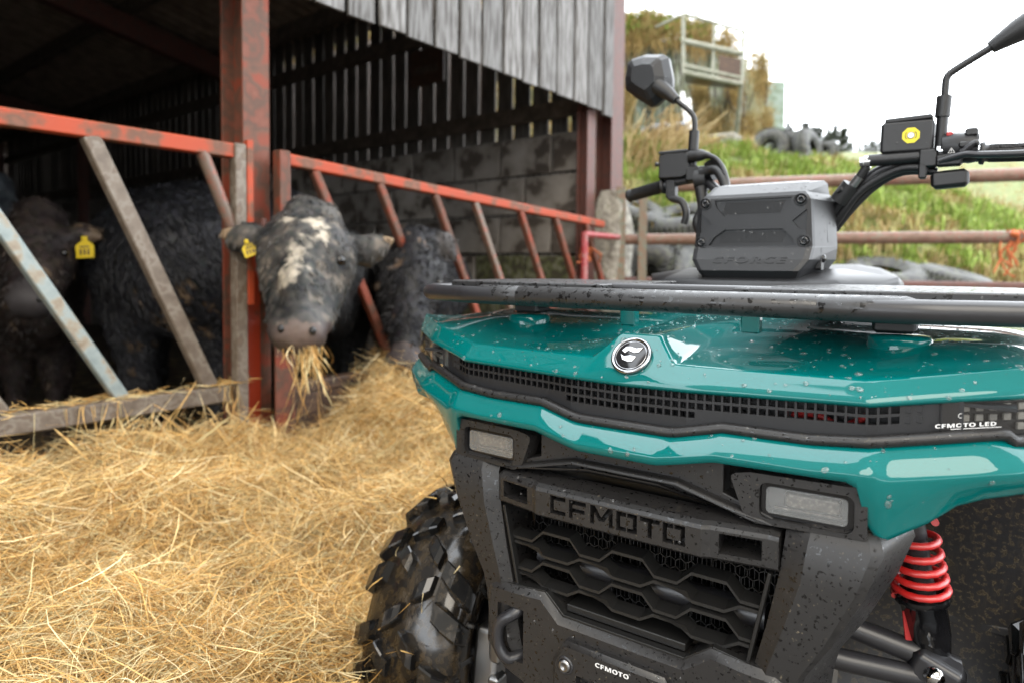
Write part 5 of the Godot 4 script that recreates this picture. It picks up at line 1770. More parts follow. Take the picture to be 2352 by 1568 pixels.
	# hedge on the lower ground to the right
	for i in 9:
		var base := cp(2215 + 32.0 * i, 500, 38.0)
		var t := thing("hedge_bush", "dim grey green bush in the hedge on the low ground beyond the bank", "bush", base, "bushes of the far hedge")
		b = B.new()
		for k in 420:
			var v := Vector3(rg.randfn(), absf(rg.randfn()) * 1.0, rg.randfn()) * 0.75
			if v.length() > 2.2: continue
			var a := Vector3(rg.randf() - 0.5, rg.randf() - 0.5, rg.randf() - 0.5) * 0.35
			var c := Vector3(rg.randf() - 0.5, rg.randf() - 0.5, rg.randf() - 0.5) * 0.35
			b.col = Color(0.07, 0.085, 0.05) * rg.randf_range(0.6, 1.5)
			b.t(v, v + a, v + c)
		part(t, "crown", b, M.leaf, true)
		b = B.new()
		b.tube(V3([[0, -0.4, 0], [0.05, 0.5, 0], [0, 1.2, 0.1]]), [0.09, 0.06, 0.03], 6)
		part(t, "stem", b, M.bark)

func build_silo(rg: RandomNumberGenerator):
	# an overgrown store of upright sheets: the wall runs behind the barn and ends at its right corner
	var D := 12.5
	var o := thing("overgrown_store", "overgrown farm store of upright green and white stained sheets behind the barn", "building", cp(1560, 615, D) * Vector3(1, 0, 1))
	var org := o.position
	var cols := [[0.42, 0.46, 0.40], [0.26, 0.31, 0.17], [0.55, 0.56, 0.48], [0.33, 0.41, 0.40], [0.36, 0.34, 0.21]]
	var mats := []
	for k in 5:
		var c: Array = cols[k]
		mats.append(tri(mat(Color.WHITE, 0.7), 0.9, ntex(256, 120 + k, 0.02, [[0.0, lin(c[0] * 0.35, c[1] * 0.38, c[2] * 0.25)], [0.45, lin(c[0] * 0.8, c[1] * 0.85, c[2] * 0.7)], [0.7, lin(c[0], c[1], c[2])], [1.0, lin(c[0] * 1.2, c[1] * 1.15, c[2] * 1.1)]], 5)))
	var px := 430.0
	var i := 0
	while px < 1765.0:
		var wpx := 43.0
		var top := 92.0 if px > 1500 else 78.0
		if px > 1640: top = 110.0 + (px - 1640) * 0.62
		if px < 1400: top = -40.0
		var dz: float = D + (0.06 if i % 2 else 0.0)
		if px > 1700: dz += (px - 1700) * 0.02
		var a := cp(px, top, dz) - org; var c := cp(px + wpx - 2, top + 3, dz + 0.04) - org
		var b := B.new()
		var h := a.y - 0.5
		var dir := Vector3(c.x - a.x, 0, c.z - a.z)
		var bs := Basis(dir.normalized(), Vector3.UP, dir.normalized().cross(Vector3.UP))
		b.box(Vector3((a.x + c.x) / 2, 0.5 + h / 2, (a.z + c.z) / 2), Vector3(dir.length(), h, 0.05), 0.01, bs)
		b.box(Vector3(a.x, 0.5 + h / 2, a.z), Vector3(0.05, h, 0.12), 0.01, bs)
		part(o, "sheet", b, mats[rg.randi() % 5])
		px += wpx; i += 1
	var b := B.new()
	var e1 := cp(430, 60, D + 0.5) - org; var e2 := cp(1700, 110, D + 0.5) - org
	var n := Vector3(cam_f.x, 0, cam_f.z).normalized() * 6.0
	b.q(e1, e2, e2 + n, e1 + n)
	var g1_ := Vector3(e2.x, 0, e2.z)
	b.q(e2, e2 + n, g1_ + n, g1_)
	part(o, "roof", b, M.concrete)
	# dead creeper hanging over the wall: twiggy brown clumps with some green at the top
	var brown := [Color(0.34, 0.24, 0.10), Color(0.42, 0.31, 0.14), Color(0.22, 0.15, 0.06), Color(0.30, 0.25, 0.10)]
	var leaf := B.new()
	for k in 26:
		var v := Vector3(rg.randfn(), rg.randfn(), rg.randfn()) * 0.11
		var a := Vector3(rg.randfn() * 0.03, -0.09 * rg.randf(), rg.randfn() * 0.03); var c := Vector3(rg.randfn(), rg.randfn(), rg.randfn()) * 0.025
		leaf.col = brown[rg.randi() % 4] * rg.randf_range(0.7, 1.3)
		leaf.t(v, v + a, v + c); leaf.t(v, v + c, v - a * 0.4)
	var xfs := []
	var spots := [[1455, 110, 55, 75], [1490, 60, 60, 30], [1540, 75, 70, 35], [1610, 95, 45, 45], [1670, 95, 40, 25], [1740, 150, 25, 30], [1752, 220, 16, 70], [1690, 240, 22, 70], [1610, 250, 22, 60], [1640, 285, 30, 40], [1450, 210, 18, 60], [1500, 230, 14, 60], [1720, 290, 40, 25], [1762, 290, 12, 40], [1435, 260, 14, 50], [1570, 290, 30, 30]]
	for s in spots:
		for k in int(s[2] * s[3] / 70.0) + 6:
			var col: float = s[0] + rg.randfn() * s[2] * 0.45
			var top: float = s[1] - s[3] * rg.randf_range(0.4, 1.0)
			for m in rg.randi_range(2, 6):
				var p := cp(col + rg.randfn() * 3, top + m * rg.randf_range(6, 13), D - 0.12 - 0.15 * rg.randf()) - org
				xfs.append(Transform3D(Basis(Vector3.UP, rg.randf() * TAU).scaled(Vector3(0.45, 0.9, 0.45) * rg.randf_range(0.6, 1.1)), p))
	for k in 1100:        # the same growth goes on behind the barn
		var p := cp(rg.randf_range(420, 1420), rg.randf_range(-60, 420), D - 0.2 - 0.3 * rg.randf()) - org
		xfs.append(Transform3D(Basis(Vector3.UP, rg.randf() * TAU).scaled(Vector3.ONE * rg.randf_range(0.6, 1.4)), p))
	var cr := thing("dead_creeper", "brown dead creeper hanging over the overgrown store behind the steel platform", "creeper", org)
	multi(cr, "foliage", leaf.mesh(M.leaf, true), xfs)
	b = B.new()
	for k in 40:
		var p := cp(rg.randf_range(1430, 1760), rg.randf_range(90, 200), D - 0.15) - org
		var q := p + Vector3(rg.randfn() * 0.15, -rg.randf_range(0.5, 1.6), rg.randfn() * 0.05)
		b.tube(PackedVector3Array([p, (p + q) / 2 + Vector3(rg.randfn(), 0, rg.randfn()) * 0.06, q]), 0.012, 5, false)
	part(cr, "stem", b, M.bark)
	# green ivy on the top
	var iv := B.new()
	for k in 24:
		var v := Vector3(rg.randfn(), rg.randfn(), rg.randfn()) * 0.10
		var a := Vector3(rg.randfn(), rg.randfn(), rg.randfn()) * 0.05; var c := Vector3(rg.randfn(), rg.randfn(), rg.randfn()) * 0.05
		iv.col = [Color(0.12, 0.18, 0.03), Color(0.22, 0.27, 0.06), Color(0.30, 0.25, 0.09)][rg.randi() % 3]
		iv.t(v, v + a, v + c)
	xfs = []
	for s in [[1480, 52, 45, 18], [1530, 62, 50, 16], [1450, 70, 30, 20], [1600, 75, 30, 14], [1460, 330, 40, 18], [1520, 345, 40, 16]]:
		for k in 26:
			xfs.append(Transform3D(Basis(Vector3.UP, rg.randf() * TAU), cp(s[0] + rg.randfn() * s[2] * 0.5, s[1] + rg.randfn() * s[3] * 0.5, D - 0.2 * rg.randf()) - org))
	var ivy := thing("ivy", "green ivy growing along the top of the overgrown store", "ivy", org)
	multi(ivy, "foliage", iv.mesh(M.leaf, true), xfs)
	# steel platform with railings in front of the store
	var pd := 11.2
	var cage := thing("steel_platform", "rusty steel access platform with railings in front of the overgrown store", "platform", cp(1640, 615, pd) * Vector3(1, 0, 1))
	var co := cage.position
	var galv := tri(mat(Color.WHITE, 0.6), 1.5, ntex(256, 130, 0.02, [[0.0, lin(0.16, 0.17, 0.12)], [0.5, lin(0.30, 0.31, 0.25)], [1.0, lin(0.40, 0.40, 0.34)]], 5))
	for s in [["post", 1570, 31, 1570, 172, 0.045], ["post", 1640, 50, 1638, 185, 0.03], ["post", 1709, 72, 1703, 195, 0.045], ["top_rail", 1571, 32, 1710, 72, 0.04], ["mid_rail", 1571, 95, 1708, 124, 0.07], ["toe_rail", 1569, 150, 1704, 180, 0.05], ["floor_beam", 1568, 166, 1702, 193, 0.06], ["top_rail", 1508, 62, 1571, 32, 0.035]]:
		b = B.new()
		var da := pd + (0.9 if s[1] == 1508 else 0.0)
		b.tube(PackedVector3Array([cp(s[1], s[2], da) - co, cp(s[3], s[4], pd) - co]), s[5] * 0.7, 7)
		part(cage, s[0], b, galv)
	b = B.new()
	b.q(cp(1568, 166, pd) - co, cp(1702, 193, pd) - co, cp(1690, 205, pd + 0.9) - co, cp(1560, 190, pd + 0.9) - co)
	part(cage, "floor_grid", b, M.steel)
	b = B.new()
	var pa := cp(1652, 126, pd - 0.03) - co; var pb := cp(1702, 136, pd - 0.03) - co
	b.q(pa, pb, pb - Vector3(0, 0.36, 0), pa - Vector3(0, 0.36, 0))
	part(cage, "panel", b, M.plank)
	for s in [[1570, 172, 1555, 330], [1703, 193, 1690, 330]]:
		b = B.new()
		b.tube(PackedVector3Array([cp(s[0], s[1], pd) - co, cp(s[2], s[3], pd + 0.9) - co]), 0.035, 6)
		part(cage, "leg", b, galv)
	# two pale pipes leaning on the bank and a black sack
	for s in [[1567, 213, 1583, 300, "taller white plastic pipe leaning upright on the bank below the platform"], [1582, 228, 1592, 310, "shorter white plastic pipe leaning beside the taller one on the bank"]]:
		b = B.new()
		var foot := cp(s[2], s[3] + 30, 9.0); var head := cp(s[0], s[1], 9.3)
		b.tube(PackedVector3Array([Vector3.ZERO, head - foot]), 0.032, 10)
		var p := part(self, "pipe", b, M.white_print)
		p.position = foot
		meta(p, s[4], "pipe", "white pipes on the bank")
	b = B.new()
	for k in 5:
		b.ball(Vector3(0.12 * k - 0.24, 0.02 * (k % 2), 0.03 * (k % 3)), Vector3(0.14, 0.11 + 0.02 * (k % 3), 0.13), 10, 7)
	var bag := part(self, "plastic_sack", b, M.gloss_black)
	bag.position = cp(1524, 308, 8.9)
	meta(bag, "crumpled black plastic sack lying on the bank by the barn corner", "sack")

func build_tyres():
	var tm := tyre_torus(0.36, 0.13, 0.24).mesh(M.old_rubber)
	var grp := "old tyres heaped behind the fence"
	# picture column, row, depth, size, tilt about x, tilt about z, label
	var list := [
		[1490, 640, 6.25, 1.0, 1.45, 0.5, "pale old tyre standing upright below the lower fence rail"],
		[1590, 660, 6.3, 1.15, 1.25, -0.6, "old tyre leaning on another behind the display pod"],
		[1570, 515, 6.75, 1.2, 0.25, 0.25, "old tyre lying flat between the fence rails on the heap"],
		[1465, 490, 6.85, 0.9, 0.5, -0.2, "small old tyre tipped up behind the two fence posts"],
		[1440, 580, 6.6, 1.0, 1.0, 0.1, "dark old tyre pressed against the concrete pillar"],
		[1525, 575, 6.55, 1.0, 0.9, 0.4, "old tyre tipped between a flat one and an upright one"],
		[2190, 650, 6.35, 1.0, 0.25, -0.15, "mossy tyre lying beside the worn grey one below the rail"],
		[1700, 348, 9.5, 0.55, 1.2, 0.2, "small tyre on edge beside the flat one on the crest"],
		[1895, 352, 9.3, 0.5, 0.9, 0.9, "tilted tyre at the foot of the big one on the crest"],
		[1836, 362, 9.0, 0.55, 0.3, 0.2, "tyre lying in the grass just below the crest row"],
		[2030, 640, 6.45, 1.15, 0.30, 0.10, "worn grey tyre lying below the fence rail right of the pod"],
		[1770, 340, 9.3, 0.76, 1.35, 0.7, "mossy tyre standing on the crest of the bank"],
		[1808, 344, 9.4, 0.74, 1.50, 1.1, "dark tyre propped behind a mossy one on the crest"],
		[1858, 344, 9.2, 0.84, 1.3, -0.5, "big tyre standing on edge at the end of the crest row"],
		[1735, 352, 9.4, 0.55, 0.2, 0.0, "flat tyre half sunk in grass at the start of the crest row"],
		[1655, 345, 9.6, 0.55, 0.15, 0.1, "tyre lying flat by the concrete trough"],
	]
	for t in list:
		var o := thing("old_tyre", t[6], "tyre", cp(t[0], t[1], t[2]), grp)
		var m := put(o, "carcass", tm)
		m.scale = Vector3.ONE * t[3]
		o.rotation = Vector3(t[4], 0.8, t[5])
	var b := B.new()
	b.box(Vector3(0, 0.13, 0), Vector3(0.55, 0.22, 0.4), 0.02)
	b.box(Vector3(0, 0.02, 0), Vector3(0.7, 0.1, 0.5), 0.02)
	var tr := part(self, "concrete_trough", b, M.concrete)
	tr.position = cp(1650, 355, 9.0)
	meta(tr, "square grey concrete trough on the bank below the platform", "trough")

func build_fence():
	var f := thing("tube_fence", "rusty tube fence with two rails running from the barn corner to the right", "fence", bp(4.72, 0, 2.62))
	var o := f.position
	var b := B.new()
	var dir := (bp(5.54, 0, 0.12) - bp(4.70, 0, 2.63))
	b.tube(PackedVector3Array([bp(4.70, 1.33, 2.63) - o, bp(4.70, 1.33, 2.63) + dir * 1.6 - o]), 0.042, 12)
	part(f, "lower_rail", b, M.rail)
	b = B.new()
	b.tube(PackedVector3Array([bp(4.70, 1.735, 2.63) + dir * 0.12 - o, bp(4.70, 1.74, 2.63) + dir * 1.6 - o]), 0.045, 12)
	part(f, "upper_rail", b, M.rail)
	b = B.new()
	b.tube(PackedVector3Array([bp(4.72, 1.0, 2.63) - o, bp(4.72, 1.0, 2.63) + dir * 1.6 - o]), 0.035, 10)
	part(f, "foot_rail", b, M.rust)
	for s in [[0.005, 1.74, 0.075], [0.07, 1.72, 0.065], [0.48, 1.72, 0.08], [1.5, 1.72, 0.08]]:
		b = B.new()
		var p: Vector3 = bp(4.70, 0, 2.63) + dir * s[0] - o + Vector3(0, 0, 0.06)
		b.box(p + Vector3(0, s[1] / 2, 0), Vector3(s[2], s[1], 0.012), 0.002, Basis(Vector3.UP, 0.6))
		b.box(p + Vector3(-s[2] * 0.4, s[1] / 2, -0.03), Vector3(0.012, s[1], 0.06), 0.002, Basis(Vector3.UP, 0.6))
		part(f, "post", b, M.green_steel)
	# red tube gate end hung between column and fence
	var g := thing("tube_gate", "short red painted tube gate end fixed between the barn column and fence", "gate", bp(4.35, 0, 2.6))
	o = g.position
	for s in [[[4.10, 1.345, 2.6], [4.62, 1.345, 2.62], 0.022], [[4.10, 0.99, 2.6], [4.62, 0.99, 2.62], 0.022], [[4.10, 0.3, 2.6], [4.10, 1.36, 2.6], 0.026]]:
		b = B.new()
		b.tube(PackedVector3Array([bp(s[0][0], s[0][1], s[0][2]) - o, bp(s[1][0], s[1][1], s[1][2]) - o]), s[2], 10)
		part(g, "tube", b, M.red_tube)
	# rough concrete pillar stub beside the column
	b = B.new()
	var rows := []
	var nz := noise(44, 6.0, 3)
	for j in 14:
		var y := 1.72 * j / 13.0
		var ring := PackedVector3Array()
		for k in 16:
			var an := TAU * k / 16
			var p := Vector3(clampf(cos(an) * 1.4, -1, 1) * 0.12, y, clampf(sin(an) * 1.4, -1, 1) * 0.12)
			p += Vector3(cos(an), 0, sin(an)) * nz.get_noise_3d(p.x * 3, p.y * 3, p.z * 3) * 0.06
			if j == 13: p = p * Vector3(0.6, 1, 0.6)
			ring.append(p)
		rows.append(ring)
	b.grid(rows, true)
	b.fan(rows[13], Vector3.UP)
	var pc := part(self, "concrete_pillar", b, M.concrete)
	pc.position = bp(4.72, 0, 2.74)
	meta(pc, "rough broken concrete pillar stub at the barn corner", "pillar")
	# orange twine knotted round the fence and the barrier end
	var twine := mat(lin(0.55, 0.14, 0.04), 0.7)
	var rg := RandomNumberGenerator.new(); rg.seed = 3
	for s in [[2332, 545, 4.38, 0.30, "orange baler twine hanging from the lower rail of the tube fence"], [1345, 582, 5.05, 0.13, "orange baler twine knotted round the red gate end"]]:
		b = B.new()
		var c0 := cp(s[0], s[1], s[2])
		for k in 7:
			var p := PackedVector3Array()
			var q := Vector3(rg.randfn() * 0.01, 0.05, rg.randfn() * 0.01)
			for i in 7:
				p.append(q)
				q += Vector3(rg.randfn() * 0.025, -s[3] / 6.0 * rg.randf_range(0.4, 1.3), rg.randfn() * 0.02)
			b.tube(smooth_path(p, 2), 0.006, 5, false)
		b.ball(Vector3(0, 0.02, 0), Vector3(0.03, 0.025, 0.05), 8, 6)
		var t := part(self, "twine", b, twine)
		t.position = c0
		meta(t, s[4], "twine", "orange twine on the metalwork")

# ---------------------------------------------------------------- cattle
# one continuous skin round tapered bones: each bone adds exp(-k * distance), the skin lies where the sum is one
func skin(bones: Array, cell: float, k: float, rough: float, colour: Callable) -> B:
	var lo := Vector3(1e9, 1e9, 1e9); var hi := -lo
	for q in bones:
		for e in 2:
			var p: Vector3 = q[e]; var r: float = q[2 + e]
			lo = lo.min(p - Vector3.ONE * (r + 0.05)); hi = hi.max(p + Vector3.ONE * (r + 0.05))
	var nx := int((hi.x - lo.x) / cell) + 2; var ny := int((hi.y - lo.y) / cell) + 2; var nz := int((hi.z - lo.z) / cell) + 2
	var F := PackedFloat32Array(); F.resize(nx * ny * nz)
	var marg := 3.2 / k
	for q in bones:
		var a: Vector3 = q[0]; var b: Vector3 = q[1]; var ra: float = q[2]; var rb: float = q[3]
		var m := maxf(ra, rb) + marg
		var sgn: float = q[4] if q.size() > 4 else 1.0      # a negative bone presses a hollow
		var l0 := ((a.min(b) - Vector3.ONE * m - lo) / cell).ceil(); var l1 := ((a.max(b) + Vector3.ONE * m - lo) / cell).floor()
		var ab := b - a; var inv := 1.0 / maxf(ab.length_squared(), 1e-8)
		for i in range(maxi(0, int(l0.x)), mini(nx - 1, int(l1.x)) + 1):
			for j in range(maxi(0, int(l0.y)), mini(ny - 1, int(l1.y)) + 1):
				var base := (i * ny + j) * nz
				for n in range(maxi(0, int(l0.z)), mini(nz - 1, int(l1.z)) + 1):
					var p := lo + Vector3(i, j, n) * cell
					var t := clampf((p - a).dot(ab) * inv, 0.0, 1.0)
					var d := (p - a - ab * t).length() - lerpf(ra, rb, t)
					if d < marg: F[base + n] += sgn * exp(-k * maxf(d, -0.08))
	var inside := PackedByteArray(); inside.resize(F.size())
	for i in F.size():
		var f := F[i]
		inside[i] = 1 if f > 1.0 else 0
		F[i] = log(maxf(f, 0.02))
	var id := PackedInt32Array(); id.resize(F.size()); id.fill(-1)
	var vs := PackedVector3Array(); var ns := PackedVector3Array(); var cs := PackedColorArray()
	var sx := ny * nz; var sy := nz
	var offs := [0, sx, sy, sx + sy, 1, sx + 1, sy + 1, sx + sy + 1]
	var cor := [Vector3(0, 0, 0), Vector3(1, 0, 0), Vector3(0, 1, 0), Vector3(1, 1, 0), Vector3(0, 0, 1), Vector3(1, 0, 1), Vector3(0, 1, 1), Vector3(1, 1, 1)]
	var edges := [[0, 1], [2, 3], [4, 5], [6, 7], [0, 2], [1, 3], [4, 6], [5, 7], [0, 4], [1, 5], [2, 6], [3, 7]]
	var fn := noise(17, 22.0, 3)
	for i in nx - 1:
		for j in ny - 1:
			var row := (i * ny + j) * nz
			for n in nz - 1:
				var o := row + n
				var s := inside[o] + inside[o + 1] + inside[o + sy] + inside[o + sy + 1] + inside[o + sx] + inside[o + sx + 1] + inside[o + sx + sy] + inside[o + sx + sy + 1]
				if s == 0 or s == 8: continue
				var p := Vector3.ZERO; var cnt := 0
				for e in edges:
					var fa := F[o + offs[e[0]]]; var fb := F[o + offs[e[1]]]
					if (fa > 0.0) != (fb > 0.0):
						p += (cor[e[0]] as Vector3).lerp(cor[e[1]], fa / (fa - fb)); cnt += 1
				p /= maxi(cnt, 1)
				var g := Vector3(F[o + sx] + F[o + sx + 1] + F[o + sx + sy] + F[o + sx + sy + 1] - F[o] - F[o + 1] - F[o + sy] - F[o + sy + 1], F[o + sy] + F[o + sy + 1] + F[o + sx + sy] + F[o + sx + sy + 1] - F[o] - F[o + 1] - F[o + sx] - F[o + sx + 1], F[o + 1] + F[o + sx + 1] + F[o + sy + 1] + F[o + sx + sy + 1] - F[o] - F[o + sx] - F[o + sy] - F[o + sx + sy])
				var nrm := -g.normalized()
				var w := lo + (Vector3(i, j, n) + p) * cell
				id[o] = vs.size()
				vs.append(w + nrm * fn.get_noise_3dv(w) * rough); ns.append(nrm); cs.append(colour.call(w, nrm))
	var b := B.new()
	var steps := [sx, sy, 1]
	for i in range(1, nx - 1):
		for j in range(1, ny - 1):
			for n in range(1, nz - 1):
				var o := (i * ny + j) * nz + n
				var here := inside[o]
				for ax in 3:
					if inside[o + steps[ax]] == here: continue
					var s1: int = steps[(ax + 1) % 3]; var s2: int = steps[(ax + 2) % 3]
					var ids := [id[o], id[o - s1], id[o - s1 - s2], id[o - s2]]
					if ids.has(-1): continue
					if here == 0: ids.reverse()
					for t in [[0, 2, 1], [0, 3, 2]]:
						for c in t:
							b.v.append(vs[ids[c]]); b.n.append(ns[ids[c]]); b.c.append(cs[ids[c]])
	return b

func hair_mesh(curl: float) -> Mesh:
	var b := B.new()
	var rg := RandomNumberGenerator.new(); rg.seed = 12
	for k in 5:
		var an := TAU * k / 5 + rg.randf()
		var root := Vector3(cos(an), 0, sin(an)) * 0.16
		var sd := Vector3(-sin(an), 0, cos(an)) * 0.055
		var p1 := root * 1.2 + Vector3(0, 0.55, 0) + Vector3(cos(an), 0, sin(an)) * 0.1 * curl
		var p2 := root * 0.8 + Vector3(0, 1.0, 0) + Vector3(-sin(an), -0.2, cos(an)) * 0.35 * curl
		b.q(root - sd, root + sd, p1 + sd * 0.7, p1 - sd * 0.7)
		b.t(p1 - sd * 0.7, p1 + sd * 0.7, p2)
	return b.mesh(M.hair)

func coat(parent: Node3D, b: B, count: int, length: float, flow: Vector3, lift: float, mesh: Mesh, seed_: int, keep: Callable):
	var rg := RandomNumberGenerator.new(); rg.seed = seed_
	var cum := PackedFloat32Array(); var tr := []; var acc := 0.0
	for i in range(0, b.v.size(), 3):
		var n := b.n[i]
		var eye := (EYE - b.v[i] - parent.position).normalized()
		if n.dot(eye) < -0.25: continue
		acc += (b.v[i + 1] - b.v[i]).cross(b.v[i + 2] - b.v[i]).length()
		cum.append(acc); tr.append(i)
	var xfs := []; var cols := []
	for k in count:
		var i: int = tr[mini(cum.bsearch(rg.randf() * acc), tr.size() - 1)]
		var p := (b.v[i] + b.v[i + 1] * rg.randf() + b.v[i + 2] * rg.randf())
		p = b.v[i].lerp(b.v[i + 1], rg.randf()).lerp(b.v[i + 2], rg.randf() * 0.6)
		if not keep.call(p): continue
		var n := b.n[i]
		var d := flow - n * flow.dot(n) + Vector3(rg.randfn(), rg.randfn(), rg.randfn()) * 0.35
		d = (d - n * d.dot(n)).normalized()
		d = (d + n * lift * rg.randf_range(0.5, 1.4)).normalized()
		var sd := d.cross(n)
		if sd.length() < 0.05: continue
		sd = sd.normalized()
		var l := length * rg.randf_range(0.6, 1.3)
		xfs.append(Transform3D(Basis(sd * l * 0.7, d * l, sd.cross(d) * l * 0.7), p - n * 0.004))
		var c: Color = b.c[i] * rg.randf_range(0.6, 1.6)
		c.a = 1.0
		cols.append(c)
	multi(parent, "coat", mesh, xfs, cols)

func bones_from(list: Array, org: Vector3) -> Array:
	var o := []
	for q in list:
		o.append([cp(q[0], q[1], q[2]) - org, cp(q[4], q[5], q[6]) - org, q[3], q[7], q[8] if q.size() > 8 else 1.0])
	return o
# legs drop straight down from the trunk to the floor
func add_legs(bones: Array, spots: Array, org: Vector3):
	for s in spots:
		var p := cp(s[0], 640, s[1]) - org
		var k := Vector3(p.x, 0.45, p.z) + cam_f * 0.03
		bones.append([Vector3(p.x, 0.85, p.z), k, 0.15, 0.072])
		bones.append([k, Vector3(p.x, 0.14, p.z), 0.065, 0.05])
		bones.append([Vector3(p.x, 0.14, p.z), Vector3(p.x, 0.06, p.z), 0.052, 0.065])
func seg_d(p: Vector3, a: Vector3, b: Vector3) -> float:
	var ab := b - a
	return (p - a - ab * clampf((p - a).dot(ab) / maxf(ab.length_squared(), 1e-8), 0, 1)).length()

func ear_tag(at: Vector3, label: String, size: float, tilt: float):
	var o := thing("ear_tag", label, "ear tag", at, "yellow ear tags")
	o.basis = Basis(cam_r, cam_u, -cam_f) * Basis(Vector3(0, 0, 1), tilt)
	var b := B.new()
	b.prism(V2([[-0.5, -0.62], [0.5, -0.62], [0.52, 0.1], [0.3, 0.28], [0.16, 0.36], [0.16, 0.62], [-0.16, 0.62], [-0.16, 0.36], [-0.3, 0.28], [-0.52, 0.1]].map(func(p): return [p[0] * size, p[1] * size])), 0.004, -0.002, Transform3D(), 0.001)
	part(o, "flag", b, M.tag_yellow)
	b = B.new()
	b.lathe([[0.0001, 0.006], [0.008, 0.006], [0.009, 0.0]], 12, Transform3D(Basis(Vector3.RIGHT, PI / 2), Vector3(0, size * 0.5, 0.004)))
	part(o, "stud", b, M.tag_yellow)
	b = B.new()
	for k in 3:
		b.box(Vector3((k - 1) * size * 0.22, -size * 0.28, 0.0042), Vector3(size * 0.12, size * 0.34, 0.0006), 0.0)
	b.box(Vector3(0, size * 0.02, 0.0042), Vector3(size * 0.55, size * 0.08, 0.0006), 0.0)
	part(o, "printed_number", b, M.plank)

func eye_part(o: Node3D, at: Vector3, r: float):
	var b := B.new()
	b.ball(at, Vector3(r, r, r), 14, 10)
	var e := part(o, "eye", b, M.eye)

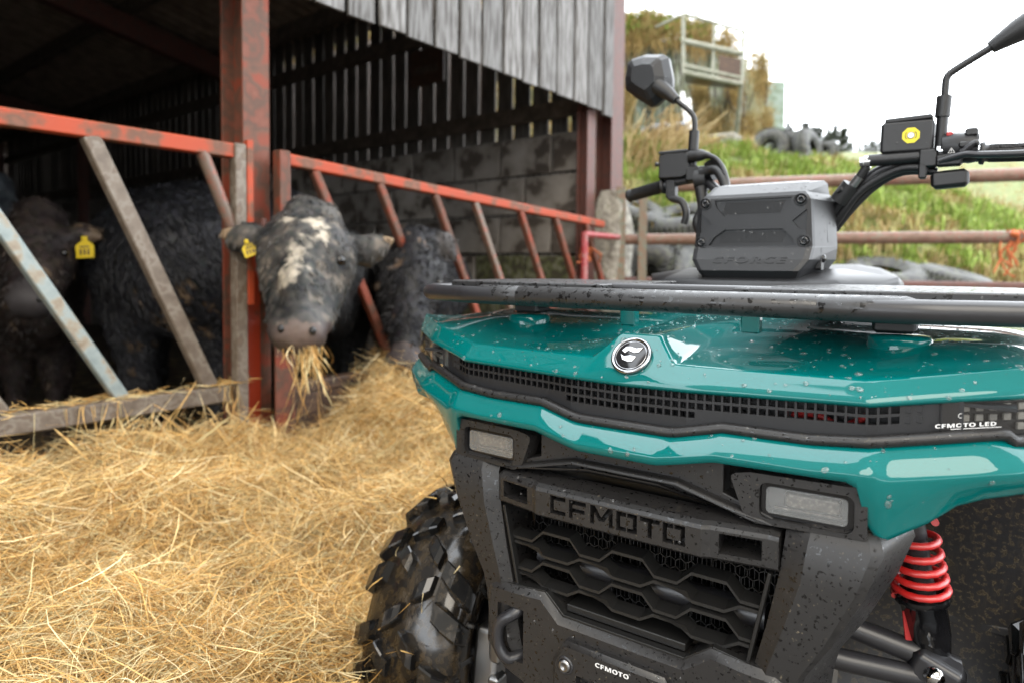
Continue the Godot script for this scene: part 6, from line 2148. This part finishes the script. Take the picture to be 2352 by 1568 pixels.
func build_cows():
	var hm := hair_mesh(0.5); var hc := hair_mesh(1.6)
	var fn := noise(71, 7.0, 4); var f2 := noise(72, 24.0, 3)
	var always := func(_p): return true
	# ---- the feeding cow with the white blaze, head out between the bars
	var o := thing("cow", "black cow with white blaze eating hay, head out through the barrier", "cow", cp(735, 640, 4.0) * Vector3(1, 0, 1), "black cattle in the barn")
	var org := o.position
	var bn := bones_from([
		[698, 505, 2.78, 0.075, 692, 570, 2.68, 0.088], [692, 570, 2.68, 0.088, 686, 650, 2.58, 0.074], [686, 650, 2.58, 0.074, 683, 740, 2.52, 0.060],
		[652, 540, 2.74, 0.066, 646, 610, 2.67, 0.062], [738, 540, 2.75, 0.070, 742, 610, 2.69, 0.068], [655, 640, 2.62, 0.045, 655, 735, 2.55, 0.042], [712, 640, 2.63, 0.05, 708, 735, 2.56, 0.045],
		[630, 556, 2.72, 0.050, 640, 600, 2.68, 0.056], [762, 556, 2.74, 0.058, 770, 606, 2.71, 0.062],
		[764, 632, 2.74, 0.078, 736, 735, 2.62, 0.052], [638, 640, 2.70, 0.064, 650, 735, 2.58, 0.046],
		[650, 763, 2.50, 0.040, 718, 768, 2.51, 0.041], [662, 790, 2.53, 0.030, 712, 794, 2.54, 0.030],
		[700, 492, 2.82, 0.075, 738, 504, 2.83, 0.075],
		[742, 622, 2.56, 0.020, 734, 690, 2.50, 0.018, -0.9], [630, 622, 2.57, 0.016, 636, 690, 2.50, 0.016, -0.9], [784, 600, 2.60, 0.012, 790, 602, 2.58, 0.010, -0.8], [690, 470, 2.70, 0.03, 715, 472, 2.70, 0.03, -0.6],
		[760, 578, 2.66, 0.016, 795, 582, 2.68, 0.014], [604, 576, 2.67, 0.014, 628, 572, 2.65, 0.014],
		[618, 547, 2.79, 0.024, 572, 543, 2.78, 0.042], [572, 543, 2.78, 0.042, 512, 534, 2.77, 0.014], [582, 564, 2.78, 0.028, 536, 566, 2.78, 0.018],
		[806, 560, 2.83, 0.028, 846, 572, 2.84, 0.044], [846, 572, 2.84, 0.044, 901, 548, 2.84, 0.011], [835, 590, 2.84, 0.03, 872, 578, 2.84, 0.016],
		[725, 560, 2.88, 0.12, 748, 615, 3.25, 0.16], [748, 615, 3.25, 0.16, 750, 650, 4.2, 0.33], [750, 650, 4.2, 0.36, 745, 650, 5.3, 0.36],
		[735, 670, 2.9, 0.08, 748, 720, 3.6, 0.16]], org)
	add_legs(bn, [[690, 4.1], [800, 4.15], [690, 5.2], [790, 5.2]], org)
	var P := func(x, y, d) -> Vector3: return cp(x, y, d) - org
	var marks := [[P.call(662, 508, 2.68), P.call(736, 512, 2.67), 0.010], [P.call(690, 552, 2.56), P.call(665, 640, 2.51), 0.028], [P.call(698, 634, 2.50), P.call(706, 642, 2.50), 0.010], [P.call(748, 524, 2.68), P.call(738, 545, 2.64), 0.008], [P.call(672, 590, 2.53), P.call(684, 612, 2.52), 0.034]]
	var ear_l: Vector3 = P.call(515, 533, 2.77); var ear_r: Vector3 = P.call(897, 546, 2.84)
	var nose: Vector3 = P.call(684, 768, 2.47)
	var head: Vector3 = P.call(690, 600, 2.64)
	var paint := func(p: Vector3, n: Vector3) -> Color:
		var g := fn.get_noise_3dv(p) * 0.6 + f2.get_noise_3dv(p) * 0.5
		var c := Color(0.014, 0.013, 0.013)
		if p.distance_to(head) < 0.42:
			c = Color(0.065, 0.059, 0.053).lerp(Color(0.012, 0.014, 0.015), clampf(0.5 - g * 1.6, 0, 1))
			if g > 0.28: c = c.lerp(Color(0.15, 0.125, 0.095), 0.45)
		for m in marks:
			var d: float = seg_d(p, m[0], m[1]) - m[2] - g * 0.06
			if d < 0.02: c = c.lerp(Color(0.34, 0.30, 0.24), clampf(1.0 - d / 0.02, 0, 1) * clampf(0.62 + g * 1.5, 0.1, 0.95))
		if p.distance_to(ear_l) < 0.04 or p.distance_to(ear_r) < 0.035: c = c.lerp(Color(0.24, 0.16, 0.09), 0.6)
		if p.distance_to(nose) < 0.16 and p.y < nose.y + 0.045 - 0.03 * g: c = Color(0.042, 0.033, 0.031).lerp(Color(0.14, 0.105, 0.09), clampf(1.25 - p.distance_to(nose) / 0.08, 0, 0.8)) * (1.0 + g * 0.5)
		return c
	var b := skin(bn, 0.0165, 42.0, 0.010, paint)
	part(o, "body", b, M.hide, true)
	coat(o, b, 9000, 0.030, -cam_u, 0.35, hm, 1, func(p): return p.distance_to(nose) > 0.15)
	eye_part(o, P.call(614, 594, 2.655), 0.022)
	eye_part(o, P.call(781, 598, 2.655), 0.024)
	for s in [[645, 755, 2.452], [718, 760, 2.460]]:
		b = B.new()
		b.ball(P.call(s[0], s[1], s[2]), Vector3(0.014, 0.016, 0.014), 10, 7)
		part(o, "nostril", b, M.black)
	ear_tag(cp(572, 570, 2.725), "yellow tag in the ear of the blaze faced cow", 0.056, 0.35)

	# ---- brown black cow looking out behind the left barrier
	o = thing("cow", "shaggy dark brown cow facing out behind the pale diagonal bar", "cow", cp(40, 640, 4.2) * Vector3(1, 0, 1), "black cattle in the barn")
	org = o.position
	bn = bones_from([
		[82, 510, 3.42, 0.105, 76, 565, 3.33, 0.120], [76, 565, 3.33, 0.120, 70, 630, 3.20, 0.095], [70, 630, 3.20, 0.095, 66, 680, 3.10, 0.072],
		[22, 560, 3.36, 0.06, 30, 600, 3.32, 0.06], [135, 562, 3.38, 0.06, 125, 600, 3.34, 0.062], [120, 620, 3.36, 0.085, 95, 690, 3.2, 0.055],
		[44, 692, 3.07, 0.042, 90, 694, 3.08, 0.042], [52, 708, 3.1, 0.034, 82, 710, 3.1, 0.034], [85, 495, 3.46, 0.085, 110, 510, 3.48, 0.08],
		[150, 548, 3.44, 0.026, 192, 538, 3.44, 0.042], [192, 538, 3.44, 0.042, 228, 545, 3.44, 0.016],
		[85, 600, 3.56, 0.16, 70, 640, 3.95, 0.24], [70, 640, 3.95, 0.27, 20, 650, 4.5, 0.36], [20, 650, 4.5, 0.36, -60, 650, 5.4, 0.36], [95, 720, 3.6, 0.12, 80, 740, 4.0, 0.2]], org)
	add_legs(bn, [[25, 4.0], [120, 4.0], [-90, 5.2], [10, 5.3]], org)
	P = func(x, y, d) -> Vector3: return cp(x, y, d) - org
	nose = P.call(66, 690, 3.03)
	var ear2: Vector3 = P.call(225, 545, 3.43)
	var brown := func(p: Vector3, n: Vector3) -> Color:
		var g := fn.get_noise_3dv(p) * 0.6 + f2.get_noise_3dv(p) * 0.5
		var c := Color(0.014, 0.0115, 0.011).lerp(Color(0.040, 0.029, 0.024), clampf(g * 1.5 + 0.3, 0, 1))
		if g > 0.42: c = Color(0.11, 0.075, 0.045)
		if p.distance_to(ear2) < 0.06: c = c.lerp(Color(0.2, 0.14, 0.09), 0.5)
		if p.distance_to(nose) < 0.12: c = Color(0.035, 0.029, 0.029)
		return c
	b = skin(bn, 0.019, 40.0, 0.014, brown)
	part(o, "body", b, M.hide, true)
	coat(o, b, 6000, 0.040, -cam_u, 0.5, hc, 2, func(p): return p.distance_to(nose) > 0.11)
	eye_part(o, P.call(146, 582, 3.305), 0.020)
	eye_part(o, P.call(8, 578, 3.285), 0.020)
	for s in [[46, 686, 3.032], [90, 688, 3.036]]:
		b = B.new()
		b.ball(P.call(s[0], s[1], s[2]), Vector3(0.012, 0.014, 0.012), 10, 7)
		part(o, "nostril", b, M.black)
	ear_tag(cp(194, 568, 3.36), "large yellow tag in the ear of the brown cow", 0.088, 0.05)

	# ---- cow standing side on behind the left barrier
	o = thing("cow", "black cow standing side on with hay and muck on its flank", "cow", cp(360, 640, 3.6) * Vector3(1, 0, 1), "black cattle in the barn")
	org = o.position
	bn = bones_from([
		[338, 590, 3.78, 0.31, 430, 600, 3.74, 0.40], [430, 600, 3.74, 0.40, 530, 610, 3.80, 0.36], [330, 500, 3.78, 0.15, 480, 490, 3.76, 0.15],
		[318, 640, 3.76, 0.24, 308, 700, 3.76, 0.16], [520, 600, 3.8, 0.28, 610, 560, 4.0, 0.20], [610, 560, 4.0, 0.19, 655, 500, 4.1, 0.13], [655, 490, 4.1, 0.12, 690, 540, 4.15, 0.08], [640, 470, 4.1, 0.03, 655, 440, 4.1, 0.03]], org)
	add_legs(bn, [[305, 3.68], [335, 3.95], [500, 3.7], [540, 3.95]], org)
	P = func(x, y, d) -> Vector3: return cp(x, y, d) - org
	var muck_at: Vector3 = P.call(370, 780, 3.36)
	var dark := func(p: Vector3, n: Vector3) -> Color:
		var g := fn.get_noise_3dv(p) * 0.6 + f2.get_noise_3dv(p) * 0.6
		var c := Color(0.015, 0.0152, 0.0175) * (1.0 + 0.8 * g)
		var near := clampf(1.0 - p.distance_to(muck_at) / 0.5, 0, 1)
		if g > 0.55 - near * 0.5: c = c.lerp(Color(0.11, 0.07, 0.036), 0.7)
		return c
	b = skin(bn, 0.024, 34.0, 0.016, dark)
	part(o, "body", b, M.hide, true)
	coat(o, b, 9000, 0.045, -cam_u + cam_r * 0.5, 0.35, hm, 3, always)

	# ---- curly headed cow, head down at the hay
	o = thing("cow", "curly headed black cow lowering its head over the plank beside the bonnet", "cow", cp(950, 640, 4.6) * Vector3(1, 0, 1), "black cattle in the barn")
	org = o.position
	bn = bones_from([
		[958, 575, 3.62, 0.095, 952, 640, 3.54, 0.108], [952, 640, 3.54, 0.108, 942, 730, 3.42, 0.086], [942, 730, 3.42, 0.086, 930, 815, 3.33, 0.062],
		[905, 655, 3.62, 0.070, 912, 760, 3.48, 0.058], [1004, 618, 3.58, 0.048, 990, 665, 3.52, 0.048], [908, 612, 3.62, 0.055, 902, 655, 3.58, 0.05],
		[903, 834, 3.31, 0.040, 950, 840, 3.30, 0.040], [915, 852, 3.33, 0.03, 945, 856, 3.33, 0.03],
		[990, 575, 3.68, 0.024, 1020, 556, 3.68, 0.040], [1020, 556, 3.68, 0.040, 1040, 590, 3.67, 0.020], [890, 590, 3.70, 0.024, 868, 590, 3.72, 0.036], [868, 590, 3.72, 0.036, 845, 610, 3.72, 0.014],
		[938, 548, 3.66, 0.065, 982, 555, 3.67, 0.062],
		[930, 600, 3.8, 0.13, 935, 640, 4.15, 0.22], [935, 640, 4.15, 0.25, 960, 655, 4.7, 0.31], [960, 655, 4.7, 0.33, 985, 655, 5.3, 0.32], [918, 700, 3.78, 0.10, 930, 730, 4.2, 0.18]], org)
	add_legs(bn, [[905, 4.3], [985, 4.35], [935, 5.2], [1010, 5.25]], org)
	P = func(x, y, d) -> Vector3: return cp(x, y, d) - org
	nose = P.call(925, 838, 3.3)
	var ear3: Vector3 = P.call(1025, 570, 3.66)
	var grey := func(p: Vector3, n: Vector3) -> Color:
		var g := fn.get_noise_3dv(p) * 0.6 + f2.get_noise_3dv(p) * 0.6
		var c := Color(0.019, 0.0188, 0.0205) * (1.0 + 0.9 * g)
		if g > 0.42: c = Color(0.12, 0.085, 0.06)
		if p.distance_to(ear3) < 0.09: c = c.lerp(Color(0.075, 0.068, 0.065), 0.6)
		if p.distance_to(nose) < 0.12: c = Color(0.045, 0.038, 0.037)
		return c
	b = skin(bn, 0.019, 40.0, 0.022, grey)
	part(o, "body", b, M.hide, true)
	for s in [[905, 828, 3.268], [948, 834, 3.258]]:
		var nb := B.new()
		nb.ball(P.call(s[0], s[1], s[2]), Vector3(0.012, 0.014, 0.012), 10, 7)
		part(o, "nostril", nb, M.black)
	coat(o, b, 7500, 0.042, -cam_u, 0.7, hc, 4, func(p): return p.distance_to(nose) > 0.12)
	eye_part(o, P.call(890, 672, 3.535), 0.022)
	eye_part(o, P.call(1008, 650, 3.49), 0.022)

	# ---- only the back of another one shows at the left edge
	o = thing("cow", "slate grey back of a cow standing deep in the barn at the far left", "cow", cp(-70, 640, 4.4) * Vector3(1, 0, 1), "black cattle in the barn")
	org = o.position
	bn = bones_from([[-60, 540, 4.6, 0.34, -230, 560, 4.9, 0.36], [-60, 480, 4.6, 0.2, -20, 430, 4.65, 0.12], [-230, 560, 4.9, 0.3, -330, 520, 5.0, 0.2], [-330, 520, 5.0, 0.15, -400, 600, 5.0, 0.08]], org)
	add_legs(bn, [[-60, 4.5], [-50, 4.9], [-220, 4.8], [-215, 5.1]], org)
	var slate := func(p: Vector3, n: Vector3) -> Color:
		return Color(0.022, 0.025, 0.028) * (1.0 + 0.8 * fn.get_noise_3dv(p))
	b = skin(bn, 0.03, 32.0, 0.012, slate)
	part(o, "body", b, M.hide, true)
	coat(o, b, 2500, 0.05, -cam_u, 0.3, hm, 6, always)

# ---------------------------------------------------------------- hay
const HAY := [[0.6, 2.5, 0.46], [0.8, 2.5, 0.36], [1.1, 2.5, 0.46], [1.38, 2.5, 0.36], [1.67, 2.5, 0.25], [1.95, 2.5, 0.31], [2.15, 2.45, 0.68], [2.4, 2.45, 0.80], [2.1, 2.2, 0.52], [2.4, 2.1, 0.62], [3.0, 2.4, 0.75], [4.0, 2.3, 0.45], [0.4, 1.35, 0.42], [0.6, 1.2, 0.35], [0.2, 1.6, 0.45], [1.0, 1.6, 0.36], [1.25, 2.0, 0.33], [1.3, 1.6, 0.24], [0.9, 2.1, 0.43], [1.6, 1.9, 0.36], [1.7, 2.2, 0.36], [2.0, 1.7, 0.42], [1.9, 2.1, 0.40], [2.6, 1.6, 0.42], [1.1, 1.15, 0.15], [0.3, 2.1, 0.5], [-0.5, 2.0, 0.5], [-0.5, 1.2, 0.4], [3.4, 1.6, 0.35]]
var hay_nz: FastNoiseLite
var hay_grid := PackedFloat32Array()
func hay_h(u: float, w: float) -> float:      # from a table, filled on first use
	if hay_grid.is_empty():
		hay_grid.resize(141 * 61)
		for i in 141:
			for j in 61: hay_grid[i * 61 + j] = hay_exact(-1.8 + 0.05 * i, 0.5 + 0.05 * j)
	var x := clampf((u + 1.8) / 0.05, 0, 138.99); var y := clampf((w - 0.5) / 0.05, 0, 58.99)
	var a := int(x); var b := int(y)
	var k := a * 61 + b
	return lerpf(lerpf(hay_grid[k], hay_grid[k + 1], y - b), lerpf(hay_grid[k + 61], hay_grid[k + 62], y - b), x - a)
func hay_exact(u: float, w: float) -> float:
	var s := 0.0; var k := 0.0
	for p in HAY:
		var d: float = (p[0] - u) * (p[0] - u) + (p[1] - w) * (p[1] - w)
		var g: float = exp(-d / 0.09) + 1e-4 / (0.1 + d)
		s += p[2] * g; k += g
	var h := s / k + hay_nz.get_noise_2d(u, w) * 0.21 + hay_nz.get_noise_2d(u * 2.6 + 9.0, w * 2.6) * 0.06 - 0.06
	var edge := smoothstep(0.80, 1.15, w)
	if w > 2.62: edge *= 1.0 - smoothstep(2.62, 3.0, w)
	return maxf(h * edge, -0.02)

class R:
	var v := PackedVector3Array()
	var n := PackedVector3Array()
	var c := PackedColorArray()
	var x := PackedInt32Array()
	var col := Color(1, 1, 1)
	func mesh(m: Material) -> ArrayMesh:
		var arr := []
		arr.resize(Mesh.ARRAY_MAX)
		arr[Mesh.ARRAY_VERTEX] = v; arr[Mesh.ARRAY_NORMAL] = n; arr[Mesh.ARRAY_COLOR] = c; arr[Mesh.ARRAY_INDEX] = x
		var o := ArrayMesh.new()
		o.add_surface_from_arrays(Mesh.PRIMITIVE_TRIANGLES, arr)
		o.surface_set_material(0, m)
		return o
func strand(b: R, rg: RandomNumberGenerator, root: Vector3, dir: Vector3, l: float, wd: float, curl: float, up: float, seg := 5):
	var p := root
	var d := dir
	var turn := rg.randfn() * curl / seg
	var tw := rg.randf() * PI
	var step := l / seg
	for i in seg + 1:
		var sd := d.cross(Vector3.UP)
		if sd.length_squared() < 0.001: sd = Vector3.RIGHT
		sd = sd.normalized().rotated(d, tw + i * 0.25)
		var nr := d.cross(sd)
		if i == seg: sd *= 0.4
		sd *= wd
		var k := b.v.size()
		b.v.append(p - sd); b.v.append(p + sd)
		b.n.append(nr); b.n.append(nr)
		b.c.append(b.col); b.c.append(b.col)
		if i > 0:
			b.x.append(k - 2); b.x.append(k - 1); b.x.append(k + 1)
			b.x.append(k - 2); b.x.append(k + 1); b.x.append(k)
		d = d.rotated(Vector3.UP, turn + rg.randfn() * 0.13)
		d.y += up * (0.5 - float(i) / seg) / seg * 2.0 + rg.randfn() * 0.05
		d = d.normalized()
		p += d * step

func hay_tint(rg: RandomNumberGenerator) -> Color:
	var c: Color = [Color(0.58, 0.42, 0.20), Color(0.55, 0.355, 0.13), Color(0.46, 0.265, 0.085), Color(0.49, 0.41, 0.215), Color(0.65, 0.53, 0.31), Color(0.30, 0.165, 0.055)][[0, 0, 1, 1, 1, 2, 2, 3, 3, 4, 5][rg.randi() % 11]]
	return c * rg.randf_range(0.8, 1.15)

func build_hay():
	hay_nz = noise(8, 2.1, 3)
	var rg := RandomNumberGenerator.new(); rg.seed = 5
	var b := B.new()
	var rows := []
	for i in 66:
		var line := PackedVector3Array()
		for j in 30:
			var u := -1.4 + 6.0 * i / 65.0; var w := 0.75 + 2.2 * j / 29.0
			line.append(bp(u, hay_h(u, w) - 0.045, w))
		rows.append(line)
	b.grid(rows, false, false, true)
	var bed := part(self, "hay", b, M.hay_bed)
	meta(bed, "deep loose golden hay spread along the feed barrier", "hay", "", "stuff")
	# the strands themselves: bunches that share a direction, laid over the bed
	var dirn := noise(21, 1.3, 2)
	var tone := noise(23, 3.2, 3)
	var spin := Basis(Vector3.UP, deg_to_rad(BARN_TURN))
	for chunk in 4:
		var r := R.new()
		var n: int = [700, 680, 480, 130][chunk]
		for i in n:
			var u := rg.randf_range(0.15 + 0.8 * chunk, 0.95 + 0.8 * chunk) if chunk < 3 else rg.randf_range(-1.2, 4.4)
			var w := rg.randf_range(0.95, 2.72)
			if hay_h(u, w) < 0.04: continue
			var yaw := dirn.get_noise_2d(u, w) * 7.0 + rg.randfn() * 0.7
			var spread := rg.randf_range(0.25, 0.8)
			var curl := rg.randf_range(1.2, 4.2) * (1.0 if rg.randf() < 0.5 else -1.0)
			var light := (1.0 + tone.get_noise_2d(u, w) * 0.6) * rg.randf_range(0.82, 1.22)
			var wad := rg.randf_range(0.03, 0.11) if rg.randf() < 0.45 else 0.0      # some bunches stand up as wads
			var swirl := rg.randf_range(-9.0, 9.0) if wad > 0.0 else 0.0
			for k in 60:
				r.col = hay_tint(rg) * light
				var off := Vector2(rg.randfn(), rg.randfn()) * 0.075
				var an := yaw + rg.randfn() * spread + swirl * off.length()
				var l := rg.randf_range(0.06, 0.24)
				var du := off.x - cos(an) * l * 0.5; var dw := off.y - sin(an) * l * 0.5
				var y := hay_h(u + du, w + dw) + rg.randf_range(-0.035, 0.02)
				y += wad * maxf(0.0, 1.0 - off.length_squared() / 0.024) * rg.randf_range(0.5, 1.1)
				var root := bp(u + du, y, w + dw)
				var e := bp(u + du + cos(an) * l, hay_h(u + du + cos(an) * l, w + dw + sin(an) * l), w + dw + sin(an) * l)
				var d := (e - bp(u + du, hay_h(u + du, w + dw), w + dw)).normalized()
				d.y += rg.randf_range(-0.12, 0.28)
				strand(r, rg, root, d.normalized(), l, rg.randf_range(0.0004, 0.0010), curl + rg.randfn() * 0.5, 0.45)
		var o := put(bed, "strands", r.mesh(M.hay))
		o.set_meta("kind", "stuff")
	# long loose stems on top, some standing up by the barrier
	var r2 := R.new()
	for i in 60:
		r2.col = hay_tint(rg) * 1.05
		var u := rg.randf_range(0.3, 2.6); var w := rg.randf_range(1.1, 2.6)
		var an := rg.randf() * TAU
		strand(r2, rg, bp(u, hay_h(u, w) + 0.01, w), Vector3(cos(an), rg.randf_range(0.0, 0.5), sin(an)).normalized(), rg.randf_range(0.15, 0.36), rg.randf_range(0.0010, 0.0020), 2.2, 0.8, 8)
	for i in 70:
		r2.col = hay_tint(rg)
		var u := 1.12 + rg.randfn() * 0.10; var w := 2.5 + rg.randfn() * 0.08
		if i > 45: u = 1.38 + rg.randfn() * 0.08
		var an := rg.randf() * TAU
		strand(r2, rg, bp(u, hay_h(u, w) - 0.02, w), Vector3(cos(an), rg.randf_range(0.5, 1.6), sin(an)).normalized(), rg.randf_range(0.12, 0.3), rg.randf_range(0.0018, 0.0032), 0.7, 0.2, 6)
	var o := put(bed, "loose_stems", r2.mesh(M.hay))
	o.set_meta("kind", "stuff")
	# wisps caught on the bottom rail of the barrier
	r2 = R.new()
	for i in 260:
		r2.col = hay_tint(rg)
		var u := rg.randf_range(0.55, 1.5)
		if i % 3 == 0: u = 1.42 + rg.randfn() * 0.06
		elif i % 3 == 1: u = 0.95 + rg.randfn() * 0.14
		var an := rg.randf() * TAU
		strand(r2, rg, bp(u, 0.608, FRONT - 0.08 + rg.randfn() * 0.02), Vector3(cos(an), rg.randf_range(0, 0.3), sin(an)).normalized(), rg.randf_range(0.04, 0.11), 0.0014, 1.5, -0.4)
	for i in 40:
		r2.col = hay_tint(rg)
		var u := rg.randf_range(0.6, 1.5)
		if i % 5: u = [0.86, 0.985, 1.45, 1.79][rg.randi() % 4] + rg.randfn() * 0.022
		strand(r2, rg, bp(u, 0.60, FRONT - 0.13 + rg.randfn() * 0.01), Vector3(rg.randfn() * 0.15, -1, rg.randfn() * 0.15).normalized(), rg.randf_range(0.06, 0.24), 0.0013, 1.2, 0.0, 7)
	o = put(self, "hay_wisps", r2.mesh(M.hay))
	meta(o, "thin wisps of hay caught on the bottom rail of the barrier", "hay wisps", "", "stuff")
	# the mouthful that hangs from the feeding cow
	r2 = R.new()
	for i in 96:
		r2.col = hay_tint(rg)
		var root := cp(708 + rg.randfn() * 12, 806, 2.47 + rg.randf() * 0.05)
		var l := rg.randf_range(0.05, 0.20)
		var lean := 0.20
		if i > 62:
			root = cp(lerpf(640, 742, rg.randf()), 804, 2.47 + rg.randf() * 0.05)
			l = rg.randf_range(0.03, 0.10); lean = rg.randfn() * 0.6
		if i > 84:
			l = rg.randf_range(0.26, 0.40); lean = 0.45 if i % 3 else -0.1
		strand(r2, rg, root + Vector3(0, 0.02, 0), (Vector3(0, -1, 0) + cam_r * (lean + rg.randfn() * 0.3) + cam_f * rg.randfn() * 0.3).normalized(), l, rg.randf_range(0.0010, 0.0021), 2.4, 0.0, 9)
	o = put(self, "hay_mouthful", r2.mesh(M.hay))
	meta(o, "bunch of hay hanging from the mouth of the blaze faced cow", "hay", "", "stuff")
	# short bits of hay stuck to the muddy front tyre
	r2 = R.new()
	for i in 10:
		r2.col = hay_tint(rg)
		var an := rg.randf_range(0.0, 1.5)
		var c := Vector3(QX - 0.49 + rg.randf_range(-0.10, 0.10), 0.302 + sin(an) * 0.298, -1.175 + cos(an) * 0.298)
		strand(r2, rg, c, Vector3(rg.randfn(), rg.randfn() * 0.7, 0.3 * rg.randfn()).normalized(), rg.randf_range(0.03, 0.11), 0.0014, 0.8, 0.0)
	o = put(self, "hay_bits", r2.mesh(M.hay))
	meta(o, "bits of hay stuck to the muddy front tyre", "hay bits", "", "stuff")

# ---------------------------------------------------------------- the scene
func _ready():
	rng.seed = 20240
	# camera, slightly shifted lens as in the photograph
	var yaw := deg_to_rad(35.2); var pitch := deg_to_rad(2.5); var roll := deg_to_rad(0.5)
	cam_f = Vector3(-sin(yaw) * cos(pitch), -sin(pitch), -cos(yaw) * cos(pitch))
	var r0 := Vector3(cos(yaw), 0, -sin(yaw))
	var u0 := r0.cross(cam_f)
	cam_r = r0 * cos(roll) + u0 * sin(roll)
	cam_u = u0 * cos(roll) - r0 * sin(roll)
	var cam := Camera3D.new()
	cam.name = "camera"
	add_child(cam)
	cam.transform = Transform3D(Basis(cam_r, cam_u, -cam_f), EYE)
	cam.near = 0.05; cam.far = 900.0
	cam.projection = Camera3D.PROJECTION_FRUSTUM
	cam.size = 2.0 * 0.05 * 784.0 / FOCAL
	cam.frustum_offset = Vector2(0, -(784.0 - PPY) / FOCAL * 0.05)
	var lens := CameraAttributesPhysical.new()
	lens.frustum_focal_length = 24.0
	lens.frustum_focus_distance = 0.98
	lens.exposure_aperture = 3.4
	cam.attributes = lens
	cam.current = true
	# bright overcast sky
	var env := Environment.new()
	env.background_mode = Environment.BG_SKY
	var sky := Sky.new()
	var sm := ProceduralSkyMaterial.new()
	sm.sky_top_color = Color(0.96, 0.98, 1.0)
	sm.sky_horizon_color = Color(0.93, 0.95, 0.97)
	sm.ground_horizon_color = Color(0.5, 0.5, 0.48)
	sm.ground_bottom_color = Color(0.2, 0.19, 0.17)
	sm.sky_curve = 0.3
	sky.sky_material = sm
	env.sky = sky
	env.tonemap_mode = Environment.TONE_MAPPER_LINEAR
	env.tonemap_exposure = 7.0
	env.sdfgi_enabled = true; env.ssao_enabled = true; env.ssil_enabled = true
	var we := WorldEnvironment.new()
	we.name = "environment"
	we.environment = env
	add_child(we)
	var sun := DirectionalLight3D.new()
	sun.name = "sun"
	sun.light_energy = 0.15
	sun.light_angular_distance = 40.0
	sun.light_color = Color(1.0, 0.97, 0.92)
	sun.shadow_enabled = true
	add_child(sun)
	sun.look_at_from_position(Vector3(3, 6, 3.5), Vector3(-0.5, 0.6, -1.2))
	make_materials()
	# setting
	var b := B.new()
	b.q(Vector3(-120, 0, -160), Vector3(120, 0, -160), Vector3(120, 0, 90), Vector3(-120, 0, 90))
	structure("ground", b, M.yard)
	build_barn()
	build_land()
	build_barriers()
	build_quad()
	build_cows()
	build_hay()
